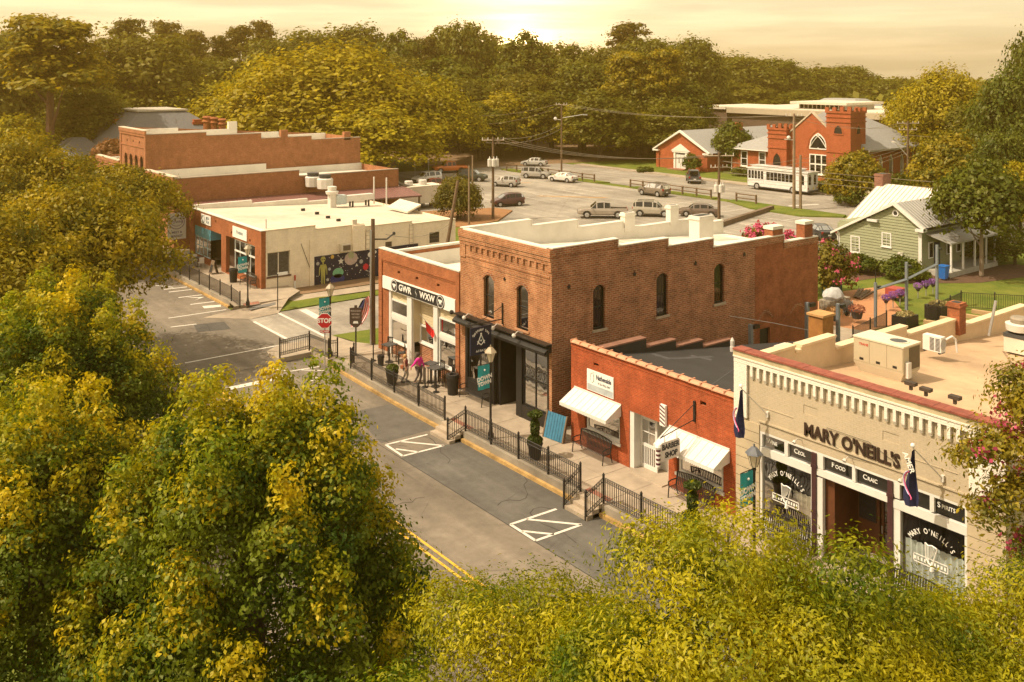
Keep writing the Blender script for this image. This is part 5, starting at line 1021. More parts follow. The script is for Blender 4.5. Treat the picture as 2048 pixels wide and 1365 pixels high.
for i in range(3):
    y = by-L+5.4+i*4.2; q = part('window', M().box(bx-w-5.03, bx-w-5, y, y+1.1, 1.5, 3.8), WHITE, Mn); part('pane', M().box(bx-w-5.04, bx-w-5.031, y+.12, y+.98, 1.6, 3.7), GLASSD, q)
for px, py, zt, lb in ((238,240,9.2,0),(262,232,9.9,0),(292,247,8.6,0),(316,237,9.4,0),(395,241,9.0,0)):
    x, y, z = atd(px, py, 147); m = M().box(x-.75, x+.75, y-.6, y+.6, 5.5, z-.6); m.box(x-.95, x+.95, y-.8, y+.8, z-.6, z-.2); m.box(x-.7, x+.7, y-.55, y+.55, z-.2, z+.15); part('chimney', m, BR_BARB, Mn)
for px, py in ((414,234),(428,236),(444,239)):
    x, y, z = atd(px, py, 140); m = M().lathe((x,y,0), [(.55,.5),(.55,z-.9),(.75,z-.7),(.5,z-.4),(.72,z-.1),(.5,z+.1)], 10); part('chimney', m, BR_OR, Mn, label='round terracotta chimney stack')
# ------------------------------------------------------------------ street furniture of the near pavement
def fence_run(pts, label, h=1.02, base=None, posts=None, group='black iron fences along the pavement', dots=True):
    "pts: [(x, y, z)] corners of the run; posts every bay"
    f = thing('iron_fence', label, 'fence', pts[0], group); pk = M()
    def post(p, hh=h): 
        m = M().box(p[0]-.035, p[0]+.035, p[1]-.035, p[1]+.035, p[2], p[2]+hh+.10); m.add([(p[0]-.045,p[1]-.045,p[2]+hh+.1),(p[0]+.045,p[1]-.045,p[2]+hh+.1),(p[0]+.045,p[1]+.045,p[2]+hh+.1),(p[0]-.045,p[1]+.045,p[2]+hh+.1),(p[0],p[1],p[2]+hh+.2)],[(0,1,4),(1,2,4),(2,3,4),(3,0,4)]); part('post', m, IRON, f)
    post(pts[0])
    for a, b in zip(pts[:-1], pts[1:]):
        A, Bv = Vector(a), Vector(b); L = math.hypot(b[0]-a[0], b[1]-a[1]); n = max(1, round(L/2.15))
        for i in range(n):
            p, q = A.lerp(Bv, i/n), A.lerp(Bv, (i+1)/n); post(q); up = Vector((0,0,1)); m = M()
            for z in (h, h-.15, .14, .29) if dots else (h, .14): m.cyl(p+up*z, q+up*z, .02, .02, 4, False)
            part('rails', m, IRON, f)
            k = int((q-p).length/.115)
            for j in range(1, k):
                s = p.lerp(q, j/k); pk.add([s+Vector((-.011,-.011,.12)), s+Vector((.011,-.011,.12)), s+Vector((.011,.011,.12)), s+Vector((-.011,.011,.12)), s+Vector((-.011,-.011,h)), s+Vector((.011,-.011,h)), s+Vector((.011,.011,h)), s+Vector((-.011,.011,h))],[(0,1,5,4),(1,2,6,5),(2,3,7,6),(3,0,4,7)])
                if dots:
                    d = (q-p).normalized()*.045
                    for z in (h-.075, .215): c = p.lerp(q, (j-.5)/k)+up*z; pk.add([c-d, c-up*.05, c+d, c+up*.05, c-d*.6, c-up*.03, c+d*.6, c+up*.03],[(0,1,5,4),(1,2,6,5),(2,3,7,6),(3,0,4,7)])
    part('pickets', pk, IRON, f, kind='stuff'); return f
hz = lambda y: zg(y)+.45
def P3(x, y): return (x, y, hz(y))
fence_run([P3(26.3,48.9), P3(25.72,48.2), P3(25.72,38.62)], 'long black iron fence in front of the shop with the white sign band')
fence_run([(24.9,37.15,0), (25.72,36.88,.45), P3(25.72,28.78), (24.85,28.78,0)], 'black iron fence between the two flights of steps, with rails down both')
fence_run([(24.85,27.5,0), (25.72,27.42,.45), P3(25.72,13.0)], 'black iron fence running from the near steps towards the pub')
fence_run([(23.45,52.65,.53), (25.35,52.7,.6), (25.5,50.45,.63), (25.98,50.3,.65)], 'short angled black iron fence on the corner beside the stop sign')
fence_run([(25.72,64.4,.80), (25.72,66.0,.95), (25.72,92.0,.95)], 'far black fence before the cream corner building across the side street', dots=False)
# lamp posts with teal banners
def lamp(x, y, z, label, banner='l', lit=False, txt=True, H=3.55, cap=None):
    t = thing('street_lamp', label, 'street lamp', (x,y,z), 'lamp posts with teal banners'); m = M().lathe((x,y,z), [(.14,0),(.14,.25),(.09,.32),(.07,.5),(.055,.6),(.05,H-.15),(.075,H-.1),(.05,H)], 10); part('post', m, IRON, t, True)
    gl = mat('lamp_milk_glass', (.62,.53,.38), .4, .1, 6.); m = M().lathe((x,y,z+H), [(.11,0),(.24,.42),(.25,.44)], 6); part('lantern', m, gl, t); m = M().lathe((x,y,z+H+.44), [(.31,0),(.27,.05),(.10,.22),(.03,.24),(.03,.33)], 6); part('lantern_cap', m, cap or mat('lamp_cap', (.30,.24,.16), .5), t); m = M()
    for k in range(6): a = k*math.pi/3; m.cyl((x+.11*math.cos(a),y+.11*math.sin(a),z+H), (x+.25*math.cos(a),y+.25*math.sin(a),z+H+.44), .012, .012, 4)
    part('lantern_ribs', m, IRON, t)
    dx, dy = (-CS, SN) if True else (0, 0)   # banners are turned to the walker: they hang square to the street
    dx, dy = -1., 0.; m = M().tube([(x,y,z+H-.06),(x+dx*.72,y,z+H-.06)], .018); m.tube([(x,y,z+H-1.22),(x+dx*.72,y,z+H-1.22)], .018); part('banner_arms', m, IRON, t)
    m = M(); n = 6
    for i in range(n):
        u0, u1 = .06+.64*i/n, .06+.64*(i+1)/n; o0, o1 = .03*math.sin(i*1.3), .03*math.sin((i+1)*1.3); m.poly([(x-u0,y+o0,z+H-1.20),(x-u1,y+o1,z+H-1.20),(x-u1,y+o1,z+H-.08),(x-u0,y+o0,z+H-.08)])
    b = part('banner', m, TEAL, t, True)
    if txt:
        for s in (-1,):
            text('DOWN', .26, (x-.38, y-.05, z+H-.66), (1,0,.12), (0,-1,0), SIGNW, b, .01, .012, font_w=.95, V=(-.12,0,1)); text('TOWN', .24, (x-.38, y-.05, z+H-.90), (1,0,.12), (0,-1,0), SIGNW, b, .01, .012, font_w=.95, V=(-.12,0,1)); mm = M().ball((x-.38,y-.06,z+H-.30), .05, 6); part('leaf_mark', mm, SIGNW, b)
    return t
lamp(26.1, 35.4, .45, 'lamp post with teal banner before the black entrance of the tall brick shop')
lamp(25.75, 50.75, .66, 'lamp post with teal banner behind the stop sign at the corner'); lamp(26.25, 64.3, .90, 'lamp post with teal banner before the cream corner building across the side street')
lamp(26.3, 20.6, .45, 'lamp post with teal banner and grey cap in front of the pub window', cap=mat('lamp_cap_grey', (.10,.11,.13), .4))
# stop sign
x, y = 25.2, 50.35; z = zg(y); t = thing('stop_sign', 'red octagonal stop sign on a grey post at the corner', 'sign', (x,y,z)); part('post', M().cyl((x,y,z),(x,y,z+3.1), .035, .035, 6), METAL, t)
sgN = Vector((-.62,-.78,0)); sgU = Vector((.78,-.62,0)); c = Vector((x,y,z+2.72))+sgN*.05
def octo(r, n0, n1): return M().ext([c+sgU*(r*math.cos(math.pi/8+i*math.pi/4))+Vector((0,0,r*math.sin(math.pi/8+i*math.pi/4)))+sgN*n0 for i in range(8)], sgN*(n1-n0))
part('face', octo(.47, 0, .012), SIGNW, t); part('plate', octo(.435, .0125, .018), mat('stop_red', (.42,.012,.02), .45, .08, 3.), t); text('STOP', .36, c+sgN*.018, tuple(sgU), tuple(sgN), SIGNW, t, .005, .012, font_w=.95)
m = M().ext([c+sgU*a+Vector((0,0,b)) for a, b in ((-.28,-.70),(.28,-.70),(.28,-.56),(-.28,-.56))], sgN*.012); o = part('rider_plate', m, mat('stop_red', (.42,.012,.02)), t); text('ALL WAY', .12, c+sgN*.013+Vector((0,0,-.63)), tuple(sgU), tuple(sgN), SIGNW, o, .004, .003)
# historic marker
x, y = 27.0, 49.95; z = hz(y); t = thing('marker_sign', 'dark brown shield-topped marker sign on a post near the flag pole', 'sign', (x,y,z)); part('post', M().cyl((x,y,z),(x,y,z+1.7), .045, .045, 6), IRON, t); c = Vector((x,y,z+1.7))
m = M().ext([c+sgU*a+Vector((0,0,b)) for a, b in ((-.12,0),(.12,0),(.36,.22),(.36,1.12),(.08,1.14),(.08,1.28),(-.08,1.28),(-.08,1.14),(-.36,1.12),(-.36,.22))], sgN*.07); BRW = mat('marker_brown', (.06,.035,.028), .6); b = part('board', m, BRW, t)
for i, (w_, s_) in enumerate((('WAXHAW',.15),('HISTORIC',.13),('DISTRICT',.13))): text(w_, s_, c+sgN*.07+Vector((0,0,.95-.19*i)), tuple(sgU), tuple(sgN), mat('marker_text', (.4,.33,.28)), b, .004, .003, font_w=.85)
m = M().ext([c+sgU*a+Vector((0,0,b))+sgN*.071 for a, b in ((-.16,.22),(.16,.22),(.12,.36),(-.12,.36))], sgN*.004); part('emblem', m, SIGNW, b)
# benches
def bench(x, y, z, label, L=1.95):
    t = thing('bench', label, 'bench', (x,y,z), 'black slatted metal benches', local=True); t.rotation_euler = (0,0,0)
    for s in (-1, 1):                                         # sitter faces -x
        m = M(); yy = s*L/2; m.tube([(-.32,yy,0),(-.27,yy,.43),(-.30,yy,.62),(-.1,yy,.66),(.14,yy,.64)], .025, 5); m.tube([(.26,yy,0),(.14,yy,.40),(.22,yy,.92)], .025, 5); m.tube([(-.27,yy,.41),(.14,yy,.41)], .022, 5); part('end_frame', m, IRON, t)
    m = M()
    for i in range(22):
        y0 = -L/2+L*(i+.15)/22; y1 = y0+L/22*.68; hh = .90+.10*math.sin(math.pi*(i+.5)/22); m.add([(-.30,y0,.40),(-.30,y1,.40),(-.27,y1,.445),(-.27,y0,.445),(.13,y0,.415),(.13,y1,.415),(.15,y1,.46),(.15,y0,.46),(.225,y0,hh),(.225,y1,hh)],[(0,1,2,3),(3,2,5,4),(4,5,9,8)])
    part('slats', m, IRON, t, kind='stuff'); m = M().tube([(.225,-L/2+L*i/12,.905+.10*math.sin(math.pi*i/12)) for i in range(13)], .025, 5); part('top_rail', m, IRON, t); return t
b0 = bench(28.42, 31.0, .45, 'black slatted bench under the left barber shop window, beside the blue pallet'); 
for (x, y, z, lb, k) in ((28.42,25.25,.45,'black slatted bench under the right barber shop window',1.),(28.45,39.9,.45,'black bench below the left window of the black shop front',1.),(28.5,69.6,.95,'dark bench against the orange brick corner across the side street',1.),(28.4,21.0,.45,'black bench before the left curtained pub window',1.),(28.4,15.9,.45,'black bench with a small plaque before the right curtained pub window',1.)): dup(b0, (x,y,z), None, lb)
# blue pallet
t = thing('blue_pallet', 'blue painted wooden pallet leaning on the corner of the barber shop', 'pallet', (28.25,33.5,.45), local=True); t.rotation_euler = (0,.28,.12)
PB_ = mat('pallet_blue', (.035,.16,.27), .8, .3, 3., stain=.4)
for i in range(7): y0 = -.56+i*.165; part('board', M().box(-.02, .0, y0, y0+.145, .02, 1.18), PB_, t)
for yy in (-.62, .60): part('rail', M().box(-.03, .09, yy, yy+.07, 0, 1.2), WOODB, t)
for zz in (.12,.55,1.0): part('crosspiece', M().box(.0, .02, -.55, .6, zz, zz+.1), WOODB, t)
# bins, tables, chairs, stanchions on the cafe pavement
def bin_(x, y, label, r=.30, h=.95, nm='litter_bin', mt=BLACK, z=None):
    z = hz(y) if z is None else z; t = thing(nm, label, 'bin', (x,y,z)); part('body', M().lathe((x,y,z), [(r*.78,0),(r*.95,h*.75),(r,h*.8)], 14), mt, t, True); part('rim', M().lathe((x,y,z+h*.8), [(r*1.06,0),(r*1.06,h*.08),(r*.95,h*.2),(r*.55,h*.2),(r*.5,h*.12)], 14), mt, t, True); return t
bin_(28.1, 41.45, 'large black round litter bin beside the black shop front', .34, 1.05); bin_(27.35, 47.65, 'small black cylinder bin near the far cafe table', .2, .6); bin_(28.15, 71.8, 'black litter bin before the corner shop across the side street', .34, 1.05, z=.95)
def hightable(x, y, label, rz=.2):
    z = hz(y); t = thing('cafe_table', label, 'table', (x,y,z), 'black cafe tables', rz=rz, local=True); part('top', M().box(-.34,.34,-.34,.34,1.0,1.04), DKGREY, t); part('base', M().lathe((0,0,0), [(.26,0),(.24,.04),(.04,.07),(.035,1.0)], 10), IRON, t)
    for dx, dy in ((-.28,-.28),(.28,-.28),(-.28,.28),(.28,.28)): part('leg', M().box(dx-.02,dx+.02,dy-.02,dy+.02,0,1.0), IRON, t)
    return t
def stool(x, y, rz, label):
    z = hz(y); t = thing('bar_chair', label, 'chair', (x,y,z), 'black high chairs of the cafe', rz=rz, local=True); part('seat', M().box(-.2,.2,-.2,.2,.70,.74), BLACK, t)
    for dx, dy in ((-.18,-.18),(.18,-.18),(-.18,.18),(.18,.18)): part('leg', M().box(dx-.018,dx+.018,dy-.018,dy+.018,0,.70 if dy < 0 else 1.16), IRON, t)
    m = M()
    for i in range(5): m.box(-.16+i*.075,-.13+i*.075,.17,.19,.78,1.14)
    m.box(-.2,.2,.165,.195,1.12,1.18); part('backrest', m, IRON, t); return t
hightable(28.05, 47.9, 'black high cafe table under the left window of the white sign shop'); hightable(28.0, 42.95, 'black high cafe table nearest the large litter bin', .1); hightable(28.2, 43.7, 'black high cafe table behind the walkers, farther from the litter bin', .3)
stool(28.35, 47.0, -2.0, 'black high chair to the right of the far cafe table'); stool(28.4, 48.6, -1.2, 'black high chair to the left of the far cafe table'); stool(28.45, 42.2, -1.8, 'black high chair between the near cafe table and the litter bin'); stool(28.55, 43.35, -1.5, 'black high chair between the two near cafe tables')
def stanch(x, y, label):
    z = hz(y); m = M().lathe((x,y,z), [(.18,0),(.17,.04),(.04,.06),(.035,.98),(.05,1.0),(.03,1.04)], 10); return solo('barrier_post', m, BLACK, label, 'post', 'black barrier posts of the cafe', loc=(x,y,z))
stanch(27.4, 48.6, 'black barrier post near the marker sign'); stanch(27.5, 43.2, 'black barrier post beside the woman in pink'); stanch(27.55, 42.2, 'black barrier post nearest the litter bin')
# planters
def leaves(n, c, r, size, seed, flat_=1., vec=None, keep=None):
    g = np.random.default_rng(seed); d = g.normal(size=(n,3)); d /= np.linalg.norm(d, axis=1)[:,None]; p = np.array(c)+d*(np.array(r)*(.55+.45*g.random(n)**.5)[:,None]); return p, d
def leaf_verts(p, d, size, seed, asp=.55, up=.35, fold=.18, jit=.75):
    g = np.random.default_rng(seed); n = len(p); nrm = d+g.normal(size=(n,3))*jit+np.array([0,0,up]); nrm /= np.linalg.norm(nrm, axis=1)[:,None]+1e-9
    a = np.cross(nrm, g.normal(size=(n,3))); a /= np.linalg.norm(a, axis=1)[:,None]+1e-9; b = np.cross(nrm, a); s = size*(.6+.8*g.random(n))[:,None]
    v = np.empty((n,4,3)); v[:,0] = p-a*s; v[:,1] = p+b*s*asp+nrm*s*fold; v[:,2] = p+a*s; v[:,3] = p-b*s*asp+nrm*s*fold; return v.reshape(-1,3)
def quads(name, v, mt, parent=None, loc=None):
    n = len(v)//4; me = bpy.data.meshes.new(name); me.vertices.add(4*n); me.vertices.foreach_set('co', v.astype(np.float32).ravel()); me.loops.add(4*n); me.loops.foreach_set('vertex_index', np.arange(4*n, dtype=np.int32)); me.polygons.add(n); me.polygons.foreach_set('loop_start', np.arange(0,4*n,4,dtype=np.int32)); me.polygons.foreach_set('loop_total', np.full(n,4,dtype=np.int32)); me.materials.append(mt); me.update(calc_edges=True)
    o = bpy.data.objects.new(name, me); COL.objects.link(o)
    if parent: o.parent = parent
    return o
LEAF_D = leafm('leaf_dark', (.022,.045,.010), (.055,.085,.016), .25); LEAF_M = leafm('leaf_mid', (.035,.062,.012), (.10,.125,.018), .3)
def planter(x, y, label, kind):
    z = hz(y); t = thing('planter', label, 'planter', (x,y,z), local=True); part('pot', M().lathe((0,0,0), [(.22,0),(.25,.1),(.33,.62),(.36,.66),(.34,.72),(.28,.72)], 14), BLACK, t, True)
    if kind == 'ball': p, d = leaves(900, (0,0,.86), (.36,.36,.24), .05, 3); quads('foliage', leaf_verts(p, d, .055, 4), LEAF_M, t)
    else:
        p, d = leaves(700, (0,0,.82), (.34,.34,.2), .05, 5); q, e = leaves(900, (0,0,1.35), (.2,.2,.5), .05, 6); r_, f_ = leaves(350, (0,0,1.95), (.33,.33,.14), .05, 7); quads('foliage', leaf_verts(np.vstack((p,q,r_)), np.vstack((d,e,f_)), .06, 8), LEAF_M, t)
planter(26.3, 44.6, 'black pot with a clipped green ball behind the long fence', 'ball'); planter(26.3, 32.4, 'black pot with a tall topiary shrub behind the fence between the steps', 'top'); planter(26.35, 23.4, 'black pot with a bushy shrub behind the fence nearest the pub', 'top')
# sandwich board and table across the side street, bollards
t = thing('sandwich_board', 'brown chalk sandwich board on the pavement before the corner shop', 'sign', (28.05,75.7,.95)); m = M(); 
m.add([(27.75,75.4,.95),(27.75,76.1,.95),(28.01,76.1,2.0),(28.01,75.4,2.0),(28.35,75.4,.95),(28.35,76.1,.95),(28.09,76.1,2.0),(28.09,75.4,2.0)],[(0,1,2,3),(4,5,6,7),(3,2,6,7)])
part('frame', m, WOODB, t); m = M().add([(27.76,75.5,1.1),(27.76,76.0,1.1),(27.99,76.0,1.88),(27.99,75.5,1.88)],[(0,1,2,3)]); part('chalkboard', m, SIGNB, t)
for y, lb in ((79.2,'round cafe table before the blue-topped window, nearer one'),(80.9,'round cafe table before the blue-topped window, farther one')):
    t = thing('round_table', lb, 'table', (28.0,y,.95), 'round tables of the corner shop'); part('top', M().lathe((28.0,y,1.68), [(.45,0),(.45,.04)], 14), DKGREY, t); part('pedestal', M().lathe((28.0,y,.95), [(.25,0),(.04,.05),(.04,.73)], 8), IRON, t)
    for dy in (-.7, .7):
        c_ = thing('cafe_chair', 'pale chair on the %s side of the %s round cafe table' % ('street corner' if dy < 0 else 'uphill', 'nearer' if y < 80 else 'farther'), 'chair', (28.0,y+dy,.95), 'pale chairs of the corner shop'); part('seat', M().box(27.8,28.2,y+dy-.2,y+dy+.2,1.38,1.42), METALW, c_); part('backrest', M().box(27.8,28.2,y+dy+(.17 if dy > 0 else -.2),y+dy+(.2 if dy > 0 else -.17),1.42,1.85), METALW, c_)
        for ax in (27.82, 28.16):
            for ay in (-.18, .16): part('leg', M().box(ax,ax+.02,y+dy+ay,y+dy+ay+.02,.95,1.38), METALW, c_)
for px, lb in ((580,'red and white bollard post left of its twin by the cream side wall'),(590,'red and white bollard post right of its twin by the cream side wall')):
    x, y, z = at(px, 581); t = thing('marker_post', lb, 'post', (x,y,z), 'red and white posts by the cream wall'); part('post', M().cyl((x,y,z),(x,y,z+.75), .07, .07, 8), SIGNW, t); part('top', M().cyl((x,y,z+.75),(x,y,z+1.15), .07, .07, 8), mat('post_red', (.45,.07,.04)), t)
x, y, z = 27.9, 63.0, .53; t = thing('street_sign', 'thin dark post with a white street-name blade on the grass strip', 'sign', (x,y,z)); part('post', M().cyl((x,y,z),(x,y,z+2.6), .035, .035, 6), IRON, t); part('blade', M().box(x-.02,x+.75,y-.02,y+.02,z+2.45,z+2.65), SIGNW, t)
t = thing('wall_flag', 'American flag hanging from a slanting staff on the utility pole', 'flag', (29.0,51.6,2.6)); a, b = Vector((29.1,51.7,2.5)), Vector((28.62,51.75,3.35)); part('staff', M().cyl(a, b, .022, .018, 6), METALW, t)
IR, IL = Vector((CS,-SN,0)), Vector((-CS,SN,0))
def flagmesh(i0, i1, j0, j1):
    m = M()
    def pt(i, j):
        u, v = i/12., j/13.; return b+Vector((0,0,-.05-1.62*u+.28*v*(1-u*.6)))+IL*(.10+.62*u)+IR*((v-.25)*(.42+.42*math.sin(2.6*u)))+Vector((SN,CS,0))*(.10*math.sin(9*v+3*u))
    for i in range(i0, i1):
        for j in range(j0, j1): m.poly([pt(i,j), pt(i+1,j), pt(i+1,j+1), pt(i,j+1)])
    return m
FLR, FLW = mat('flag_red', (.55,.03,.05), .8), mat('flag_white', (.72,.66,.62), .8)
cr_, cw_ = M(), M()
for j in range(13):
    q = flagmesh(5 if j < 7 else 0, 12, j, j+1); (cr_ if j % 2 == 0 else cw_).add(q.v, q.f)
part('red_stripes', cr_, FLR, t); part('white_stripes', cw_, FLW, t); part('canton', flagmesh(0, 5, 0, 7), NAVY, t)
# utility pole at the corner of the white sign shop
def upole(x, y, z, H, label, arms=(), r=.15, lean=(0,0), mt=WOODP, extras=None):
    t = thing('utility_pole', label, 'utility pole', (x,y,z), 'wooden utility poles'); top = Vector((x+lean[0], y+lean[1], z+H)); part('pole', M().cyl((x,y,z-.3), top, r, r*.72, 8), mt, t, True)
    for (dz, hl, ang) in arms:
        c = Vector((x+lean[0]*(H-dz)/H, y+lean[1]*(H-dz)/H, z+H-dz)); d = Vector((math.cos(ang), math.sin(ang), 0)); m = M().cyl(c-d*hl, c+d*hl, .07, .07, 4); part('crossarm', m, mat('arm_grey', (.30,.24,.18), .8), t)
        for s in (-.95, -.45, .45, .95): part('insulator', M().cyl(c+d*(hl*s), c+d*(hl*s)+Vector((0,0,.32)), .06, .04, 6), METALW, t)
    return t, top
t, tp = upole(29.15, 51.75, zg(52), 8.0, 'dark utility pole with the flag at the corner of the white sign shop', r=.17); part('conduit', M().cyl((28.95,51.65,.2),(28.95,51.65,7.6), .06, .06, 6), METAL, t); m = M().tube([(29.15,51.75,7.0),(29.85,51.25,7.0),(30.15,51.05,7.3)], .05); m.ball((30.2,51.0,7.35), .12, 6); part('lamp_arm', m, IRON, t)
t2, tp2 = upole(44.0, 66.5, .5, 7.6, 'leaning dark utility pole behind the white sign shop', r=.17, lean=(1.4,-.3))
# ------------------------------------------------------------------ people
def person(x, y, z, H, rz, label, top, bottom, hair, top_sleeve=True, hairlong=True, arm=(.2,-.35), bag=False):
    t = thing('person', label, 'person', (x,y,z), 'people walking past the cafe', rz=rz, local=True); s = H/1.65; SK = mat('skin', (.42,.24,.15), .6, .05, 3.)
    J = {'pel':(0,0,.90),'spi':(0,.0,1.12),'che':(0,.0,1.30),'nec':(0,.0,1.42),'hea':(0,.01,1.54),'crn':(0,.0,1.63),
         'sl':(-.17,0,1.36),'el':(-.22,arm[0]*.4,1.10),'hl':(-.23,arm[0],.88),'sr':(.17,0,1.36),'er':(.23,arm[1]*.4,1.10),'hr':(.24,arm[1],.90),
         'pl':(-.09,0,.86),'kl':(-.10,.10,.48),'al':(-.10,-.02,.08),'tl':(-.10,.13,.03),'pr':(.09,0,.86),'kr':(.10,.02,.48),'ar':(.10,-.22,.10),'tr':(.10,-.08,.03)}
    def sk(edges, rad, name, mt, par, sub=1):
        ks = [];  
        for a, b in edges:
            for k in (a, b):
                if k not in ks: ks.append(k)
        me = bpy.data.meshes.new(name); me.from_pydata([tuple(c*s for c in J[k]) for k in ks], [(ks.index(a), ks.index(b)) for a, b in edges], []); o = bpy.data.objects.new(name, me); COL.objects.link(o)
        md = o.modifiers.new('skin', 'SKIN'); md.use_smooth_shade = True
        for i, k in enumerate(ks): r = rad[k]*s; me.skin_vertices[0].data[i].radius = (r, r)
        me.skin_vertices[0].data[0].use_root = True
        sb = o.modifiers.new('sub', 'SUBSURF'); sb.levels = sub; sb.render_levels = sub
        dg = bpy.context.evaluated_depsgraph_get(); m2 = bpy.data.meshes.new_from_object(o.evaluated_get(dg)); bpy.data.objects.remove(o); m2.materials.clear(); m2.materials.append(mt); o = bpy.data.objects.new(name, m2); COL.objects.link(o); o.parent = par; return o
    R = dict(pel=.135,spi=.12,che=.135,nec=.055,hea=.095,crn=.075,sl=.06,el=.042,hl=.03,sr=.06,er=.042,hr=.03,pl=.085,kl=.055,al=.038,tl=.03,pr=.085,kr=.055,ar=.038,tr=.03)
    E_ = [('pel','spi'),('spi','che'),('che','nec'),('nec','hea'),('hea','crn'),('che','sl'),('sl','el'),('el','hl'),('che','sr'),('sr','er'),('er','hr'),('pel','pl'),('pl','kl'),('kl','al'),('al','tl'),('pel','pr'),('pr','kr'),('kr','ar'),('ar','tr')]
    body = sk(E_, R, 'body', SK, t)
    R2 = {k: v+.022 for k, v in R.items()}; R2['pel'] = .165; R2['spi'] = .15
    te = [('pel','spi'),('spi','che'),('che','sl'),('che','sr')]+([('sl','el'),('sr','er'),('el','hl'),('er','hr')] if top_sleeve else [])
    if top_sleeve: R2['hl'] = R2['hr'] = .034
    sk(te, R2, 'top', top, t); R3 = {k: v+.018 for k, v in R.items()}; R3['pel'] = .15; sk([('pel','pl'),('pl','kl'),('kl','al'),('pel','pr'),('pr','kr'),('kr','ar')], R3, 'trousers', bottom, t)
    m = M()
    for a in ('tl','tr'):
        q = J[a]; m.obox((q[0]*s, (q[1]-.05)*s, .04*s), (.09*s,.25*s,.08*s))
    part('shoes', m, DKGREY, t); m = M().ball((0,-.03*s,1.57*s), .118*s, 10, 1.1)
    if hairlong: m.lathe((0,-.07*s,1.28*s), [(.02*s,0),(.10*s,.08*s),(.115*s,.28*s),(.08*s,.34*s)], 8, (1,.7))
    part('hair', m, hair, t, True); m = M()
    for sx in (-1, 1):
        m.ball((sx*.035*s, .085*s, 1.56*s), .012*s, 5)
    m.cyl((0,.09*s,1.545*s),(0,.12*s,1.53*s), .012*s, .016*s, 5); part('face', m, SK, t)
    for sx, k in ((-1,'hl'),(1,'hr')):                      # hands with palm, four fingers and thumb
        q = J[k]; m = M(); c = Vector(q)*s; m.obox(c+Vector((0,0,-.05*s)), (.03*s,.075*s,.09*s))
        for f in range(4): m.cyl(c+Vector((0,(-.03+.02*f)*s,-.09*s)), c+Vector((-sx*.012*s,(-.032+.021*f)*s,-.15*s)), .009*s, .007*s, 5)
        m.cyl(c+Vector((0,.035*s,-.03*s)), c+Vector((-sx*.01*s,.06*s,-.08*s)), .010*s, .007*s, 5); part('hand', m, SK, t)
    if bag: o = part('shoulder_bag', M().obox((.16*s,-.16*s,.95*s), (.10*s,.18*s,.2*s)), mat('bag_orange', (.36,.11,.05), .7), t); part('strap', M().tube([(-.14*s,-.12*s,1.38*s),(.12*s,-.17*s,1.05*s)], .014*s, 4), mat('bag_orange', (.36,.11,.05)), o)
    return t
person(27.52, 43.85, .48, 1.66, -2.75, 'person in a bright pink top and grey trousers walking away beside the cafe table', mat('pink_top', (.72,.02,.32), .8, .08, 4.), mat('grey_trousers', (.11,.09,.085), .85, .15, 6.), mat('hair_dark', (.03,.015,.01), .7))
person(27.05, 44.45, .50, 1.50, -2.6, 'person with fair hair in a dark red sleeveless top carrying an orange shoulder bag', mat('maroon_top', (.15,.03,.03), .8, .1, 4.), mat('light_trousers', (.40,.34,.28), .85, .1, 6.), mat('hair_fair', (.40,.24,.10), .7), top_sleeve=False, arm=(-.1,.15), bag=True)
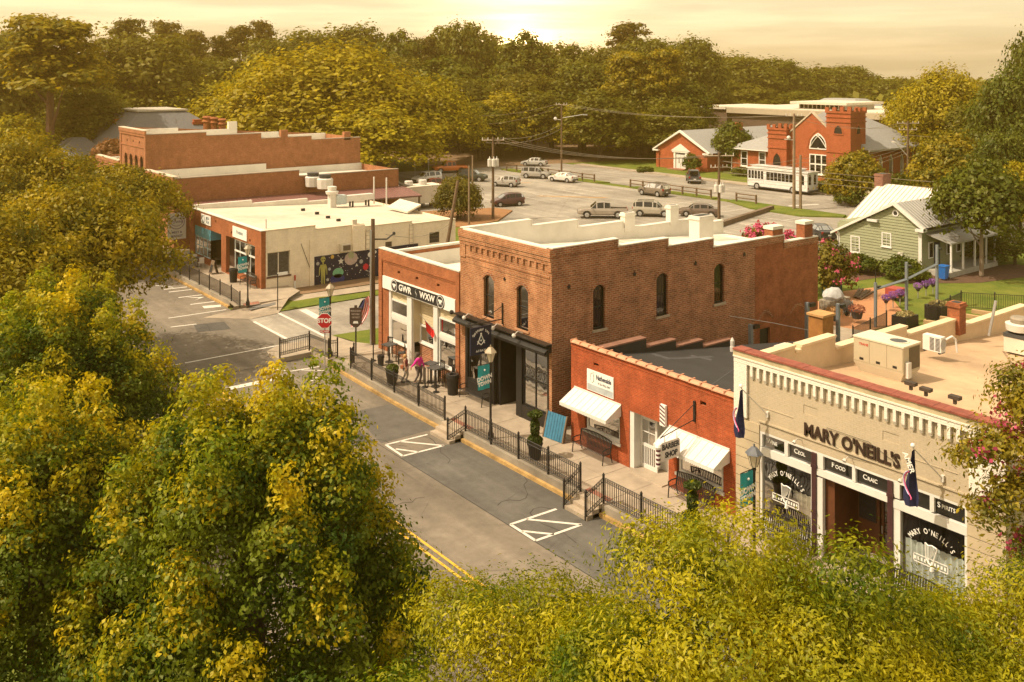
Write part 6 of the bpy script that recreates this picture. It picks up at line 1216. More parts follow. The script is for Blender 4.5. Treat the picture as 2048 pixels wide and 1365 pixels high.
# ------------------------------------------------------------------ vehicles
def vehicle(kind, x, y, heading, colour, label, z=None, glass=None, s=1.0, cat='car', plate=True):
    "stations: (x, half width, sill, belt, roof, roof half width); front towards +x"
    ST = {'sedan': [(-2.3,.70,.42,.88,.88,.60),(-2.2,.86,.28,.98,.98,.74),(-1.75,.90,.24,1.00,1.02,.72),(-1.05,.91,.22,.99,1.40,.60),(-.15,.91,.22,.97,1.46,.60),(.55,.91,.22,.95,1.38,.60),(1.15,.90,.22,.93,.96,.74),(1.9,.86,.24,.84,.85,.72),(2.22,.78,.30,.70,.72,.66),(2.32,.66,.38,.62,.62,.58)],
          'suv': [(-2.25,.74,.45,1.02,1.02,.62),(-2.18,.88,.34,1.12,1.55,.64),(-1.9,.92,.30,1.12,1.72,.66),(-1.0,.93,.28,1.10,1.76,.67),(.1,.93,.28,1.08,1.74,.67),(.55,.93,.28,1.07,1.64,.65),(1.15,.92,.28,1.05,1.10,.78),(1.95,.88,.30,.98,1.0,.76),(2.2,.82,.36,.84,.86,.72),(2.28,.72,.42,.74,.74,.64)],
          'hatch': [(-2.0,.72,.42,.98,.98,.60),(-1.95,.85,.30,1.06,1.30,.60),(-1.6,.88,.26,1.07,1.54,.60),(-.8,.89,.24,1.05,1.60,.60),(0.,.89,.24,1.02,1.58,.60),(.45,.89,.24,1.0,1.46,.58),(1.2,.88,.24,.96,1.0,.72),(1.75,.82,.28,.82,.84,.68),(2.0,.70,.36,.68,.68,.6)],
          'pickup': [(-2.85,.92,.55,1.10,1.10,.90),(-2.8,.95,.50,1.13,1.13,.93),(-.95,.96,.42,1.13,1.14,.93),(-.9,.96,.40,1.13,1.80,.70),(-.2,.96,.40,1.13,1.88,.72),(.65,.96,.40,1.13,1.82,.70),(1.35,.96,.42,1.13,1.18,.86),(2.4,.93,.46,1.06,1.10,.84),(2.75,.88,.50,.92,.94,.80),(2.82,.8,.56,.86,.86,.74)]}[kind]
    z = zg(y) if z is None else z; t = thing({'pickup':'pickup_truck'}.get(kind, 'parked_car'), label, cat, (x,y,z), 'vehicles in the parking lot and back street', rz=heading, local=True)
    body, gls = M(), M(); rings = []
    for (px, w, zb, zbelt, zr, wr) in ST: rings.append([(px,-w*.92,zb),(px,-w,zb+.22*(zbelt-zb)),(px,-w,zb+.7*(zbelt-zb)),(px,-w*.95,zbelt),(px,-wr,zr),(px,-wr*.6,zr+.03*(zr > zbelt+.1)),(px,wr*.6,zr+.03*(zr > zbelt+.1)),(px,wr,zr),(px,w*.95,zbelt),(px,w,zb+.7*(zbelt-zb)),(px,w,zb+.22*(zbelt-zb)),(px,w*.92,zb)])
    n = 12
    for i, (a, b) in enumerate(zip(rings[:-1], rings[1:])):
        ha, hb = ST[i][4]-ST[i][3], ST[i+1][4]-ST[i+1][3]
        for j in range(n):
            k = (j+1) % n; q = [a[j], a[k], b[k], b[j]]
            side_ = j in (3, 7) and max(ha, hb) > .3 and min(ha, hb) > .0; screen = j in (4, 5, 6) and abs(ha-hb) > .25 and not (kind == 'pickup' and i == 2)
            if kind == 'pickup' and i < 2 and j in (3,4,5,6,7): 
                if i == 1 and j == 5: body.poly([(p[0],p[1],p[2]-.42) for p in q]); continue
            if (side_ or screen) and min(ha, hb) > -.01:
                c = sum((Vector(p) for p in q), Vector())/4; body.poly(q); gls.poly([tuple(c+(Vector(p)-c)*.84+Vector((0, math.copysign(.012, c.y) if side_ else 0, .012 if screen else .004))) for p in q])
            else: body.poly(q)
    body.poly(rings[0]); body.poly(rings[-1][::-1])
    if kind == 'pickup': body.box(-2.8,-.95,-.82,.82,.6,.72); gls.poly([(-.96,-.62,1.2),(-.96,.62,1.2),(-.93,.6,1.72),(-.93,-.6,1.72)])
    part('body', body, colour, t, True); part('windows', gls, glass or GLASSD, t)
    wx = {'sedan':(1.42,-1.38),'suv':(1.40,-1.38),'hatch':(1.28,-1.25),'pickup':(1.75,-1.75)}[kind]; wr = {'sedan':.33,'suv':.38,'hatch':.32,'pickup':.42}[kind]; wy = ST[4][1]
    for a in wx:
        for sg in (-1, 1):
            w_ = part('wheel', M().cyl((a,sg*(wy-.2),wr),(a,sg*(wy+.015),wr), wr, wr, 16), RUBBER, t); part('rim', M().cyl((a,sg*(wy+.016),wr),(a,sg*(wy+.03),wr), wr*.62, wr*.5, 10), CHROME, w_); part('arch', M().tube([(a+(wr+.05)*math.cos(k), sg*(wy+.004), wr+(wr+.05)*math.sin(k)) for k in np.linspace(0, math.pi, 9)], .03, 4), RUBBER, w_)
    f, r = ST[-2], ST[1]
    for sg in (-1, 1):
        part('headlight', M().obox((f[0]-.02, sg*f[1]*.72, f[3]-.10), (.14,.30,.13)), mat('headlight_glass', (.62,.62,.6), .2), t); part('taillight', M().obox((r[0]-.03, sg*r[1]*.82, r[3]-.12), (.12,.2,.24)), mat('taillight_red', (.35,.015,.012), .3), t); part('mirror', M().obox((ST[-4][0]-.25, sg*(wy+.08), ST[-4][3]+.02), (.14,.16,.12)), colour, t)
        part('sill', M().box(wx[1]+wr+.05, wx[0]-wr-.05, sg*(wy-.01)-.01, sg*(wy-.01)+.012, .24, .34), RUBBER, t)
    part('grille', M().box(ST[-1][0]-.02, ST[-1][0]+.015, -.5, .5, ST[-1][2]+.02, ST[-1][3]-.02), DKGREY, t); part('bumper', M().box(ST[0][0]-.05, ST[0][0]+.05, -ST[0][1], ST[0][1], ST[0][2]-.06, ST[0][2]+.12), DKGREY if kind != 'pickup' else METAL, t)
    if plate: part('number_plate', M().box(ST[0][0]-.055, ST[0][0]-.05, -.18, .18, ST[0][2]+.14, ST[0][2]+.28), SIGNW, t)
    if kind == 'suv':
        for sg in (-1, 1): part('roof_rail', M().box(-1.7, .2, sg*.60-.02, sg*.60+.02, 1.76, 1.81), BLACK, t)
    if s != 1.0: t.scale = (s,s,s)
    return t
PW_, PS_, PBK, PMR, POR, PGN, PRD, PTN, PGY = paint('car_white', (.62,.60,.56)), paint('car_silver', (.34,.32,.29)), paint('car_black', (.02,.021,.024)), paint('car_maroon', (.07,.018,.016)), paint('truck_orange', (.52,.13,.015)), paint('car_dark_green', (.03,.04,.026)), paint('car_red', (.16,.03,.022)), paint('car_tan', (.16,.13,.10)), paint('car_grey', (.06,.063,.07))
def mid(p, q): a, b = at(*p), at(*q); return ((a[0]+b[0])/2, (a[1]+b[1])/2), math.atan2(a[1]-b[1], a[0]-b[0])
PY = math.pi
vehicle('hatch', 71.9, 94.0, PY-.28, PMR, 'dark maroon hatchback parked alone beside the pine straw bed')
vehicle('suv', 76.7, 120.0, PY+.05, PW_, 'white crossover behind the low brick shop'); vehicle('sedan', 73.9, 114.0, PY*.93, PRD, 'dark red sedan half hidden behind the round bush')
vehicle('suv', 83.7, 118.2, -.95, PGN, 'dark green off-road car left of the silver hatchback'); vehicle('hatch', 83.6, 109.7, 2.05, PS_, 'silver hatchback behind the first lot pole')
vehicle('suv', 93.6, 115.0, -1.0, PS_, 'silver utility vehicle in front of the split-rail fence, nose to the orange line'); vehicle('sedan', 93.9, 109.0, 1.80, PW_, 'white sedan parked beside the silver utility vehicle'); vehicle('sedan', 105.2, 129.8, 2.2, paint('car_palegrey', (.45,.44,.41)), 'pale grey sedan at the far end of the back street by the woods')
vehicle('suv', 93.3, 89.6, 1.60, PTN, 'brownish grey utility vehicle backed to the split-rail fence'); vehicle('pickup', 87.4, 129.9, 2.85, POR, 'bright orange pickup truck at the dark board fence', cat='truck')
vehicle('pickup', 109.0, 96.6, .80, PGY, 'dark grey pickup truck seen from behind in the back street', cat='truck'); vehicle('sedan', 83.6, 57.4, 1.05, PBK, 'black sedan beside the green house')
vehicle('pickup', 74.8, 80.0, 2.45, paint('car_sand', (.36,.31,.26)), 'sand coloured pickup truck behind the white parapet', cat='truck'); vehicle('suv', 80.2, 77.3, -.85, paint('car_champagne', (.40,.36,.29)), 'champagne utility vehicle behind the white parapet, right of the sand pickup'); vehicle('sedan', 84.4, 74.0, 2.3, paint('car_brownish', (.15,.11,.085)), 'brown sedan by the timber barrier, mostly hidden by the white chimney')
# white trolley bus
def bus():
    x, y, z = 110.6, 81.9, .5; t = thing('trolley_bus', 'white trolley-style bus with arched windows in front of the church', 'bus', (x,y,z), rz=math.pi/2+.02, local=True); L, W_, = 4.9, 1.22   # front to +x (up the street)
    bw = paint('bus_white', (.70,.70,.68), .4); SB = Pl((0,W_,0), (1,0,0), (0,1,0)); ops = []
    for i in range(5): ops.append((2.2+i*.53, 2.62+i*.53, 1.55, 2.72, .2))
    ops.append((-2.6, 1.7, 1.5, 2.62)); ops.append((-4.4, -3.6, 1.35, 2.72, .25)); m = M(); SB.wall(m, -L, L, .55, 2.95, ops, .08); m.box(-L, L, -W_, -W_+.05, .55, 2.95); m.box(L-.05, L, -W_, W_, .55, 2.95); m.box(-L, L, -W_, W_, .5, .56); part('body', m, bw, t)
    RB = Pl((-L,0,0), (0,1,0), (-1,0,0)); m = M(); RB.wall(m, -W_, W_, .55, 2.95, [(-.95,-.25,1.35,2.72,.25),(.25,.95,1.35,2.72,.25)], .08); part('rear', m, bw, t)
    q = M().box(-L+.1, L-.1, W_-.12, W_-.09, 1.3, 2.85); q.box(-L+.09, -L+.12, -W_+.1, W_-.1, 1.3, 2.85); part('windows', q, GLASSD, t); m = M()
    for i in range(1, 7): u = -2.6+4.3*i/7; SB.box(m, u-.025, u+.025, 1.5, 2.62, -.06, -.02)
    part('window_bars', m, bw, t); m = M().box(-L-.18, L+.1, -W_-.12, W_+.12, 2.95, 3.08); part('roof', m, bw, t); m = M().box(-L+1.6, L-.4, -.75, .75, 3.081, 3.32); m.box(-L+1.4, L-.2, -.9, .9, 3.32, 3.4); part('clerestory', m, bw, t)
    m = M()
    for a, b in ((-4.6,-3.4),(-2.7,1.75),(2.1,4.7)):
        for v in (.95, 1.32): SB.box(m, a, b, v, v+.02, .001, .008)
        for u in (a, b): SB.box(m, u, u+.02, .95, 1.32, .001, .008)
    part('pinstripe', m, DKGREY, t); part('bumper', M().box(-L-.25, -L, -W_, W_, .45, .62), DKGREY, t); part('skirt', M().box(-L, L, -W_+.05, W_-.05, .35, .5), DKGREY, t)
    for a in (3.3, -2.6):
        for sg in (-1, 1): w = part('wheel', M().cyl((a,sg*(W_-.3),.5),(a,sg*(W_+.02),.5), .5, .5, 16), RUBBER, t); part('rim', M().cyl((a,sg*(W_+.021),.5),(a,sg*(W_+.035),.5), .30, .24, 10), CHROME, w)
    for s in (-1, 1): part('taillight', M().box(-L-.03, -L, s*1.0-.08, s*1.0+.08, .8, 1.0), mat('taillight_red', (.35,.015,.012)), t)
bus()
t = thing('cargo_trailer', 'small white cargo box with two roof vents behind the corner building', 'trailer', (55,84.5,.5)); c_ = at(812, 418); x, y = c_[0]-1, c_[1]; part('box', M().box(x-1.0,x+5.4,y-1.6,y+1.0,1.2,3.3), WHITEW, t)
for k in (1.2, 3.2): part('roof_vent', M().lathe((x+k,y-.3,3.3), [(.5,0),(.5,.55),(.45,.6)], 10), METALW, t)
# split rail fences of the lot, bollards
def railfence(a, b, n, label):
    f = thing('rail_fence', label, 'fence', (*a, .55), 'two-rail wooden fences of the lot'); A, B_ = Vector((*a,.6)), Vector((*b,.6))
    for i in range(n+1): p = A.lerp(B_, i/n); part('post', M().box(p.x-.09,p.x+.09,p.y-.09,p.y+.09,.4,1.75), WOODP, f)
    for i in range(n):
        for h in (.55, 1.05): p, q = A.lerp(B_, i/n)+Vector((-.1,0,h)), A.lerp(B_, (i+1)/n)+Vector((-.1,0,h)); part('rail', M().cyl(p, q, .07, .07, 4), WOODP, f)
railfence((96.6,97.4), (96.6,82.6), 6, 'brown two-rail fence behind the brownish grey utility vehicle'); railfence((96.8,78.6), (96.9,75.6), 1, 'short two-rail fence on the lawn island by the bus'); railfence((96.6,126.5), (96.8,105.2), 8, 'brown two-rail fence behind the white sedan')
# utility poles, transformers, street lights and wires
def transformer(t, x, y, z, n=3):
    for k in range(n): a = -.6+.6*k; c = (x+.42*math.cos(a*2.2-2), y+.42*math.sin(a*2.2-2), z); o = part('transformer', M().lathe(c, [(.2,0),(.24,.05),(.24,.8),(.2,.88)], 10), METALW, t); part('bushing', M().cyl((c[0],c[1],c[2]+.88),(c[0],c[1],c[2]+1.15), .05, .04, 6), SIGNW, o)
tops = {}
AR = -YAW
p_ = at(986, 440); t, tops['a'] = upole(p_[0], p_[1], .5, 9.3, 'tall utility pole with two transformers rising behind the tall brick shop', [(.35,1.25,AR+.12)], .17); transformer(t, p_[0], p_[1], p_[2]+6.0)
p_ = at(1123, 345); t, tops['b'] = upole(p_[0], p_[1], .5, 11.2, 'utility pole with a long lamp arm at the back street fence', [(.1,.9,AR)], .16); m = M().tube([(p_[0],p_[1],9.4),(p_[0]+3.6*CS,p_[1]-3.6*SN,10.0)], .06); m.obox((p_[0]+3.9*CS,p_[1]-3.9*SN,9.95), (.7,.3,.18), -YAW); part('lamp_arm', m, METAL, t); m = M().ball((p_[0]-1.0*CS,p_[1]+1.0*SN,9.3), .3, 8); m.tube([(p_[0],p_[1],9.1),(p_[0]-1.0*CS,p_[1]+1.0*SN,9.2)], .05); part('flood_lamp', m, METALW, t)
p_ = at(1438, 440); t, tops['c'] = upole(p_[0], p_[1], .5, 7.6, 'dark utility pole with crossarm and transformers by the timber barrier', [(.4,1.7,AR),(1.7,1.0,AR+.2)], .18); transformer(t, p_[0], p_[1], p_[2]+3.1, 3)
p_ = at(1588, 420); t, tops['d'] = upole(p_[0], p_[1], .5, 11.6, 'taller of the two pale poles in front of the bus', [(.3,1.0,AR)], .2, mt=mat('pale_pole', (.24,.17,.11), .9, .25, 3.)); m = M().ball((p_[0]-.5,p_[1]+.4,9.2), .25, 8); m.tube([(p_[0],p_[1],8.9),(p_[0]-.9,p_[1]+.7,9.0)], .05); part('flood_lamp', m, METALW, t)
p_ = at(1601, 420); t, tops['e'] = upole(p_[0], p_[1], .5, 6.6, 'shorter of the two pale poles in front of the bus', (), .19, mt=mat('pale_pole', (.24,.17,.11)))
p_ = at(1816, 373); t, tops['f'] = upole(p_[0], p_[1], .5, 9.4, 'dark utility pole with two crossarms at the side of the church', [(.3,1.6,AR),(1.25,1.3,AR)], .2); m = M().tube([(p_[0],p_[1],4.8),(p_[0]-1.4,p_[1]+1.1,6.8)], .07); m.obox((p_[0]-1.7,p_[1]+1.3,6.9), (.8,.35,.2), .66); part('lamp_arm', m, METALW, t)
for (px, py, ht, lb) in ((938,452,6.5,'thin weathered pole in front of the round bush'),(945,388,5.2,'thin weathered pole behind the round bush')):
    p_ = at(px, py); upole(p_[0], p_[1], .5, ht, lb, (), .12, mt=mat('pale_pole', (.24,.17,.11)))
def wire(a, b, sag, label=None, r=.022, n=12, hold=None):
    a, b = Vector(a), Vector(b); pts = [tuple(a.lerp(b, i/n)-Vector((0,0,sag*4*(i/n)*(1-i/n)))) for i in range(n+1)]; W_M.tube(pts, r, 3)
WIRE = mat('wire', (.20,.165,.12), .5)
def wires(label, runs, r=.022):
    global W_M
    W_M = M()
    for a, b, s in runs: wire(a, b, s, r=r)
    return solo('overhead_wire', W_M, WIRE, label, 'wire', 'overhead wires', kind='stuff') if len(runs) > 12 else solo('overhead_wire', W_M, WIRE, label, 'wire', 'overhead wires')
def off(v, d, z): return (v.x+CS*d, v.y-SN*d, v.z+z)
T_ = tops
for d in (-1.0, 0., 1.0):
    wires('wire from the tall lot pole to the dark barrier pole, %s strand' % {-1.0:'left',0.:'middle',1.0:'right'}[d], [(off(T_['a'], d, -.1), off(T_['c'], d*1.3, -.3), 1.2)])
wires('wire from the tall lot pole to the pole with the long lamp arm', [(off(T_['a'], .8, -.1), off(T_['b'], 0, -3.2), .8)]); wires('lower wire from the tall lot pole to the pole with the long lamp arm', [(off(T_['a'], -.8, -.6), off(T_['b'], 0, -4.0), .9)])
for d in (-.8, .8): wires('wire along the back street to the taller pale pole, %s strand' % ('left' if d < 0 else 'right'), [(off(T_['b'], d, 0), off(T_['d'], d, -.2), 1.0)]); wires('wire from the taller pale pole to the pole beside the church, %s strand' % ('left' if d < 0 else 'right'), [(off(T_['d'], d, -.2), off(T_['f'], d, -.2), 1.2)])
for k, (zc, ze) in enumerate(((-1.0,-.4),(-1.6,-.9),(-2.3,-1.4),(-3.0,-2.0))): wires('cable from the dark pole to the shorter pale pole, number %s from the top' % ('one','two','three','four')[k], [(off(T_['c'], .3, zc), off(T_['e'], 0, ze), .5)]); wires('cable from the shorter pale pole to the church pole, number %s from the top' % ('one','two','three','four')[k], [(off(T_['e'], 0, ze), off(T_['f'], 0, -3.0-.5*k), .9)])
for k, (y0, zz) in enumerate(((-26,11.0),(-10,9.5))): wires('wire crossing in front of the green house, %s one' % ('upper','lower')[k], [(off(T_['f'], 0, -2.-k), (118, 12+k*6, zz), 1.)])
for k in range(3): wires('house wire passing before the porch, %s strand' % ('upper','middle','lower')[k], [(off(T_['c'], .5, -1.-.6*k), (95, 22-2*k, 7.5-.5*k), .8)])
wires('wire left of the lot into the woods, upper', [(off(T_['b'], -.8, 0), atd(940, 232, 175), .6)]); wires('wire left of the lot into the woods, lower', [(off(T_['b'], -.2, -.4), atd(940, 250, 175), .8)]); wires('service wire from the flag utility pole to the cream side wall', [((29.8,51.3,7.3),(46,68,4.3), .6)])
# ------------------------------------------------------------------ church, its hall, buildings behind
def P_(x0, y): return Pl((x0,0,0), (0,1,0), (-1,0,0))
CH = thing('church', 'red brick church with two battlemented towers, pointed window and grey shingle roofs', 'church', (125.5,87,.5)); C_ = Pl((125.5,0,0), (0,1,0), (-1,0,0)); STG = glassm('stained_glass', (.25,.36,.36), .75); WTR = mat('church_white', (.70,.68,.62), .6, .05, 2.)
def battlement(b, x0, x1, y0, y1, z0, z1, nm='tower'):
    m = M().box(x0, x1, y0, y1, .3, z1-.55); m.box(x0-.12, x1+.12, y0-.12, y1+.12, z1-1.5, z1-1.35); m.box(x0-.12, x1+.12, y0-.12, y1+.12, z1-2.2, z1-2.05); m.box(x0-.14, x1+.14, y0-.14, y1+.14, z1-.85, z1-.55); m.box(x0-.10, x1+.10, y0-.10, y1+.10, 5.0, 5.15); t = part(nm, m, BR_CH, b)
    n = 4
    for i in range(n):
        w = (y1-y0+.28)/(2*n-1); a = y0-.14+2*i*w
        for xx in (x0-.14, x1-.14): part('merlon', M().box(xx, xx+.28, a, a+w, z1-.55, z1), BR_CH, t)
        w2 = (x1-x0+.28)/(2*n-1); a2 = x0-.14+2*i*w2
        if 0 < i < n-1: part('merlon', M().box(a2, a2+w2, y0-.14, y0+.14, z1-.55, z1), BR_CH, t)
    return t
T1 = battlement(CH, 124.6, 127.6, 91.4, 94.9, .5, 8.75); T2 = battlement(CH, 124.9, 128.8, 80.4, 84.5, .5, 11.75)
def pointed(pl, par, u0, u1, v0, v1, h, n0, frame=.14, mull=0, gl=None, nm='window', fm=None):
    m = M(); a0 = [(u0,v0)]+arc_pts(u0, u1, v1-h, v1, 12, True)+[(u1,v0)]; a1 = [(u0+frame,v0+frame)]+arc_pts(u0+frame, u1-frame, v1-h, v1-frame*1.4, 12, True)+[(u1-frame,v0+frame)]
    L_ = len(a0)
    for i in range(L_): j = (i+1) % L_; pl.ext(m, [a0[i], a0[j], a1[j], a1[i]], n0, n0+.08)
    for k in range(1, mull+1):
        u = u0+(u1-u0)*k/(mull+1); pl.box(m, u-.06, u+.06, v0+frame, v1-h, n0+.002, n0+.075)
    if mull:
        for (s, e) in ((u0+frame, u0+(u1-u0)*.62), (u1-frame, u1-(u1-u0)*.62)):
            pts = [(s+(e-s)*t, v1-h+(h-.35)*math.sin(t*1.45)) for t in np.linspace(0, 1, 7)]
            for p, q in zip(pts[:-1], pts[1:]): m.cyl(pl.p(*p, n0+.06), pl.p(*q, n0+.06), .075, .075, 4)
    w = part(nm, m, fm or WTR, par); part('pane', M().poly([pl.p(a, b, n0+.02) for a, b in a1]), gl or STG, w); return w
m = M(); C_.ext(m, [(84.4,.3),(91.5,.3),(91.5,7.3),(87.4,10.75),(84.4,8.2)], -.3, 0); m.box(125.8,128,84.4,91.4,.3,7.0); part('front_gable', m, BR_CH, CH)
m = M(); C_.ext(m, [(91.6,7.35),(91.6,7.6),(87.4,11.05),(83.6,7.85),(83.6,7.6),(87.4,10.75)], -.3, .14); part('gable_coping', m, mat('coping_stone', (.5,.43,.33), .8), CH)
pointed(C_, CH, 84.75, 87.85, 5.25, 7.75, 2.2, .01, .16, 1); m = M(); a = arc_pts(84.45, 88.15, 5.4, 8.15, 12, True); b_ = arc_pts(84.2, 88.4, 5.4, 8.5, 12, True)
for i in range(12): C_.ext(m, [a[i], a[i+1], b_[i+1], b_[i]], .001, .06)
part('window_arch', m, BR_CH, CH)
w = window(C_, CH, 84.65, 87.85, 1.45, 4.5, -.06, WTR, .16, 3, 2, .2, STG); part('sill', C_.box(M(), 84.5, 88.0, 1.3, 1.45, .001, .14), WTR, w)
pl1 = Pl((124.6,0,0), (0,1,0), (-1,0,0)); pointed(pl1, T1, 92.3, 94.0, .55, 4.4, 1.5, .004, .12, 0, BLACK, 'doorway', BR_CH); pl2 = Pl((124.9,0,0), (0,1,0), (-1,0,0)); pointed(pl2, T2, 81.6, 83.3, 7.7, 9.3, 1.3, .004, .16, 0, BLACK, 'louvre_opening', BR_CH); ps2 = side(80.4); pointed(ps2, T2, 126.2, 127.5, 7.7, 9.3, 1.3, .004, .16, 0, BLACK, 'louvre_opening', BR_CH)
part('door_steps', M().box(123.4, 124.5, 91.6, 94.8, .3, .75), CONC, CH)
# left wing
m = M().box(125.5, 135, 94.9, 103.0, .3, 4.45); part('wing_wall', m, BR_CH, CH)
for u0, u1 in ((99.6,100.95),(96.0,97.35),(94.95,95.4)): w = window(C_, CH, u0, u1, 1.6, 4.1, -.06, WTR, .14, 1, 2, .1, STG); part('sill', C_.box(M(), u0-.1, u1+.1, 1.45, 1.6, .001, .1), WTR, w)
m = M().add([(124.9,103.7,4.45),(124.9,94.9,4.45),(136,94.9,4.45),(136,103.7,4.45),(129,94.9,7.6),(133,94.9,7.6)],[(0,1,4),(1,2,5,4),(2,3,5),(3,0,4,5)]); part('wing_roof', m, SLATE, CH); part('gutter', M().box(124.85, 125.0, 94.9, 103.75, 4.32, 4.47), WTR, CH); part('downpipe', M().cyl((125.4,102.8,.5),(125.4,102.8,4.4), .07, .07, 6), WTR, CH)
# nave side
m = M(); ns = side(80.0); opsn = [(131.7,132.9,1.1,4.5),(134.5,135.8,1.1,4.5),(137.6,138.8,1.1,4.5),(140.9,142.0,1.1,4.5)]; ns.wall(m, 128.8, 143.4, .3, 5.5, [(a,b,c,d,1.4) for a,b,c,d in opsn], .3); m.box(143.4,143.42,80,97,.3,5.5); part('side_wall', m, BR_CH, CH)
for a, b, c, d in opsn: pointed(ns, CH, a, b, c, d, 1.4, -.2, .17, 0)
m = M().add([(127.5,79.1,5.45),(145.2,79.1,5.45),(145.2,97.5,5.45),(127.5,97.5,5.45),(128.8,87.5,10.9),(135.5,87.5,10.9)],[(0,1,5,4),(1,2,5),(2,3,4,5),(3,0,4)]); part('nave_roof', m, SLATE, CH); part('eave', M().box(127.6, 145.25, 79.02, 79.2, 5.2, 5.46), mat('eave_grey', (.36,.34,.30)), CH)
# hall with white pedimented door
HL = thing('church_hall', 'red brick gabled hall with white pedimented double door left of the church', 'church hall', (121.5,110,.5)); A_ = Pl((121.5,0,0), (0,1,0), (-1,0,0))
m = M(); A_.ext(m, [(104.6,.3),(116.0,.3),(116.0,3.7),(110.4,6.9),(104.6,3.75)], -.3, 0); m.box(121.8,146,104.6,116,.3,3.7); A_.box(m, 104.55,105.2,.3,3.6,.001,.15); A_.box(m, 115.4,116.05,.3,3.6,.001,.15); part('wall', m, BR_CH, HL)
m = M().add([(121.0,104.0,3.55),(121.0,110.4,7.05),(147,110.4,7.05),(147,104.0,3.55),(121.0,116.6,3.55),(147,116.6,3.55)],[(0,1,2,3),(1,4,5,2)]); part('roof', m, SLATE, HL)
m = M(); A_.ext(m, [(103.95,3.4),(103.95,3.62),(110.4,7.12),(116.65,3.62),(116.65,3.4),(110.4,6.75)], .1, .5); A_.box(m, 103.95,105.3,3.3,3.55,-.1,.5); A_.box(m, 115.3,116.65,3.3,3.55,-.1,.5); part('white_rake', m, WTR, HL)
pd = M(); A_.ext(pd, [(108.3,3.55),(112.5,3.55),(110.4,4.75)], .05, .35); A_.box(pd, 108.9,109.3,.6,3.3,.05,.25); A_.box(pd, 111.5,111.9,.6,3.3,.05,.25); A_.box(pd, 108.6,112.2,3.3,3.55,.05,.3); dr = part('door_surround', pd, WTR, HL)
d = part('double_door', A_.box(M(), 109.35, 111.45, .6, 2.95, .02, .08), WHITE, HL); m = M(); A_.box(m, 110.38,110.42,.6,2.9,.08,.085); A_.box(m, 109.9,110.15,1.5,2.4,.08,.09); A_.box(m, 110.65,110.9,1.5,2.4,.08,.09); part('door_glass', m, GLASSD, d); A_m = A_.box(M(), 109.35,111.45,2.98,3.28,.02,.07); part('transom_light', A_m, GLASSD, dr); part('steps', A_.box(M(), 108.6, 112.2, .3, .62, .1, 1.6), BRPAVE, HL); part('chimney', M().box(134.5,136.5,109.4,110.4,6,7.9), BR_CH, HL)
part('roof_fan', M().lathe((141,105.5,5.6), [(.5,0),(.5,.5),(.7,.6),(.75,1.0),(.4,1.4),(.05,1.5)], 12), METAL, HL, True)
LB = thing('long_building', 'long low flat-roofed building with a pale fascia behind the church', 'building', (155,105,.5)); m = M().box(155, 180, 76, 127, .3, 8.5); part('wall', m, mat('brown_brick_far', (.12,.08,.055), .9, .2, 2.), LB); m = M().box(154.2, 181, 75.2, 127.8, 8.5, 9.55); part('fascia', m, mat('fascia_cream', (.42,.35,.25), .8, .1, 1.), LB); m = M().box(154.2,181,75.2,127.8,9.55,9.75); part('roof_edge', m, mat('roof_edge_pale', (.58,.52,.42), .8), LB)
m = M().box(158, 168, 103, 113, 9.75, 10.7); part('clerestory', m, WHITEW, LB); part('clerestory_roof', M().box(156.8,169.2,101.8,114.2,10.7,11.15), mat('roof_edge_pale', (.58,.52,.42)), LB); m = M()
for i in range(10): m.box(157.93,158,103.4+i*.95,104.1+i*.95,9.85,10.55)
part('window_band', m, GLASSD, LB); m = M().box(158,166,78,86,9.75,11.0); part('clerestory', m, WHITEW, LB)
for i in range(5): part('window', M().box(157.9,158,78.4+i*1.5,79.5+i*1.5,9.95,10.8), GLASSD, LB)
L2 = thing('brown_building', 'dark brown flat-roofed block at the left end of the long pale building', 'building', (156,130,.5)); part('wall', M().box(154.5,170,127.9,135,.3,9.2), mat('brown_brick_far', (.12,.08,.055)), L2); part('roof_edge', M().box(154,170.5,127.85,135.5,9.2,9.75), mat('roof_edge_pale', (.58,.52,.42)), L2)
x, y, _ = atd(1690, 220, 235); H2 = thing('grey_roof_house', 'house with a wide grey hip roof and pale gable beyond the church', 'house', (x,y,.5)); part('wall', M().box(x-10,x+10,y-9,y+9,.3,6.4), WTR, H2); hip(H2, x-10, x+10, y-9, y+9, 6.4, 10.2, 8.5, 5.5, SLATE, .8); m = M().add([(x-11,y+1,6.4),(x-11,y+9,6.4),(x-11,y+5,9.7),(x-3,y+5,9.7),(x-1,y+1,6.4),(x-1,y+9,6.4)],[(0,1,2),(0,2,3,4),(1,5,3,2)]); part('gable', m, [mat('pale_gable', (.5,.45,.36), .8)], H2)
f = thing('panel_fence', 'white ribbed panel fence right of the church', 'fence', (146,72,.5))
for i in range(22): y = 79-i*.9; part('panel', M().box(146+(.05 if i % 2 else 0), 146.08+(.05 if i % 2 else 0), y-.88, y, .4, 3.8), mat('panel_white', (.50,.47,.40), .7), f)
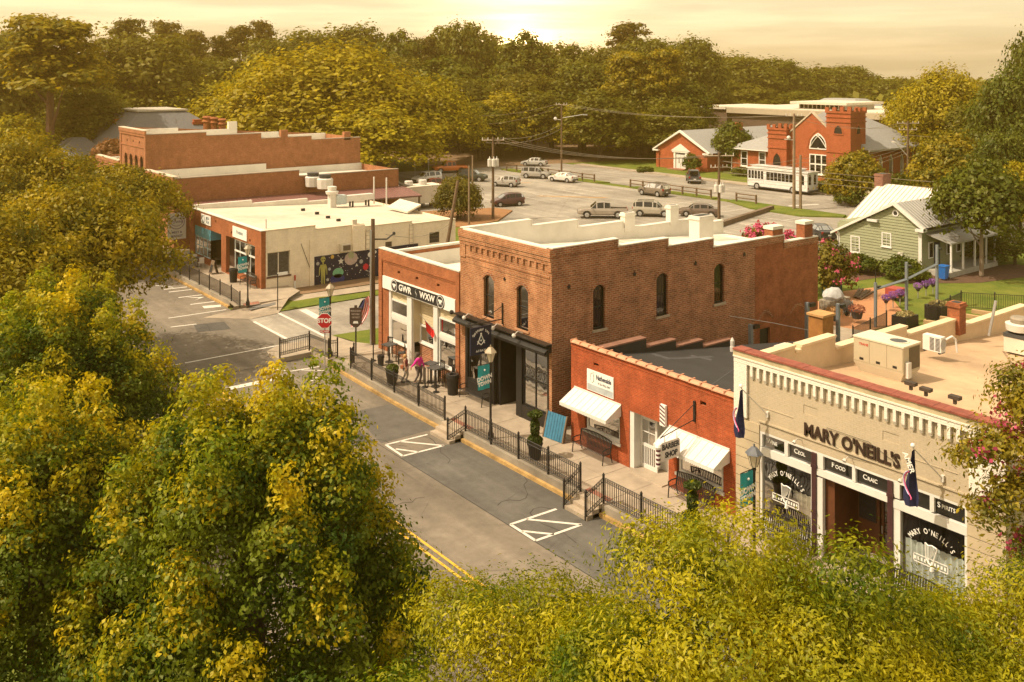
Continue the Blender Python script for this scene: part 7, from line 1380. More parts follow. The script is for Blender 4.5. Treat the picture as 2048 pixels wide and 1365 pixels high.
# ------------------------------------------------------------------ green clapboard house
HS = thing('green_house', 'sage green clapboard cottage with metal roofs, white trim and a side porch', 'house', (77.3,46,.1)); H_ = Pl((77.3,0,0), (0,1,0), (-1,0,0)); 
m = M(); n = 24
def wtop(z): return None
for i in range(n):
    z0 = .35+i*.25
    if z0 > 5.5: break
    z1 = z0+.262
    if z0 < 2.4: y1 = 51.0
    else: y1 = 45.4+(5.72-z1)/(5.72-2.5)*(51.0-45.4)
    y0 = 43.0 if z0 < 3.8 else 45.4-(5.72-z1)/(5.72-3.9)*2.4
    y1 = min(y1, 51.0)
    if y1-y0 < .1: break
    H_.box(m, y0, y1, z0, z1, -.03, -.012); m.add([H_.p(y0,z0,.05),H_.p(y1,z0,.05),H_.p(y1,z1,-.005),H_.p(y0,z1,-.005),H_.p(y0,z0,-.012),H_.p(y1,z0,-.012)],[(0,1,2,3),(4,5,1,0)])
part('clapboard', m, SIDING, HS, kind='stuff')
m = M().box(77.35, 90, 43.05, 50.95, .3, 3.6); H_.ext(m, [(43.1,3.6),(50.9,2.5),(45.4,5.6)], -.3, -.05); m.box(80,93,45.5,52.9,.2,2.9); part('wall', m, SIDING, HS); m = M().box(77.4,92,43.1,50.9,-.1,.34); part('foundation', m, BRPAVE, HS)
m = M(); 
for i in range(21):
    z0 = .35+i*.155; m.add([(77.3,42.96,z0),(84,42.96,z0),(84,43.0,z0+.15),(77.3,43.0,z0+.15)],[(0,1,2,3)])
part('clapboard', m, SIDING, HS, kind='stuff')
m = M().poly([(76.9,42.7,3.92),(76.9,45.4,5.80),(87,45.4,5.80),(87,42.7,3.92)]); m.poly([(76.9,51.5,2.45),(76.9,45.4,5.80),(87,45.4,5.80),(87,51.5,2.45)]); r = part('gable_roof', m, ROOFG, HS); m = M()
for i in range(22): x = 77.0+i*.45; m.add([(x,42.7,3.925),(x+.04,42.7,3.925),(x+.04,45.4,5.805),(x,45.4,5.805),(x+.02,42.7,3.985),(x+.02,45.4,5.865)],[(0,4,5,3),(4,1,2,5)])
part('seams', m, ROOFG, r, kind='stuff')
m = M().poly([(81.3,53.2,2.75),(81.3,44.9,2.75),(87.6,44.9,6.05),(87.6,53.2,6.05)]); m.poly([(94,53.2,2.75),(94,44.9,2.75),(87.6,44.9,6.05),(87.6,53.2,6.05)]); m.poly([(78.2,51.8,1.9+.5),(78.2,46.5,2.4),(81.3,46.5,2.75),(81.3,53.2,2.75)]); r = part('main_roof', m, ROOFW, HS); m = M()
for i in range(19): y = 45.0+i*.45; m.add([(81.3,y,2.755),(81.3,y+.04,2.755),(87.6,y+.04,6.055),(87.6,y,6.055),(81.3,y+.02,2.82),(87.6,y+.02,6.12)],[(0,4,5,3),(4,1,2,5)])
part('seams', m, mat('seam_tan', (.45,.39,.31), .6), r, kind='stuff')  # ribs in a darker tan than the roof sheets
m = M(); H_.ext(m, [(51.6,2.32),(51.6,2.52),(45.4,5.9),(42.6,3.95),(42.6,3.72),(45.4,5.62)], .05, .4); H_.box(m, 42.6,43.35,3.62,3.86,-.2,.42); H_.box(m, 46.95,47.9,3.95,4.15,.0,.38); part('white_rake', m, WHITE, HS)
each('corner_board', H_, WHITE, HS, [(42.95,43.25,.3,3.75,.0,.05),(50.85,51.05,.3,2.5,.0,.05)]); m = M(); m.tube([(77.2,51.2,2.4),(77.2,51.0,2.1),(77.22,50.98,.3)], .06, 6); part('downpipe', m, WHITE, HS)
for u0, u1, v0, v1 in ((48.8,49.75,.9,2.4),(45.75,46.68,1.85,3.12)):
    w = window(H_, HS, u0, u1, v0, v1, -.05, WHITE, .11, 2, 4, .03, GLASS); part('blind', M().poly([H_.p(u0+.1,v0+(v1-v0)*(.4 if u0 < 46 else .5),.004), H_.p(u1-.1,v0+(v1-v0)*(.4 if u0 < 46 else .5),.004), H_.p(u1-.1,v1-.1,.004), H_.p(u0+.1,v1-.1,.004)]), mat('pale_blind', (.38,.38,.36), .8), w); part('sill', H_.box(M(), u0-.06,u1+.06,v0-.06,v0,.0,.14), WHITE, w)
m = M().cyl(H_.p(45.35,4.92,.02), H_.p(45.35,4.92,.07), .30, .30, 18); o = part('round_vent', m, WHITE, HS); part('louvre', M().cyl(H_.p(45.35,4.92,.07), H_.p(45.35,4.92,.08), .18, .18, 14), IRON, o)
part('meter_box', H_.box(M(), 44.6,45.02,.72,1.58,.02,.25), METALW, HS)
for y, zt in ((53.1,7.0),(45.4,7.1)): chimney('brick chimney at the %s end of the pale roof' % ('left' if y > 50 else 'right'), 87.1, 88.6, y-.6, y+.3, 3.5, zt, BRPAVE, par=HS)
# side porch
m = M().poly([(78.0,43.0,3.45),(86,43.0,3.45),(86,40.7,2.85),(78.0,40.7,2.85)]); m.poly([(78.0,43.0,3.38),(86,43.0,3.38),(86,40.7,2.75),(78.0,40.7,2.75)]); m.poly([(78,40.7,2.85),(86,40.7,2.85),(86,40.7,2.72),(78,40.7,2.72)]); m.poly([(78,43,3.45),(78,40.7,2.85),(78,40.7,2.72),(78,43,3.3)]); part('porch_roof', m, ROOFG, HS); part('porch_floor', M().box(77.6,86,40.7,43.0,.0,.42), mat('porch_grey', (.34,.33,.29), .7), HS)
for x in (78.2,80.2,82.2,84.2,85.8): part('porch_post', M().box(x-.07,x+.07,40.8,40.94,.42,2.8), WHITE, HS)
d = part('porch_door', M().box(79.3,80.2,42.9,42.96,.45,2.5), mat('door_blue', (.03,.05,.09), .6), HS)
for x in (78.3,81.3,83.0): w = part('window', M().box(x,x+.75,42.88,42.96,1.2,2.6), WHITE, HS); part('pane', M().box(x+.1,x+.65,42.865,42.88,1.3,2.5), GLASSD, w)
# garden, yard things
g = M(); flat([(70.2,44.8),(76.8,44.0),(77.6,51.2),(76,51.5),(71,47)], -.012, g); flat([(76.8,43.9),(88,40.2),(88,36.0),(78,38.4),(72,42.6)], -.012, g); struct('mulch_bed', g, MULCH)
tr = M(); flat([(52,36.2),(62.5,35.6),(67.0,39.5),(71.0,42.4),(66.5,43.4),(60,42.4),(50,41)], -.010, tr); base = struct('terrace', tr, TERRA)
struct('yard_concrete', flat([(50,34.8),(57.5,36.0),(56.5,41),(50,41)], -.004), CONC)
x, y, z = at(1887, 560); t = thing('wheelie_bin', 'bright blue wheeled bin beside the porch of the green house', 'bin', (x,y,z)); part('body', M().add([(x-.26,y-.26,.12),(x+.26,y-.26,.12),(x+.26,y+.26,.12),(x-.26,y+.26,.12),(x-.36,y-.34,1.12),(x+.36,y-.34,1.12),(x+.36,y+.34,1.12),(x-.36,y+.34,1.12)],[(0,3,2,1),(4,5,6,7),(0,1,5,4),(1,2,6,5),(2,3,7,6),(3,0,4,7)]), BLUEB, t); part('lid', M().box(x-.4,x+.42,y-.38,y+.38,1.12,1.2), BLUEB, t)
for s in (-.28,.28): part('wheel', M().cyl((x+.3,y+s-.03,.13),(x+.3,y+s+.03,.13), .13, .13, 10), RUBBER, t)
x, y, z = at(1758, 544); t = thing('ac_condenser', 'round grey air conditioner on the ground at the foot of the green wall', 'air conditioner', (x,y,z)); part('body', M().lathe((x,y,z), [(.55,0),(.55,.78),(.5,.84)], 18), mat('ac_grey', (.12,.12,.11), .6, .2, 20.), t, True); part('top_grille', M().lathe((x,y,z+.84), [(.5,0),(.1,.05)], 16), METAL, t)
x, y, z = at(1668, 585); t = thing('green_bin', 'dark green bin with a pale lid behind the tall brick shop', 'bin', (x,y,z)); part('body', M().box(x-.9,x+.2,y-.6,y+.5,z,z+1.2), mat('bin_green', (.015,.06,.045), .6), t); part('lid', M().box(x-.95,x+.25,y-.65,y+.55,z+1.2,z+1.28), mat('bin_lid', (.12,.2,.24), .5), t)
x, y, z = at(1664, 626); t = thing('block_stack', 'stack of grey concrete blocks by the rear corner of the tall brick shop', 'block stack', (x,y,z))
for i in range(3):
    for j in range(4):
        for k in range(2): part('block', M().box(x-.9+j*.62,x-.32+j*.62,y-.5+k*.5,y-.04+k*.5,z+i*.34,z+.32+i*.34), CONC2, t)
t2_ = thing('stone_bag', 'white woven bag of sand on the stack of grey blocks', 'sack', (x,y,z+1.02)); m = M().lathe((x+.15,y,z+1.02), [(.72,0),(.80,.18),(.70,.42),(.45,.66),(.15,.74)], 12, (1.15,.85)); m.v = [(a+.03*math.sin(9*b+7*c),b+.05*math.sin(8*a),c+.07*math.sin(9*a+4*b)) for a,b,c in m.v]; part('sack', m, mat('sack_white', (.40,.40,.40), .8, .2, 4.), t2_, True)
x, y, z = at(1693, 632); t = thing('wheelbarrow', 'upright wheelbarrow with a dark tray beside the grey blocks', 'wheelbarrow', (x,y,z)); m = M().lathe((0,0,0), [(.08,0),(.42,.12),(.5,.34)], 12); m.v = [(x+c-.1, y+a, z+.6+b) for a, b, c in m.v]; part('tray', m, mat('barrow_dark', (.05,.045,.04), .4), t, True); m = M().tube([(x,y-.3,z),(x+.3,y-.3,z+1.1)], .03); m.tube([(x,y+.3,z),(x+.3,y+.3,z+1.1)], .03); part('handles', m, METAL, t); part('wheel', M().cyl((x,y-.05,z+.2),(x,y+.05,z+.2), .2, .2, 12), RUBBER, t)
x, y, z = at(1718, 592); t = thing('pallet_pile', 'low pile of weathered boards lying on the terrace edge', 'boards', (x,y,z))
for i in range(5): part('board', M().obox((x+.5,y+i*.22-.4,z+.08+.05*(i % 2)), (3.2,.16,.05), .25+.05*i), WOODB, t)
x, y, z = at(1792, 600); t = thing('red_cart', 'small red garden cart on the terrace under the steel frame', 'cart', (x,y,z)); part('tray', M().box(x-.5,x+.6,y-.5,y+.6,z+.3,z+.9), mat('cart_red', (.32,.06,.045), .6), t)
for sx in (-.4,.5):
    for sy in (-.5,.56): part('wheel', M().cyl((x+sx,y+sy-.04,z+.18),(x+sx,y+sy+.04,z+.18), .18, .18, 10), RUBBER, t)
# steel pergola of the yard, planter boxes
pg = thing('pergola_frame', 'bluish grey steel pergola frame over the back yard', 'pergola', (60,36,0)); PT = [at(1751,654),at(1813,643),at(1874,616)]; HT = [3.05,4.0,3.6]
for (x, y, z), h in zip(PT, (3.0,4.1,4.6)): part('post', M().box(x-.08,x+.08,y-.08,y+.08,z,z+h), STEEL, pg); part('spot', M().obox((x+.35,y,z+h-.35), (.4,.22,.16)), BLACK, pg)
for (a, b, za, zb) in ((0,1,2.55,2.9),(1,2,2.9,3.2)): p, q = Vector(PT[a])+Vector((0,0,za)), Vector(PT[b])+Vector((0,0,zb)); part('beam', M().cyl(p, q, .10, .10, 4), STEEL, pg)
part('spire', M().cyl(Vector(PT[0])+Vector((0,0,3)), Vector(PT[0])+Vector((0,0,3.9)), .03, .02, 5), IRON, pg)
for (px, py), h, lb in (((1676,690),2.6,'bluish grey steel light post rising from the rail of the yard'),((1495,690),2.0,'bluish grey steel post with a lamp against the brown brick wall, nearer the black roof'),((1590,660),2.6,'bluish grey steel post with a lamp against the newer brick wall')):
    x, y, z = at(px, py) if px > 1600 else ({1495:(42.6,33.6,1.4),1590:(47.2,33.2,1.4)}[px]); t = thing('light_post', lb, 'post', (x,y,z), 'steel light posts of the yard'); part('post', M().box(x-.10,x+.10,y-.10,y+.10,z-1,z+h), STEEL, t); part('spot', M().obox((x+.3,y-.1,z+h-.15), (.45,.24,.2)), BLACK, t)
m = M().tube([(40.8,33.6,4.15),(43.5,32.8,3.5),(47.5,31.4,2.4)], .014, 5); solo('string_wire', m, METAL, 'pale taut cable slanting down across the brown brick wall', 'cable')
def pbox(px, py, w, d, h, label, fl=None):
    x, y, z = at(px, py); t = thing('planter_box', label, 'planter', (x,y,z), 'black planter boxes of the yard', local=True); part('box', M().box(-w/2,w/2,-d/2,d/2,0,h), BLACK, t); p, e = leaves(500, (0,0,h+.05), (w*.5,d*.5,.22), .05, px); quads('plants', leaf_verts(p, e, .075, px+1), leafm('straw_leaf', (.20,.16,.07), (.34,.28,.12), .2), t); return t
pbox(1810, 652, 1.5, 1.1, .75, 'black planter box with dry plants at the foot of the middle steel post'); pbox(1877, 636, 1.6, 1.2, .95, 'black planter box at the foot of the farthest steel post')
for k, (px, py, c, lb) in enumerate(((1640,658,(.30,.13,.07),'rusty mum plants in a tub by the yard rail, farthest left'),(1668,650,(.36,.19,.09),'orange mum plants in a tub by the yard rail, middle'),(1714,646,(.26,.09,.07),'dark red mum plants in a tub by the yard rail, right'))):
    x, y, z = at(px, py); t = thing('flower_tub', lb, 'flower pot', (x,y,z), 'tubs of mums along the yard rail', local=True); part('tub', M().lathe((0,0,.3), [(.3,0),(.42,.5)], 12), DKGREY, t); p, e = leaves(450, (0,0,.95), (.6,.6,.32), .05, 40+k); quads('flowers', leaf_verts(p, e, .06, 50+k), leafm('mum_%d' % k, c, (c[0]*1.3,c[1]*1.3,c[2]), .2), t)
PURP, PINKF = leafm('petunia', (.16,.06,.30), (.30,.13,.42), .2), leafm('crape_pink', (.45,.05,.14), (.60,.12,.22), .3)
for k, (px, py, lb) in enumerate(((1772,622,'purple petunia basket nearest the first steel post'),(1786,616,'purple petunia basket second from the first steel post'),(1800,611,'purple petunia basket left of the middle steel post'),(1836,597,'purple petunia basket right of the middle steel post'),(1852,592,'purple petunia basket left of the farthest steel post'),(1866,588,'purple petunia basket touching the farthest steel post'))):
    x, y, z = at(px, py); t = thing('petunia_basket', lb, 'flower basket', (x,y,z), 'purple petunia baskets on the yard stand', local=True); part('basket', M().lathe((0,0,.55), [(.1,0),(.24,.28)], 10), DKGREY, t); part('stand', M().cyl((0,0,0),(0,0,.55), .04, .04, 5), METAL, t); p, e = leaves(300, (0,0,.95), (.36,.36,.26), .05, 60+k); quads('flowers', leaf_verts(p, e, .05, 70+k), PURP, t)
fence_run([(54.0,34.6,.0),(59.2,35.4,0)], 'black iron yard fence below the steel pergola', 1.1, dots=False, group='black iron fences of the yard'); fence_run([(62.2,34.2,.0),(68.4,35.0,0),(74.0,28.0,0)], 'thin black iron fence along the lawn behind the yard', 1.2, dots=False, group='black iron fences of the yard')
t = thing('timber_bed', 'raised tan timber beds behind the brick chimney', 'planter', (64,33,0))
for i in range(4): part('plank', M().obox((62.5+i*1.6,32.6-i*.3,.25+.05*i), (.3,3.6,.25), .25), mat('tan_timber', (.40,.26,.13), .85, .2, 2.), t)
# back wall of the lot behind the pub, outbuilding walls
q = M().box(49.5, 62.0, 29.6, 30.0, -.1, 1.55); solo('garden_wall', q, TANP, 'low tan rendered wall between the pub roof and the yard', 'wall'); m = M().box(49.5, 53.0, 27.0, 29.6, -.1, 1.5); 
t = thing('yard_chimney', 'ochre brick chimney standing before the newer brick wall', 'chimney', (45.5,31.2,0)); part('stack', M().box(44.9,45.9,30.6,31.5,-.1,4.0), mat('ochre_brick', (.34,.15,.04), .85, .3, 3., stain=.3), t); part('cap', M().box(44.82,45.98,30.52,31.58,4.0,4.12), mat('ochre_cap', (.48,.27,.11), .85), t)
t = thing('yard_chimney', 'short brick chimney stub with a white cap behind the black roof', 'chimney', (40.9,29.9,0)); part('stack', M().box(40.5,41.2,29.6,30.3,1,3.25), BR_BARB, t); part('cap', M().box(40.4,41.3,29.5,30.4,3.25,3.36), WHITEW, t)
t = thing('roof_flue', 'small bullet-shaped vent on the black roof', 'roof vent', (38.6,31.6,2.9)); part('pipe', M().lathe((38.6,31.6,2.9), [(.12,0),(.12,.45),(.10,.46),(.11,.75),(.03,.9)], 8), METALW, t)
# ------------------------------------------------------------------ trees
LB_ = dict(
 maple=leafm('maple_leaf', (.026,.078,.005), (.16,.19,.006), .42, .22), sunlit_leaf=leafm('sunlit_maple_leaf', (.12,.19,.006), (.52,.40,.008), .45, .3), honey=leafm('honey_leaf', (.055,.115,.004), (.42,.37,.008), .45, .28),  # second maple leaf has the sunlit yellow put into its colour
 olive=leafm('olive_leaf', (.075,.088,.006), (.33,.25,.008), .42, .3), wood=leafm('wood_leaf', (.034,.060,.005), (.145,.145,.008), .36, .25, .5),
 woodg=leafm('golden_wood_leaf', (.11,.12,.005), (.38,.315,.007), .40, .25, .2), pine=leafm('pine_needle', (.038,.050,.008), (.13,.105,.010), .3, .45, .3), dark=leafm('dark_leaf', (.024,.058,.007), (.11,.13,.009), .38, .5, .2), crape=leafm('crape_leaf', (.055,.080,.008), (.30,.23,.012), .42, .55),
 white=leafm('white_blossom', (.42,.38,.26), (.55,.48,.34), .3), bushy=leafm('bush_leaf', (.055,.062,.008), (.17,.14,.016), .38, .5))
def crown_pts(blobs, n, seed, clump=22, csize=.5, shell=.55, up=.0):
    "leaves gathered in clumps near the surface of an uneven crown"
    g = np.random.default_rng(seed); vol = np.array([b[3]*b[3 if len(b) < 5 else 4]*b[3] for b in blobs])**.667; nb = np.maximum(1, (n/clump*vol/vol.sum()).astype(int)); P, D = [], []
    for b, k in zip(blobs, nb):
        r = np.array([b[3], b[3], b[4] if len(b) > 4 else b[3]]); d = g.normal(size=(k,3)); d[:,2] = np.where(d[:,2] < -.35, -d[:,2]*.6, d[:,2]); d /= np.linalg.norm(d, axis=1)[:,None]
        c = np.array(b[:3])+d*r*(shell+(1-shell)*g.random(k)**.45)[:,None]*(1+.13*np.sin(d[:,:1]*7+seed)*np.cos(d[:,1:2]*6))
        s = csize*(.6+.8*g.random(k)); off_ = g.normal(size=(k,clump,3))*np.array([.55,.55,.42+up]); p = c[:,None,:]+off_*s[:,None,None]; dd = d[:,None,:]*.55+off_*1.0; P.append(p.reshape(-1,3)); D.append(dd.reshape(-1,3))
    return np.vstack(P), np.vstack(D)
def trunk_mesh(h, r, limbs, seed, spread=2.5):
    g = random.Random(seed); m = M(); m.cyl((0,0,-.3), (.1,.05,h*.55), r, r*.7, 8); m.cyl((.1,.05,h*.55), (0,0,h), r*.7, r*.25, 7)
    for i in range(limbs): a = i*2.4+g.random(); z = h*(.35+.5*i/limbs); e = (spread*math.cos(a), spread*math.sin(a), z+h*.28); mid_ = (spread*.45*math.cos(a), spread*.45*math.sin(a), z+h*.10); m.cyl((.05,.03,z), mid_, r*.45, r*.3, 5); m.cyl(mid_, e, r*.3, r*.08, 5)
    return m
def tree(name, label, loc, blobs, n, leaf, mt, th, tr, seed, group, cat='tree', clump=22, csize=.5, asp=.55, limbs=6, spread=2.5, shell=.55, bark=None, up=.35, extra=None, tips=None, jit=.42):
    t = thing(name, label, cat, loc, group, local=True); part('trunk', trunk_mesh(th, tr, limbs, seed, spread), bark or BARK, t); p, d = crown_pts(blobs, n, seed, clump, csize, shell); quads('crown', leaf_verts(p, d, leaf, seed+1, asp, up, jit=jit), mt, t)
    if tips: p, d = crown_pts(tips, int(n*.30), seed+3, 16, csize*.62, .3); quads('sunlit_tips', leaf_verts(p, d, leaf, seed+4, asp, up, jit=jit), LB_['sunlit_leaf'], t)  # shoot tips coloured yellow to stand in for sun on the crown
    if extra: p, d = crown_pts(blobs, extra[0], seed+5, extra[3] if len(extra) > 3 else 14, .3, 1.0); quads('blossom', leaf_verts(p, d, extra[1], seed+6, .7), extra[2], t)
    return t
def maple_blobs(R, z0, z1, seed, k=36, tipl=None):
    "upright flame-shaped shoots over a round crown"
    g = random.Random(seed); bl = [(0,0,(z0+z1)/2-.9,R*.70,(z1-z0)*.36)]+[(R*.62*math.cos(a), R*.62*math.sin(a), z0+1.5+.5*math.sin(3*a), R*.46, 1.25) for a in (0,.9,1.8,2.7,3.6,4.5,5.4)]
    for i in range(k):
        a = i*2.399+g.uniform(-.2,.2); q = (i+.5)/k; rr = R*math.sqrt(q)*.97; zz = z1-(z1-z0)*.66*q**1.4+g.uniform(-.75,.55); r = .60+.34*g.random()
        for t in (0., .5): bl.append((rr*math.cos(a)*(1+.05*t), rr*math.sin(a)*(1+.05*t), zz-2.1+1.75*t, r*(1.25-.6*t), .70))
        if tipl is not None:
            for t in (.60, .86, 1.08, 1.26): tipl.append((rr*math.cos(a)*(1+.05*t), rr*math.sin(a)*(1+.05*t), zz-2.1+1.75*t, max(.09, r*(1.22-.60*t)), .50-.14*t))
    return bl
def gxy(px, d): r = (px-CX)*d/F; return SN*d+CS*r, CS*d-SN*r
# street trees on the near (left) side
def street_tree(px, d, R, z0, z1, n, label, kind, seed, leaf, **k):
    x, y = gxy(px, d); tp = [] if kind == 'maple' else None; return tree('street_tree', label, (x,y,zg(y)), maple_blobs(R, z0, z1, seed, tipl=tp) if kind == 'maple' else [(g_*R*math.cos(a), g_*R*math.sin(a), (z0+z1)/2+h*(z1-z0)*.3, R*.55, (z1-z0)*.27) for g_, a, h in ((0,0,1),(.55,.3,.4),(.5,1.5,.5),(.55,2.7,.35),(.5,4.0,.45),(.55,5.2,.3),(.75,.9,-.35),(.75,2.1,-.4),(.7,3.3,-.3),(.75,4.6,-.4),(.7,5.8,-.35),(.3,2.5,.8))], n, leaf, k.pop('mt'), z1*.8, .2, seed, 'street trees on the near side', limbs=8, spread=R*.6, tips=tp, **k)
street_tree(512, 21.0, 3.75, 2.6, 10.6, 135000, 'large dark green maple with yellow shoots filling the lower left of the view', 'maple', 11, .054, mt=LB_['maple'], csize=.30, clump=26, shell=.66)
street_tree(60, 22.5, 3.1, 2.6, 9.7, 90000, 'dark maple at the left edge, in front of the taller yellow-topped maples', 'maple', 12, .056, mt=LB_['maple'], csize=.30, clump=26, shell=.66)
street_tree(120, 35.0, 4.1, 2.4, 9.6, 86000, 'golden-topped maple behind the dark maples, below the olive trees', 'maple', 13, .068, mt=LB_['maple'], csize=.36, clump=26, shell=.66)
street_tree(-60, 47.0, 5.6, 2.4, 10.2, 28000, 'olive street tree cut by the left edge of the view', 'round', 14, .12, mt=LB_['olive'], csize=.55)
street_tree(150, 54.0, 5.0, 2.6, 10.2, 36000, 'olive-gold street tree spreading over the near corner of the crossing', 'round', 15, .12, mt=LB_['olive'], csize=.55)
street_tree(235, 80.0, 4.9, 2.6, 8.5, 28000, 'olive-gold street tree beyond the crossing, in front of the brick shops', 'round', 16, .14, mt=LB_['olive'], csize=.6)
street_tree(40, 78.0, 6.0, 2.6, 11.2, 30000, 'tall olive-gold street tree at the far left of the street', 'round', 17, .14, mt=LB_['olive'], csize=.6)
for i, (px, d, R, z1, lb) in enumerate(((1080,15.2,2.7,8.75,'yellow-green feathery tree at the bottom centre, left of its neighbours'),(1520,13.4,2.45,10.75,'tallest yellow-green feathery tree, below the pub entrance'),(1840,13.2,2.6,9.6,'yellow-green feathery tree below the right pub window'),(2130,14.5,2.6,9.3,'yellow-green feathery tree at the bottom right corner'))):
    x, y = gxy(px, d); g = random.Random(30+i); bl = [(0,0,z1-2.3,R*.6,1.7)]
    for k in range(17): a = k*2.399; q = (k+.5)/17; rr = R*math.sqrt(q); bl.append((rr*math.cos(a), rr*math.sin(a), z1-.65-1.9*q**1.3+g.uniform(-.45,.5), .62+.5*g.random(), .55+.2*g.random()))
    bl.append((0,0,z1-3.6,R*.8,1.5)); tree('feathery_tree', lb, (x,y,0), bl, 84000, .042, LB_['honey'], z1*.75, .16, 30+i, 'feathery trees along the near kerb', clump=44, csize=.34, asp=.36, limbs=8, spread=R*.6, shell=.65, up=.2, jit=.34)
x, y = gxy(2135, 25.0); bl = [(0,0,7.6,1.5,1.1),(-.3,.8,8.4,.9,.7),(.8,-1.2,6.5,1.3,1.1),(-.6,1.2,6.9,.9,.5),(-1.0,1.9,6.5,.6,.35),(-.4,.9,5.6,.9,.5),(-.7,1.7,5.0,.6,.3),(.2,.5,4.0,.9,.7),(.9,-.6,4.6,1.2,1.2)]
tree('crape_myrtle', 'crape myrtle with pink blossom at the right corner of the pub', (x,y,.45), bl, 24000, .072, LB_['crape'], 6.5, .12, 41, None, clump=24, csize=.40, asp=.45, limbs=6, spread=1.4, shell=.35, extra=(2600,.07,PINKF,40))
# middle distance trees and bushes
def simple(name, label, px, py, R, H, n, leaf, mt, seed, group, cat='tree', th=None, base=0., low=.35, **k):
    x, y, z = at(px, py); g = random.Random(seed); bl = []
    for i in range(13): a = i*2.399; q = (i+.5)/13; rr = R*.72*math.sqrt(q); bl.append((rr*math.cos(a), rr*math.sin(a), H*(1-.5*q*(1-low)*1.2)-R*.35+g.uniform(-.2,.2)*R*.4, R*.42, R*.40*min(1.5, H/(2*R)+.4)))
    bl.append((0,0,H*(.5+low*.35),R*.7,H*(.5-low*.3)))
    if low < .15: bl = [(0,0,H*.46,R*.92,H*.5)]*2+[(R*.55*math.cos(a),R*.55*math.sin(a),H*.33,R*.45,H*.33) for a in (0,1.05,2.1,3.15,4.2,5.25)]+bl[:6]
    return tree(name, label, (x,y,z), bl, n, leaf, mt, (th or H*.8), max(.05, R*.05), seed, group, cat, csize=R*.17, limbs=5, spread=R*.6, **k)
simple('round_bush', 'large round olive bush behind the cream corner building', 915, 440, 2.8, 4.7, 15000, .13, LB_['bushy'], 51, None, 'bush', low=.0)
simple('yard_tree', 'dark green tree with a pale trunk beside the porch of the green house', 1963, 552, 4.1, 8.6, 16000, .2, LB_['dark'], 52, None, low=.55, bark=mat('pale_bark', (.22,.17,.12), .9))
simple('yard_tree', 'golden-green tree behind the porch tree, below the tall right trees', 1905, 452, 4.6, 9.4, 12000, .22, LB_['crape'], 53, None, low=.35)
simple('crape_bush', 'white-blossomed crape myrtle before the taller church tower', 1712, 408, 3.9, 6.3, 9000, .2, LB_['crape'], 54, None, low=.14, extra=(500,.12,LB_['white']))
simple('crape_bush', 'white-blossomed crape myrtle at the right end of the church', 1868, 375, 3.2, 4.4, 6000, .2, LB_['bushy'], 55, None, low=.15, extra=(600,.15,LB_['white']))
simple('hall_tree', 'dense dark tree between the hall and the church wing', 1462, 340, 3.8, 7.4, 9000, .26, LB_['dark'], 56, None, low=.1)
simple('hall_bush', 'small round bush beside the white hall door', 1383, 345, 1.7, 2.9, 2500, .16, LB_['dark'], 57, None, 'bush', low=.0)
simple('pink_shrub', 'crape myrtle with red-pink blossom beside the green house', 1655, 590, 2.3, 4.0, 5000, .13, LB_['bushy'], 58, None, 'shrub', low=.1, extra=(700,.10,PINKF)); simple('pink_shrub', 'bright pink crape myrtle top behind the right end of the white roof, left half', 1528, 646, 1.9, 6.4, 2500, .15, LB_['bushy'], 59, None, 'shrub', low=.6, extra=(3500,.12,PINKF)); simple('pink_shrub', 'bright pink crape myrtle top between the two white-capped chimneys', 1580, 646, 1.2, 6.0, 1800, .15, LB_['bushy'], 60, None, 'shrub', low=.6, extra=(2200,.12,PINKF))
for i, (px, py, R, H, lb) in enumerate(((1722,545,1.6,1.5,'low green shrub left of the round grey condenser'),(1800,558,1.9,1.8,'broad green shrub under the meter box of the green house'),(1840,562,.8,.9,'small green shrub at the white corner of the green house'),(1960,520,3.2,3.0,'dark green shrubs behind the pale tree trunk'),(2030,530,3.4,3.4,'dark green shrubs at the right edge behind the lawn'))): simple('garden_shrub', lb, px, py, R, H, 3000, .13, LB_['dark'], 61+i, 'green shrubs around the green house', 'shrub', low=.0, th=H*.5)
for i, (px, py, R, H, lb) in enumerate(((1480,352,1.5,1.4,'low hedge bush under the first wing window of the church'),(1510,355,1.5,1.4,'low hedge bush under the second wing window of the church'),(1535,360,1.6,1.5,'low hedge bush left of the church doorway tower'),(1645,385,1.4,1.5,'low hedge bush behind the tail of the white bus'),(1662,390,1.4,1.5,'low hedge bush between the bus and the white crape myrtle'),(1700,412,2.0,1.8,'low dark bush under the white crape myrtle'),(1790,385,2.6,2.6,'dark bush against the church side wall, left'),(1830,378,2.4,2.2,'dark bush against the church side wall, right'),(1290,345,1.4,.9,'low pale green bush left of the hall steps'))): simple('hedge_bush', lb, px, py, R, H, 1800, .15, LB_['dark'], 71+i, 'low bushes round the church', 'bush', low=.0, th=H*.5)
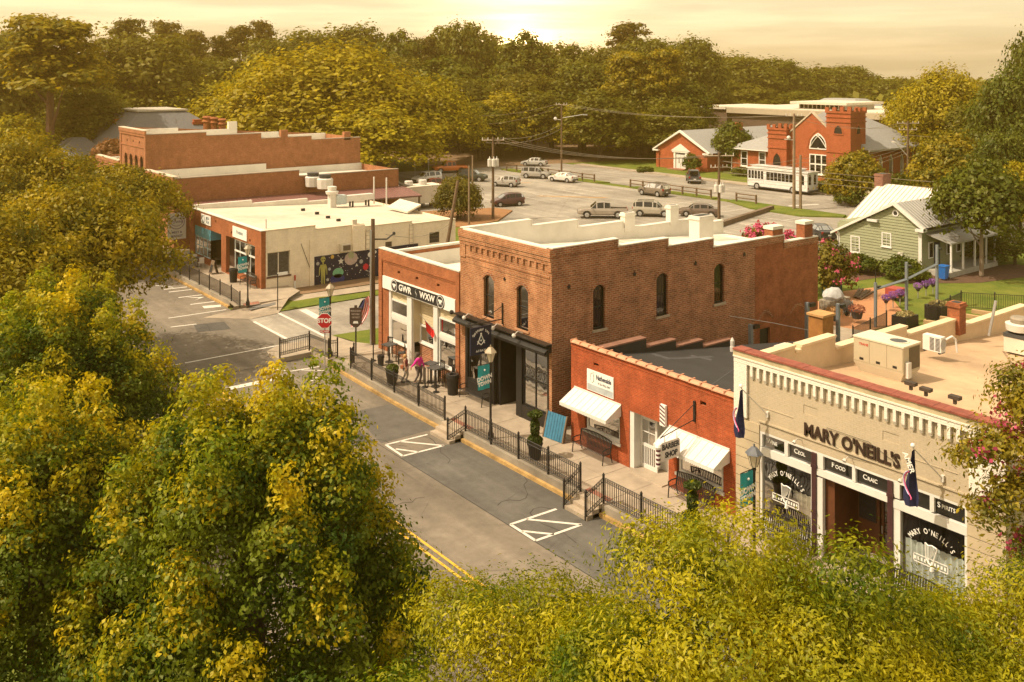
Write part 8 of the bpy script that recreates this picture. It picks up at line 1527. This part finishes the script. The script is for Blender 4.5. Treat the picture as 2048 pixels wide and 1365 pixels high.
# the woods: each tree its own object, sharing a handful of crowns
def proto(seed, R, H, n, leaf, mt, kind):
    g = random.Random(seed); bl = []
    if kind == 'round':
        for i in range(22): a = i*2.399; q = (i+.5)/22; rr = R*.75*math.sqrt(q); bl.append((rr*math.cos(a), rr*math.sin(a), H-R*.4-(H*.48)*q**1.6+g.uniform(-.06,.06)*H, R*.36*(.8+.5*g.random()), R*.36))
        for i in range(8): a = i*.785+.3; bl.append((R*.72*math.cos(a), R*.72*math.sin(a), H*(.28+.2*g.random()), R*.36, H*.13))
        bl.append((0,0,H*.48,R*.62,H*.3))
    elif kind == 'pine':
        for i in range(24): a = i*2.4; z = H*(.60+.37*i/23); rr = R*(.95-.5*(i/23)**1.5)*(.35+.5*g.random()); bl.append((rr*math.cos(a), rr*math.sin(a), z, R*.34*(1.1-.4*i/23), R*.22))
        for i in range(5): bl.append((R*.3*math.cos(i*1.3), R*.3*math.sin(i*1.3), H*(.93+.012*i), R*.36, R*.22))
    else:
        for i in range(12): a = i*2.4; z = H*(.74+.24*i/11); rr = R*(.8-.4*i/11)*(.4+.5*g.random()); bl.append((rr*math.cos(a), rr*math.sin(a), z, R*.34, R*.2))
    return bl, n, leaf, mt
PROT = {}
def wtree(key, kind, seed, R, H, n, leaf, mt, label, cat='tree', group='trees of the far woods', bark=BARK):
    bl, n, leaf, mt = proto(seed, R, H, n, leaf, mt, kind); t = tree('woodland_tree' if kind == 'round' else 'pine_tree', label, (0,0,-500), bl, n, leaf, mt, H*.93 if kind != 'round' else H*.75, .42 if kind != 'round' else .5, seed, group, csize=R*.15, limbs=6, spread=R*.5, shell=.6, bark=bark, up=.5, jit=.35); PROT[key] = [t, (R, H), False, label]
wtree('r1','round',101,7.0,17.,16000,.30,LB_['wood'],'dark leafy woodland tree'); wtree('r2','round',102,8.0,18.,17000,.31,LB_['wood'],'broad dark woodland tree'); wtree('r3','round',103,6.0,17.,14000,.30,LB_['wood'],'slim dark woodland tree')
wtree('g1','round',104,9.5,18.5,24000,.29,LB_['woodg'],'broad golden tree'); wtree('g2','round',105,6.0,13.,14000,.26,LB_['woodg'],'smaller golden tree'); wtree('p1','pine',106,4.6,22.,13000,.26,LB_['olive'],'tall full pine',bark=BARKP); wtree('p2','tall',107,4.2,24.,4500,.28,LB_['pine'],'tall thin-topped pine',bark=BARKP)
wtree('d1','round',108,8.0,17.,14000,.30,LB_['dark'],'dark green broadleaf tree')
LABN = {}
def place(key, px, d, ytop, label, wid=None, rot=None, group='trees of the far woods'):
    "crown top at image height ytop as surveyed; base on the ground"
    t, (R, H), used, _ = PROT[key]; x, y = gxy(px, d); ht = HC-(ytop-CY)*d/F-.5; sz = ht/H; sx = sz if wid is None else wid*d/F/(2*R); rz = random.uniform(0, 6.28) if rot is None else rot
    if not used: PROT[key][2] = True; o = t; o.location = (x,y,.45); o.rotation_euler = (0,0,rz); o.scale = (sx,sx,sz); o['label'] = label; o['group'] = group
    else: o = dup(t, (x,y,.45), rz, label, s=(sx,sx,sz)); o['group'] = group
    LABN[label] = LABN.get(label, 0)+1; return o
# skyline, left to right (key, x, distance, top, width)
front = [('p1',100,140,42,230,'tall full pine with a bare reddish trunk at the far left'),('r2',-20,165,60,260,'broad dark tree cut by the left edge behind the tall pine'),('g2',30,140,235,170,'golden-green tree below the tall pine at the left'),('r1',180,150,180,200,'dark green tree right of the tall pine trunk'),
 ('r2',275,185,60,290,'round dark tree filling the skyline above the grey mansion roof'),('g2',480,165,175,200,'golden-green tree just right of the mansion chimneys'),('g1',400,185,160,260,'golden tree behind the mansion roof'),('g1',660,160,95,400,'largest golden tree of the woods, above the brick shops'),('g1',850,165,160,230,'golden tree at the right end of the golden clump, by the lot'),('g2',545,170,120,220,'golden tree left of the largest golden one'),('g2',760,145,215,240,'low golden-green tree behind the covered stair'),('g2',610,150,230,200,'low golden-green tree behind the tall brick building')]
for k, px, d, yt, w, lb in front: place(k, px, d, yt, lb, w)
sk = [(30,55,'r1',170),(385,70,'p2',70),(255,48,'p2',80),(330,52,'p2',70),(440,82,'p2',60),(480,62,'p2',70),(525,52,'p2',60),(560,62,'r2',150),(640,48,'r2',180),(715,46,'r1',160),(800,66,'r3',110),(850,84,'p2',60),(890,60,'r3',120),(932,40,'r1',120),(985,72,'r3',120),(1045,68,'r3',120),(1100,82,'r1',130),(1150,92,'r3',100),(1200,90,'r1',120),(1255,55,'p2',90),(1300,72,'r1',140),(1350,70,'r2',130),(1385,72,'r1',120),(1430,96,'r2',150),(1490,108,'r1',140),(1545,112,'r1',140),(1600,122,'r2',150),(1660,128,'r1',130),(1705,126,'r1',110),(1765,148,'r2',130),(1800,150,'r1',90)]
NM = {'r1':'dark leafy tree','r2':'broad dark tree','r3':'slim dark tree','p2':'thin-topped pine'}
MARK = ['above the left edge','behind the mansion','behind the golden trees','under the glow','right of the glow','above the hall','above the long building','at the woods\' right end']
def spot(px): return MARK[min(7, max(0, [i for i, e in enumerate((240,520,900,1120,1290,1430,1680,9999)) if px < e][0]))]
rr = random.Random(9); cnt = {}
ORD = ['first','second','third','fourth','fifth','sixth','seventh','eighth','ninth','tenth','eleventh','twelfth']
def olabel(base, px):
    k = base+' '+spot(px); cnt[k] = cnt.get(k, 0)+1; return '%s on the skyline %s, %s from left' % (base, spot(px), ORD[cnt[k]-1])
for px, yt, k, w in sk: place(k, px, (225 if px < 1390 else 285)+rr.uniform(-12,25), yt-(6 if k == 'p2' else -8), olabel(NM[k], px), w*1.25)
cnt2 = {}
def olabel2(base, px, row):
    k = base+row+spot(px); cnt2[k] = cnt2.get(k, 0)+1; return '%s in the %s %s, %s from left' % (base, row, spot(px), ORD[(cnt2[k]-1) % 12])
for i, px in enumerate(range(930, 1830, 62)): place(('r1','r3','r2','r1')[i % 4], px+rr.uniform(-14,14), (196 if px < 1380 else 262)+rr.uniform(-8,10), (138 if px < 1300 else 150)+rr.uniform(-16,30)+max(0,(px-1300)*.07), olabel2(NM[('r1','r3','r2','r1')[i % 4]], px, 'middle row'), 170)
for i, px in enumerate(range(-60, 960, 85)): place(('r2','r1','r3')[i % 3], px+rr.uniform(-14,14), 205+rr.uniform(-8,10), 120+rr.uniform(-16,40), olabel2(NM[('r2','r1','r3')[i % 3]], px, 'middle row'), 200)
for i, px in enumerate(range(950, 1400, 66)): place(('r3','g2','r1','g2')[i % 4], px+rr.uniform(-14,14), 180+rr.uniform(-5,5), 195+rr.uniform(-20,35), olabel2({'g2':'golden-green tree'}.get(('r3','g2','r1','g2')[i % 4], 'dark tree'), px, 'front row'), 150)
for px, d, yt, k, lb, w in ((1255,190,110,'p1','tall pine left of the hall in the front of the woods',110),(1330,188,105,'p1','tall pine behind the left end of the hall roof',100),(1300,192,150,'g2','golden-green tree among the pines by the hall',150)): place(k, px, d, yt, lb, w)
for px, d, yt, w, k, lb in ((1890,150,140,200,'g1','golden-olive tree right of the church roof'),(1830,165,185,140,'g2','low golden-olive tree against the church roof end'),(2015,112,135,170,'d1','dark green tree at the right edge of the view'),(2075,120,55,150,'d1','tallest dark tree cut by the right edge'),(2000,100,255,130,'d1','smaller dark green tree below the tall right trees'),(1960,135,200,150,'r2','dark tree behind the golden-olive tree'),(2040,95,330,120,'g2','golden shrubby tree at the right edge above the road')): place(k, px, d, yt, lb, w, group='trees right of the church')
x, y = gxy(225, 128); tree('pink_tree', 'small rusty pink tree left of the mansion', (x,y,.5), [(0,0,5.2,2.6,2.2),(1.4,.8,4.4,1.9,1.6),(-1.5,-.6,4.2,1.9,1.6)], 4500, .22, leafm('rust_leaf', (.16,.07,.03), (.24,.11,.04), .35), 4.5, .16, 91, None, csize=.5)
# far wooded ground behind everything, too far to count trees
p, d = [], []
g = np.random.default_rng(5); n = 24000; dd = 250+g.random(n)*260; px = g.uniform(-500, 2600, n); r = (px-CX)*dd/F; X = SN*dd+CS*r; Y = CS*dd-SN*r; Z = (9.5+2.5*np.sin(X*.11)*np.cos(Y*.09)+1.5*np.sin(X*.4+Y*.3))*np.where(dd > 300, 1., .95)*(1-.75*g.random(n)**2.2)
P_a = np.stack((X,Y,Z), 1); D_a = g.normal(size=(n,3))*.6+np.array([-SN,-CS,.9]); o = quads('far_woods', leaf_verts(P_a, D_a, 1.25, 6, .7), LB_['wood']); o['kind'] = 'stuff'; o['label'] = 'continuous far woods behind the single trees'
# shrub layer under the woods
n = 20000; dd = 198+g.random(n)*24; px = np.concatenate((g.uniform(-300, 880, n//2), g.uniform(1240, 1400, n-n//2))); r = (px-CX)*dd/F; X = SN*dd+CS*r; Y = CS*dd-SN*r; Z = .5+4.5*g.random(n)**1.3*(.7+.3*np.sin(X*.3)); o = quads('undergrowth', leaf_verts(np.stack((X,Y,Z),1), g.normal(size=(n,3))*.6+np.array([-SN,-CS,.8]), .5, 8, .6), LB_['wood']); o['kind'] = 'stuff'; o['label'] = 'dark undergrowth at the foot of the woods'
# haze of the warm evening air
hz_m = NT('haze_air'); pv = hz_m.new('ShaderNodeVolumePrincipled', {'Color': (1., .64, .17), 'Density': .00062, 'Anisotropy': .5}); hz_m.l.new(pv.outputs[0], hz_m.out.inputs['Volume'])
hb_ = part('haze', M().box(-380, 640, -120, 640, -1.2, 33.), hz_m.m); hb_['kind'] = 'stuff'
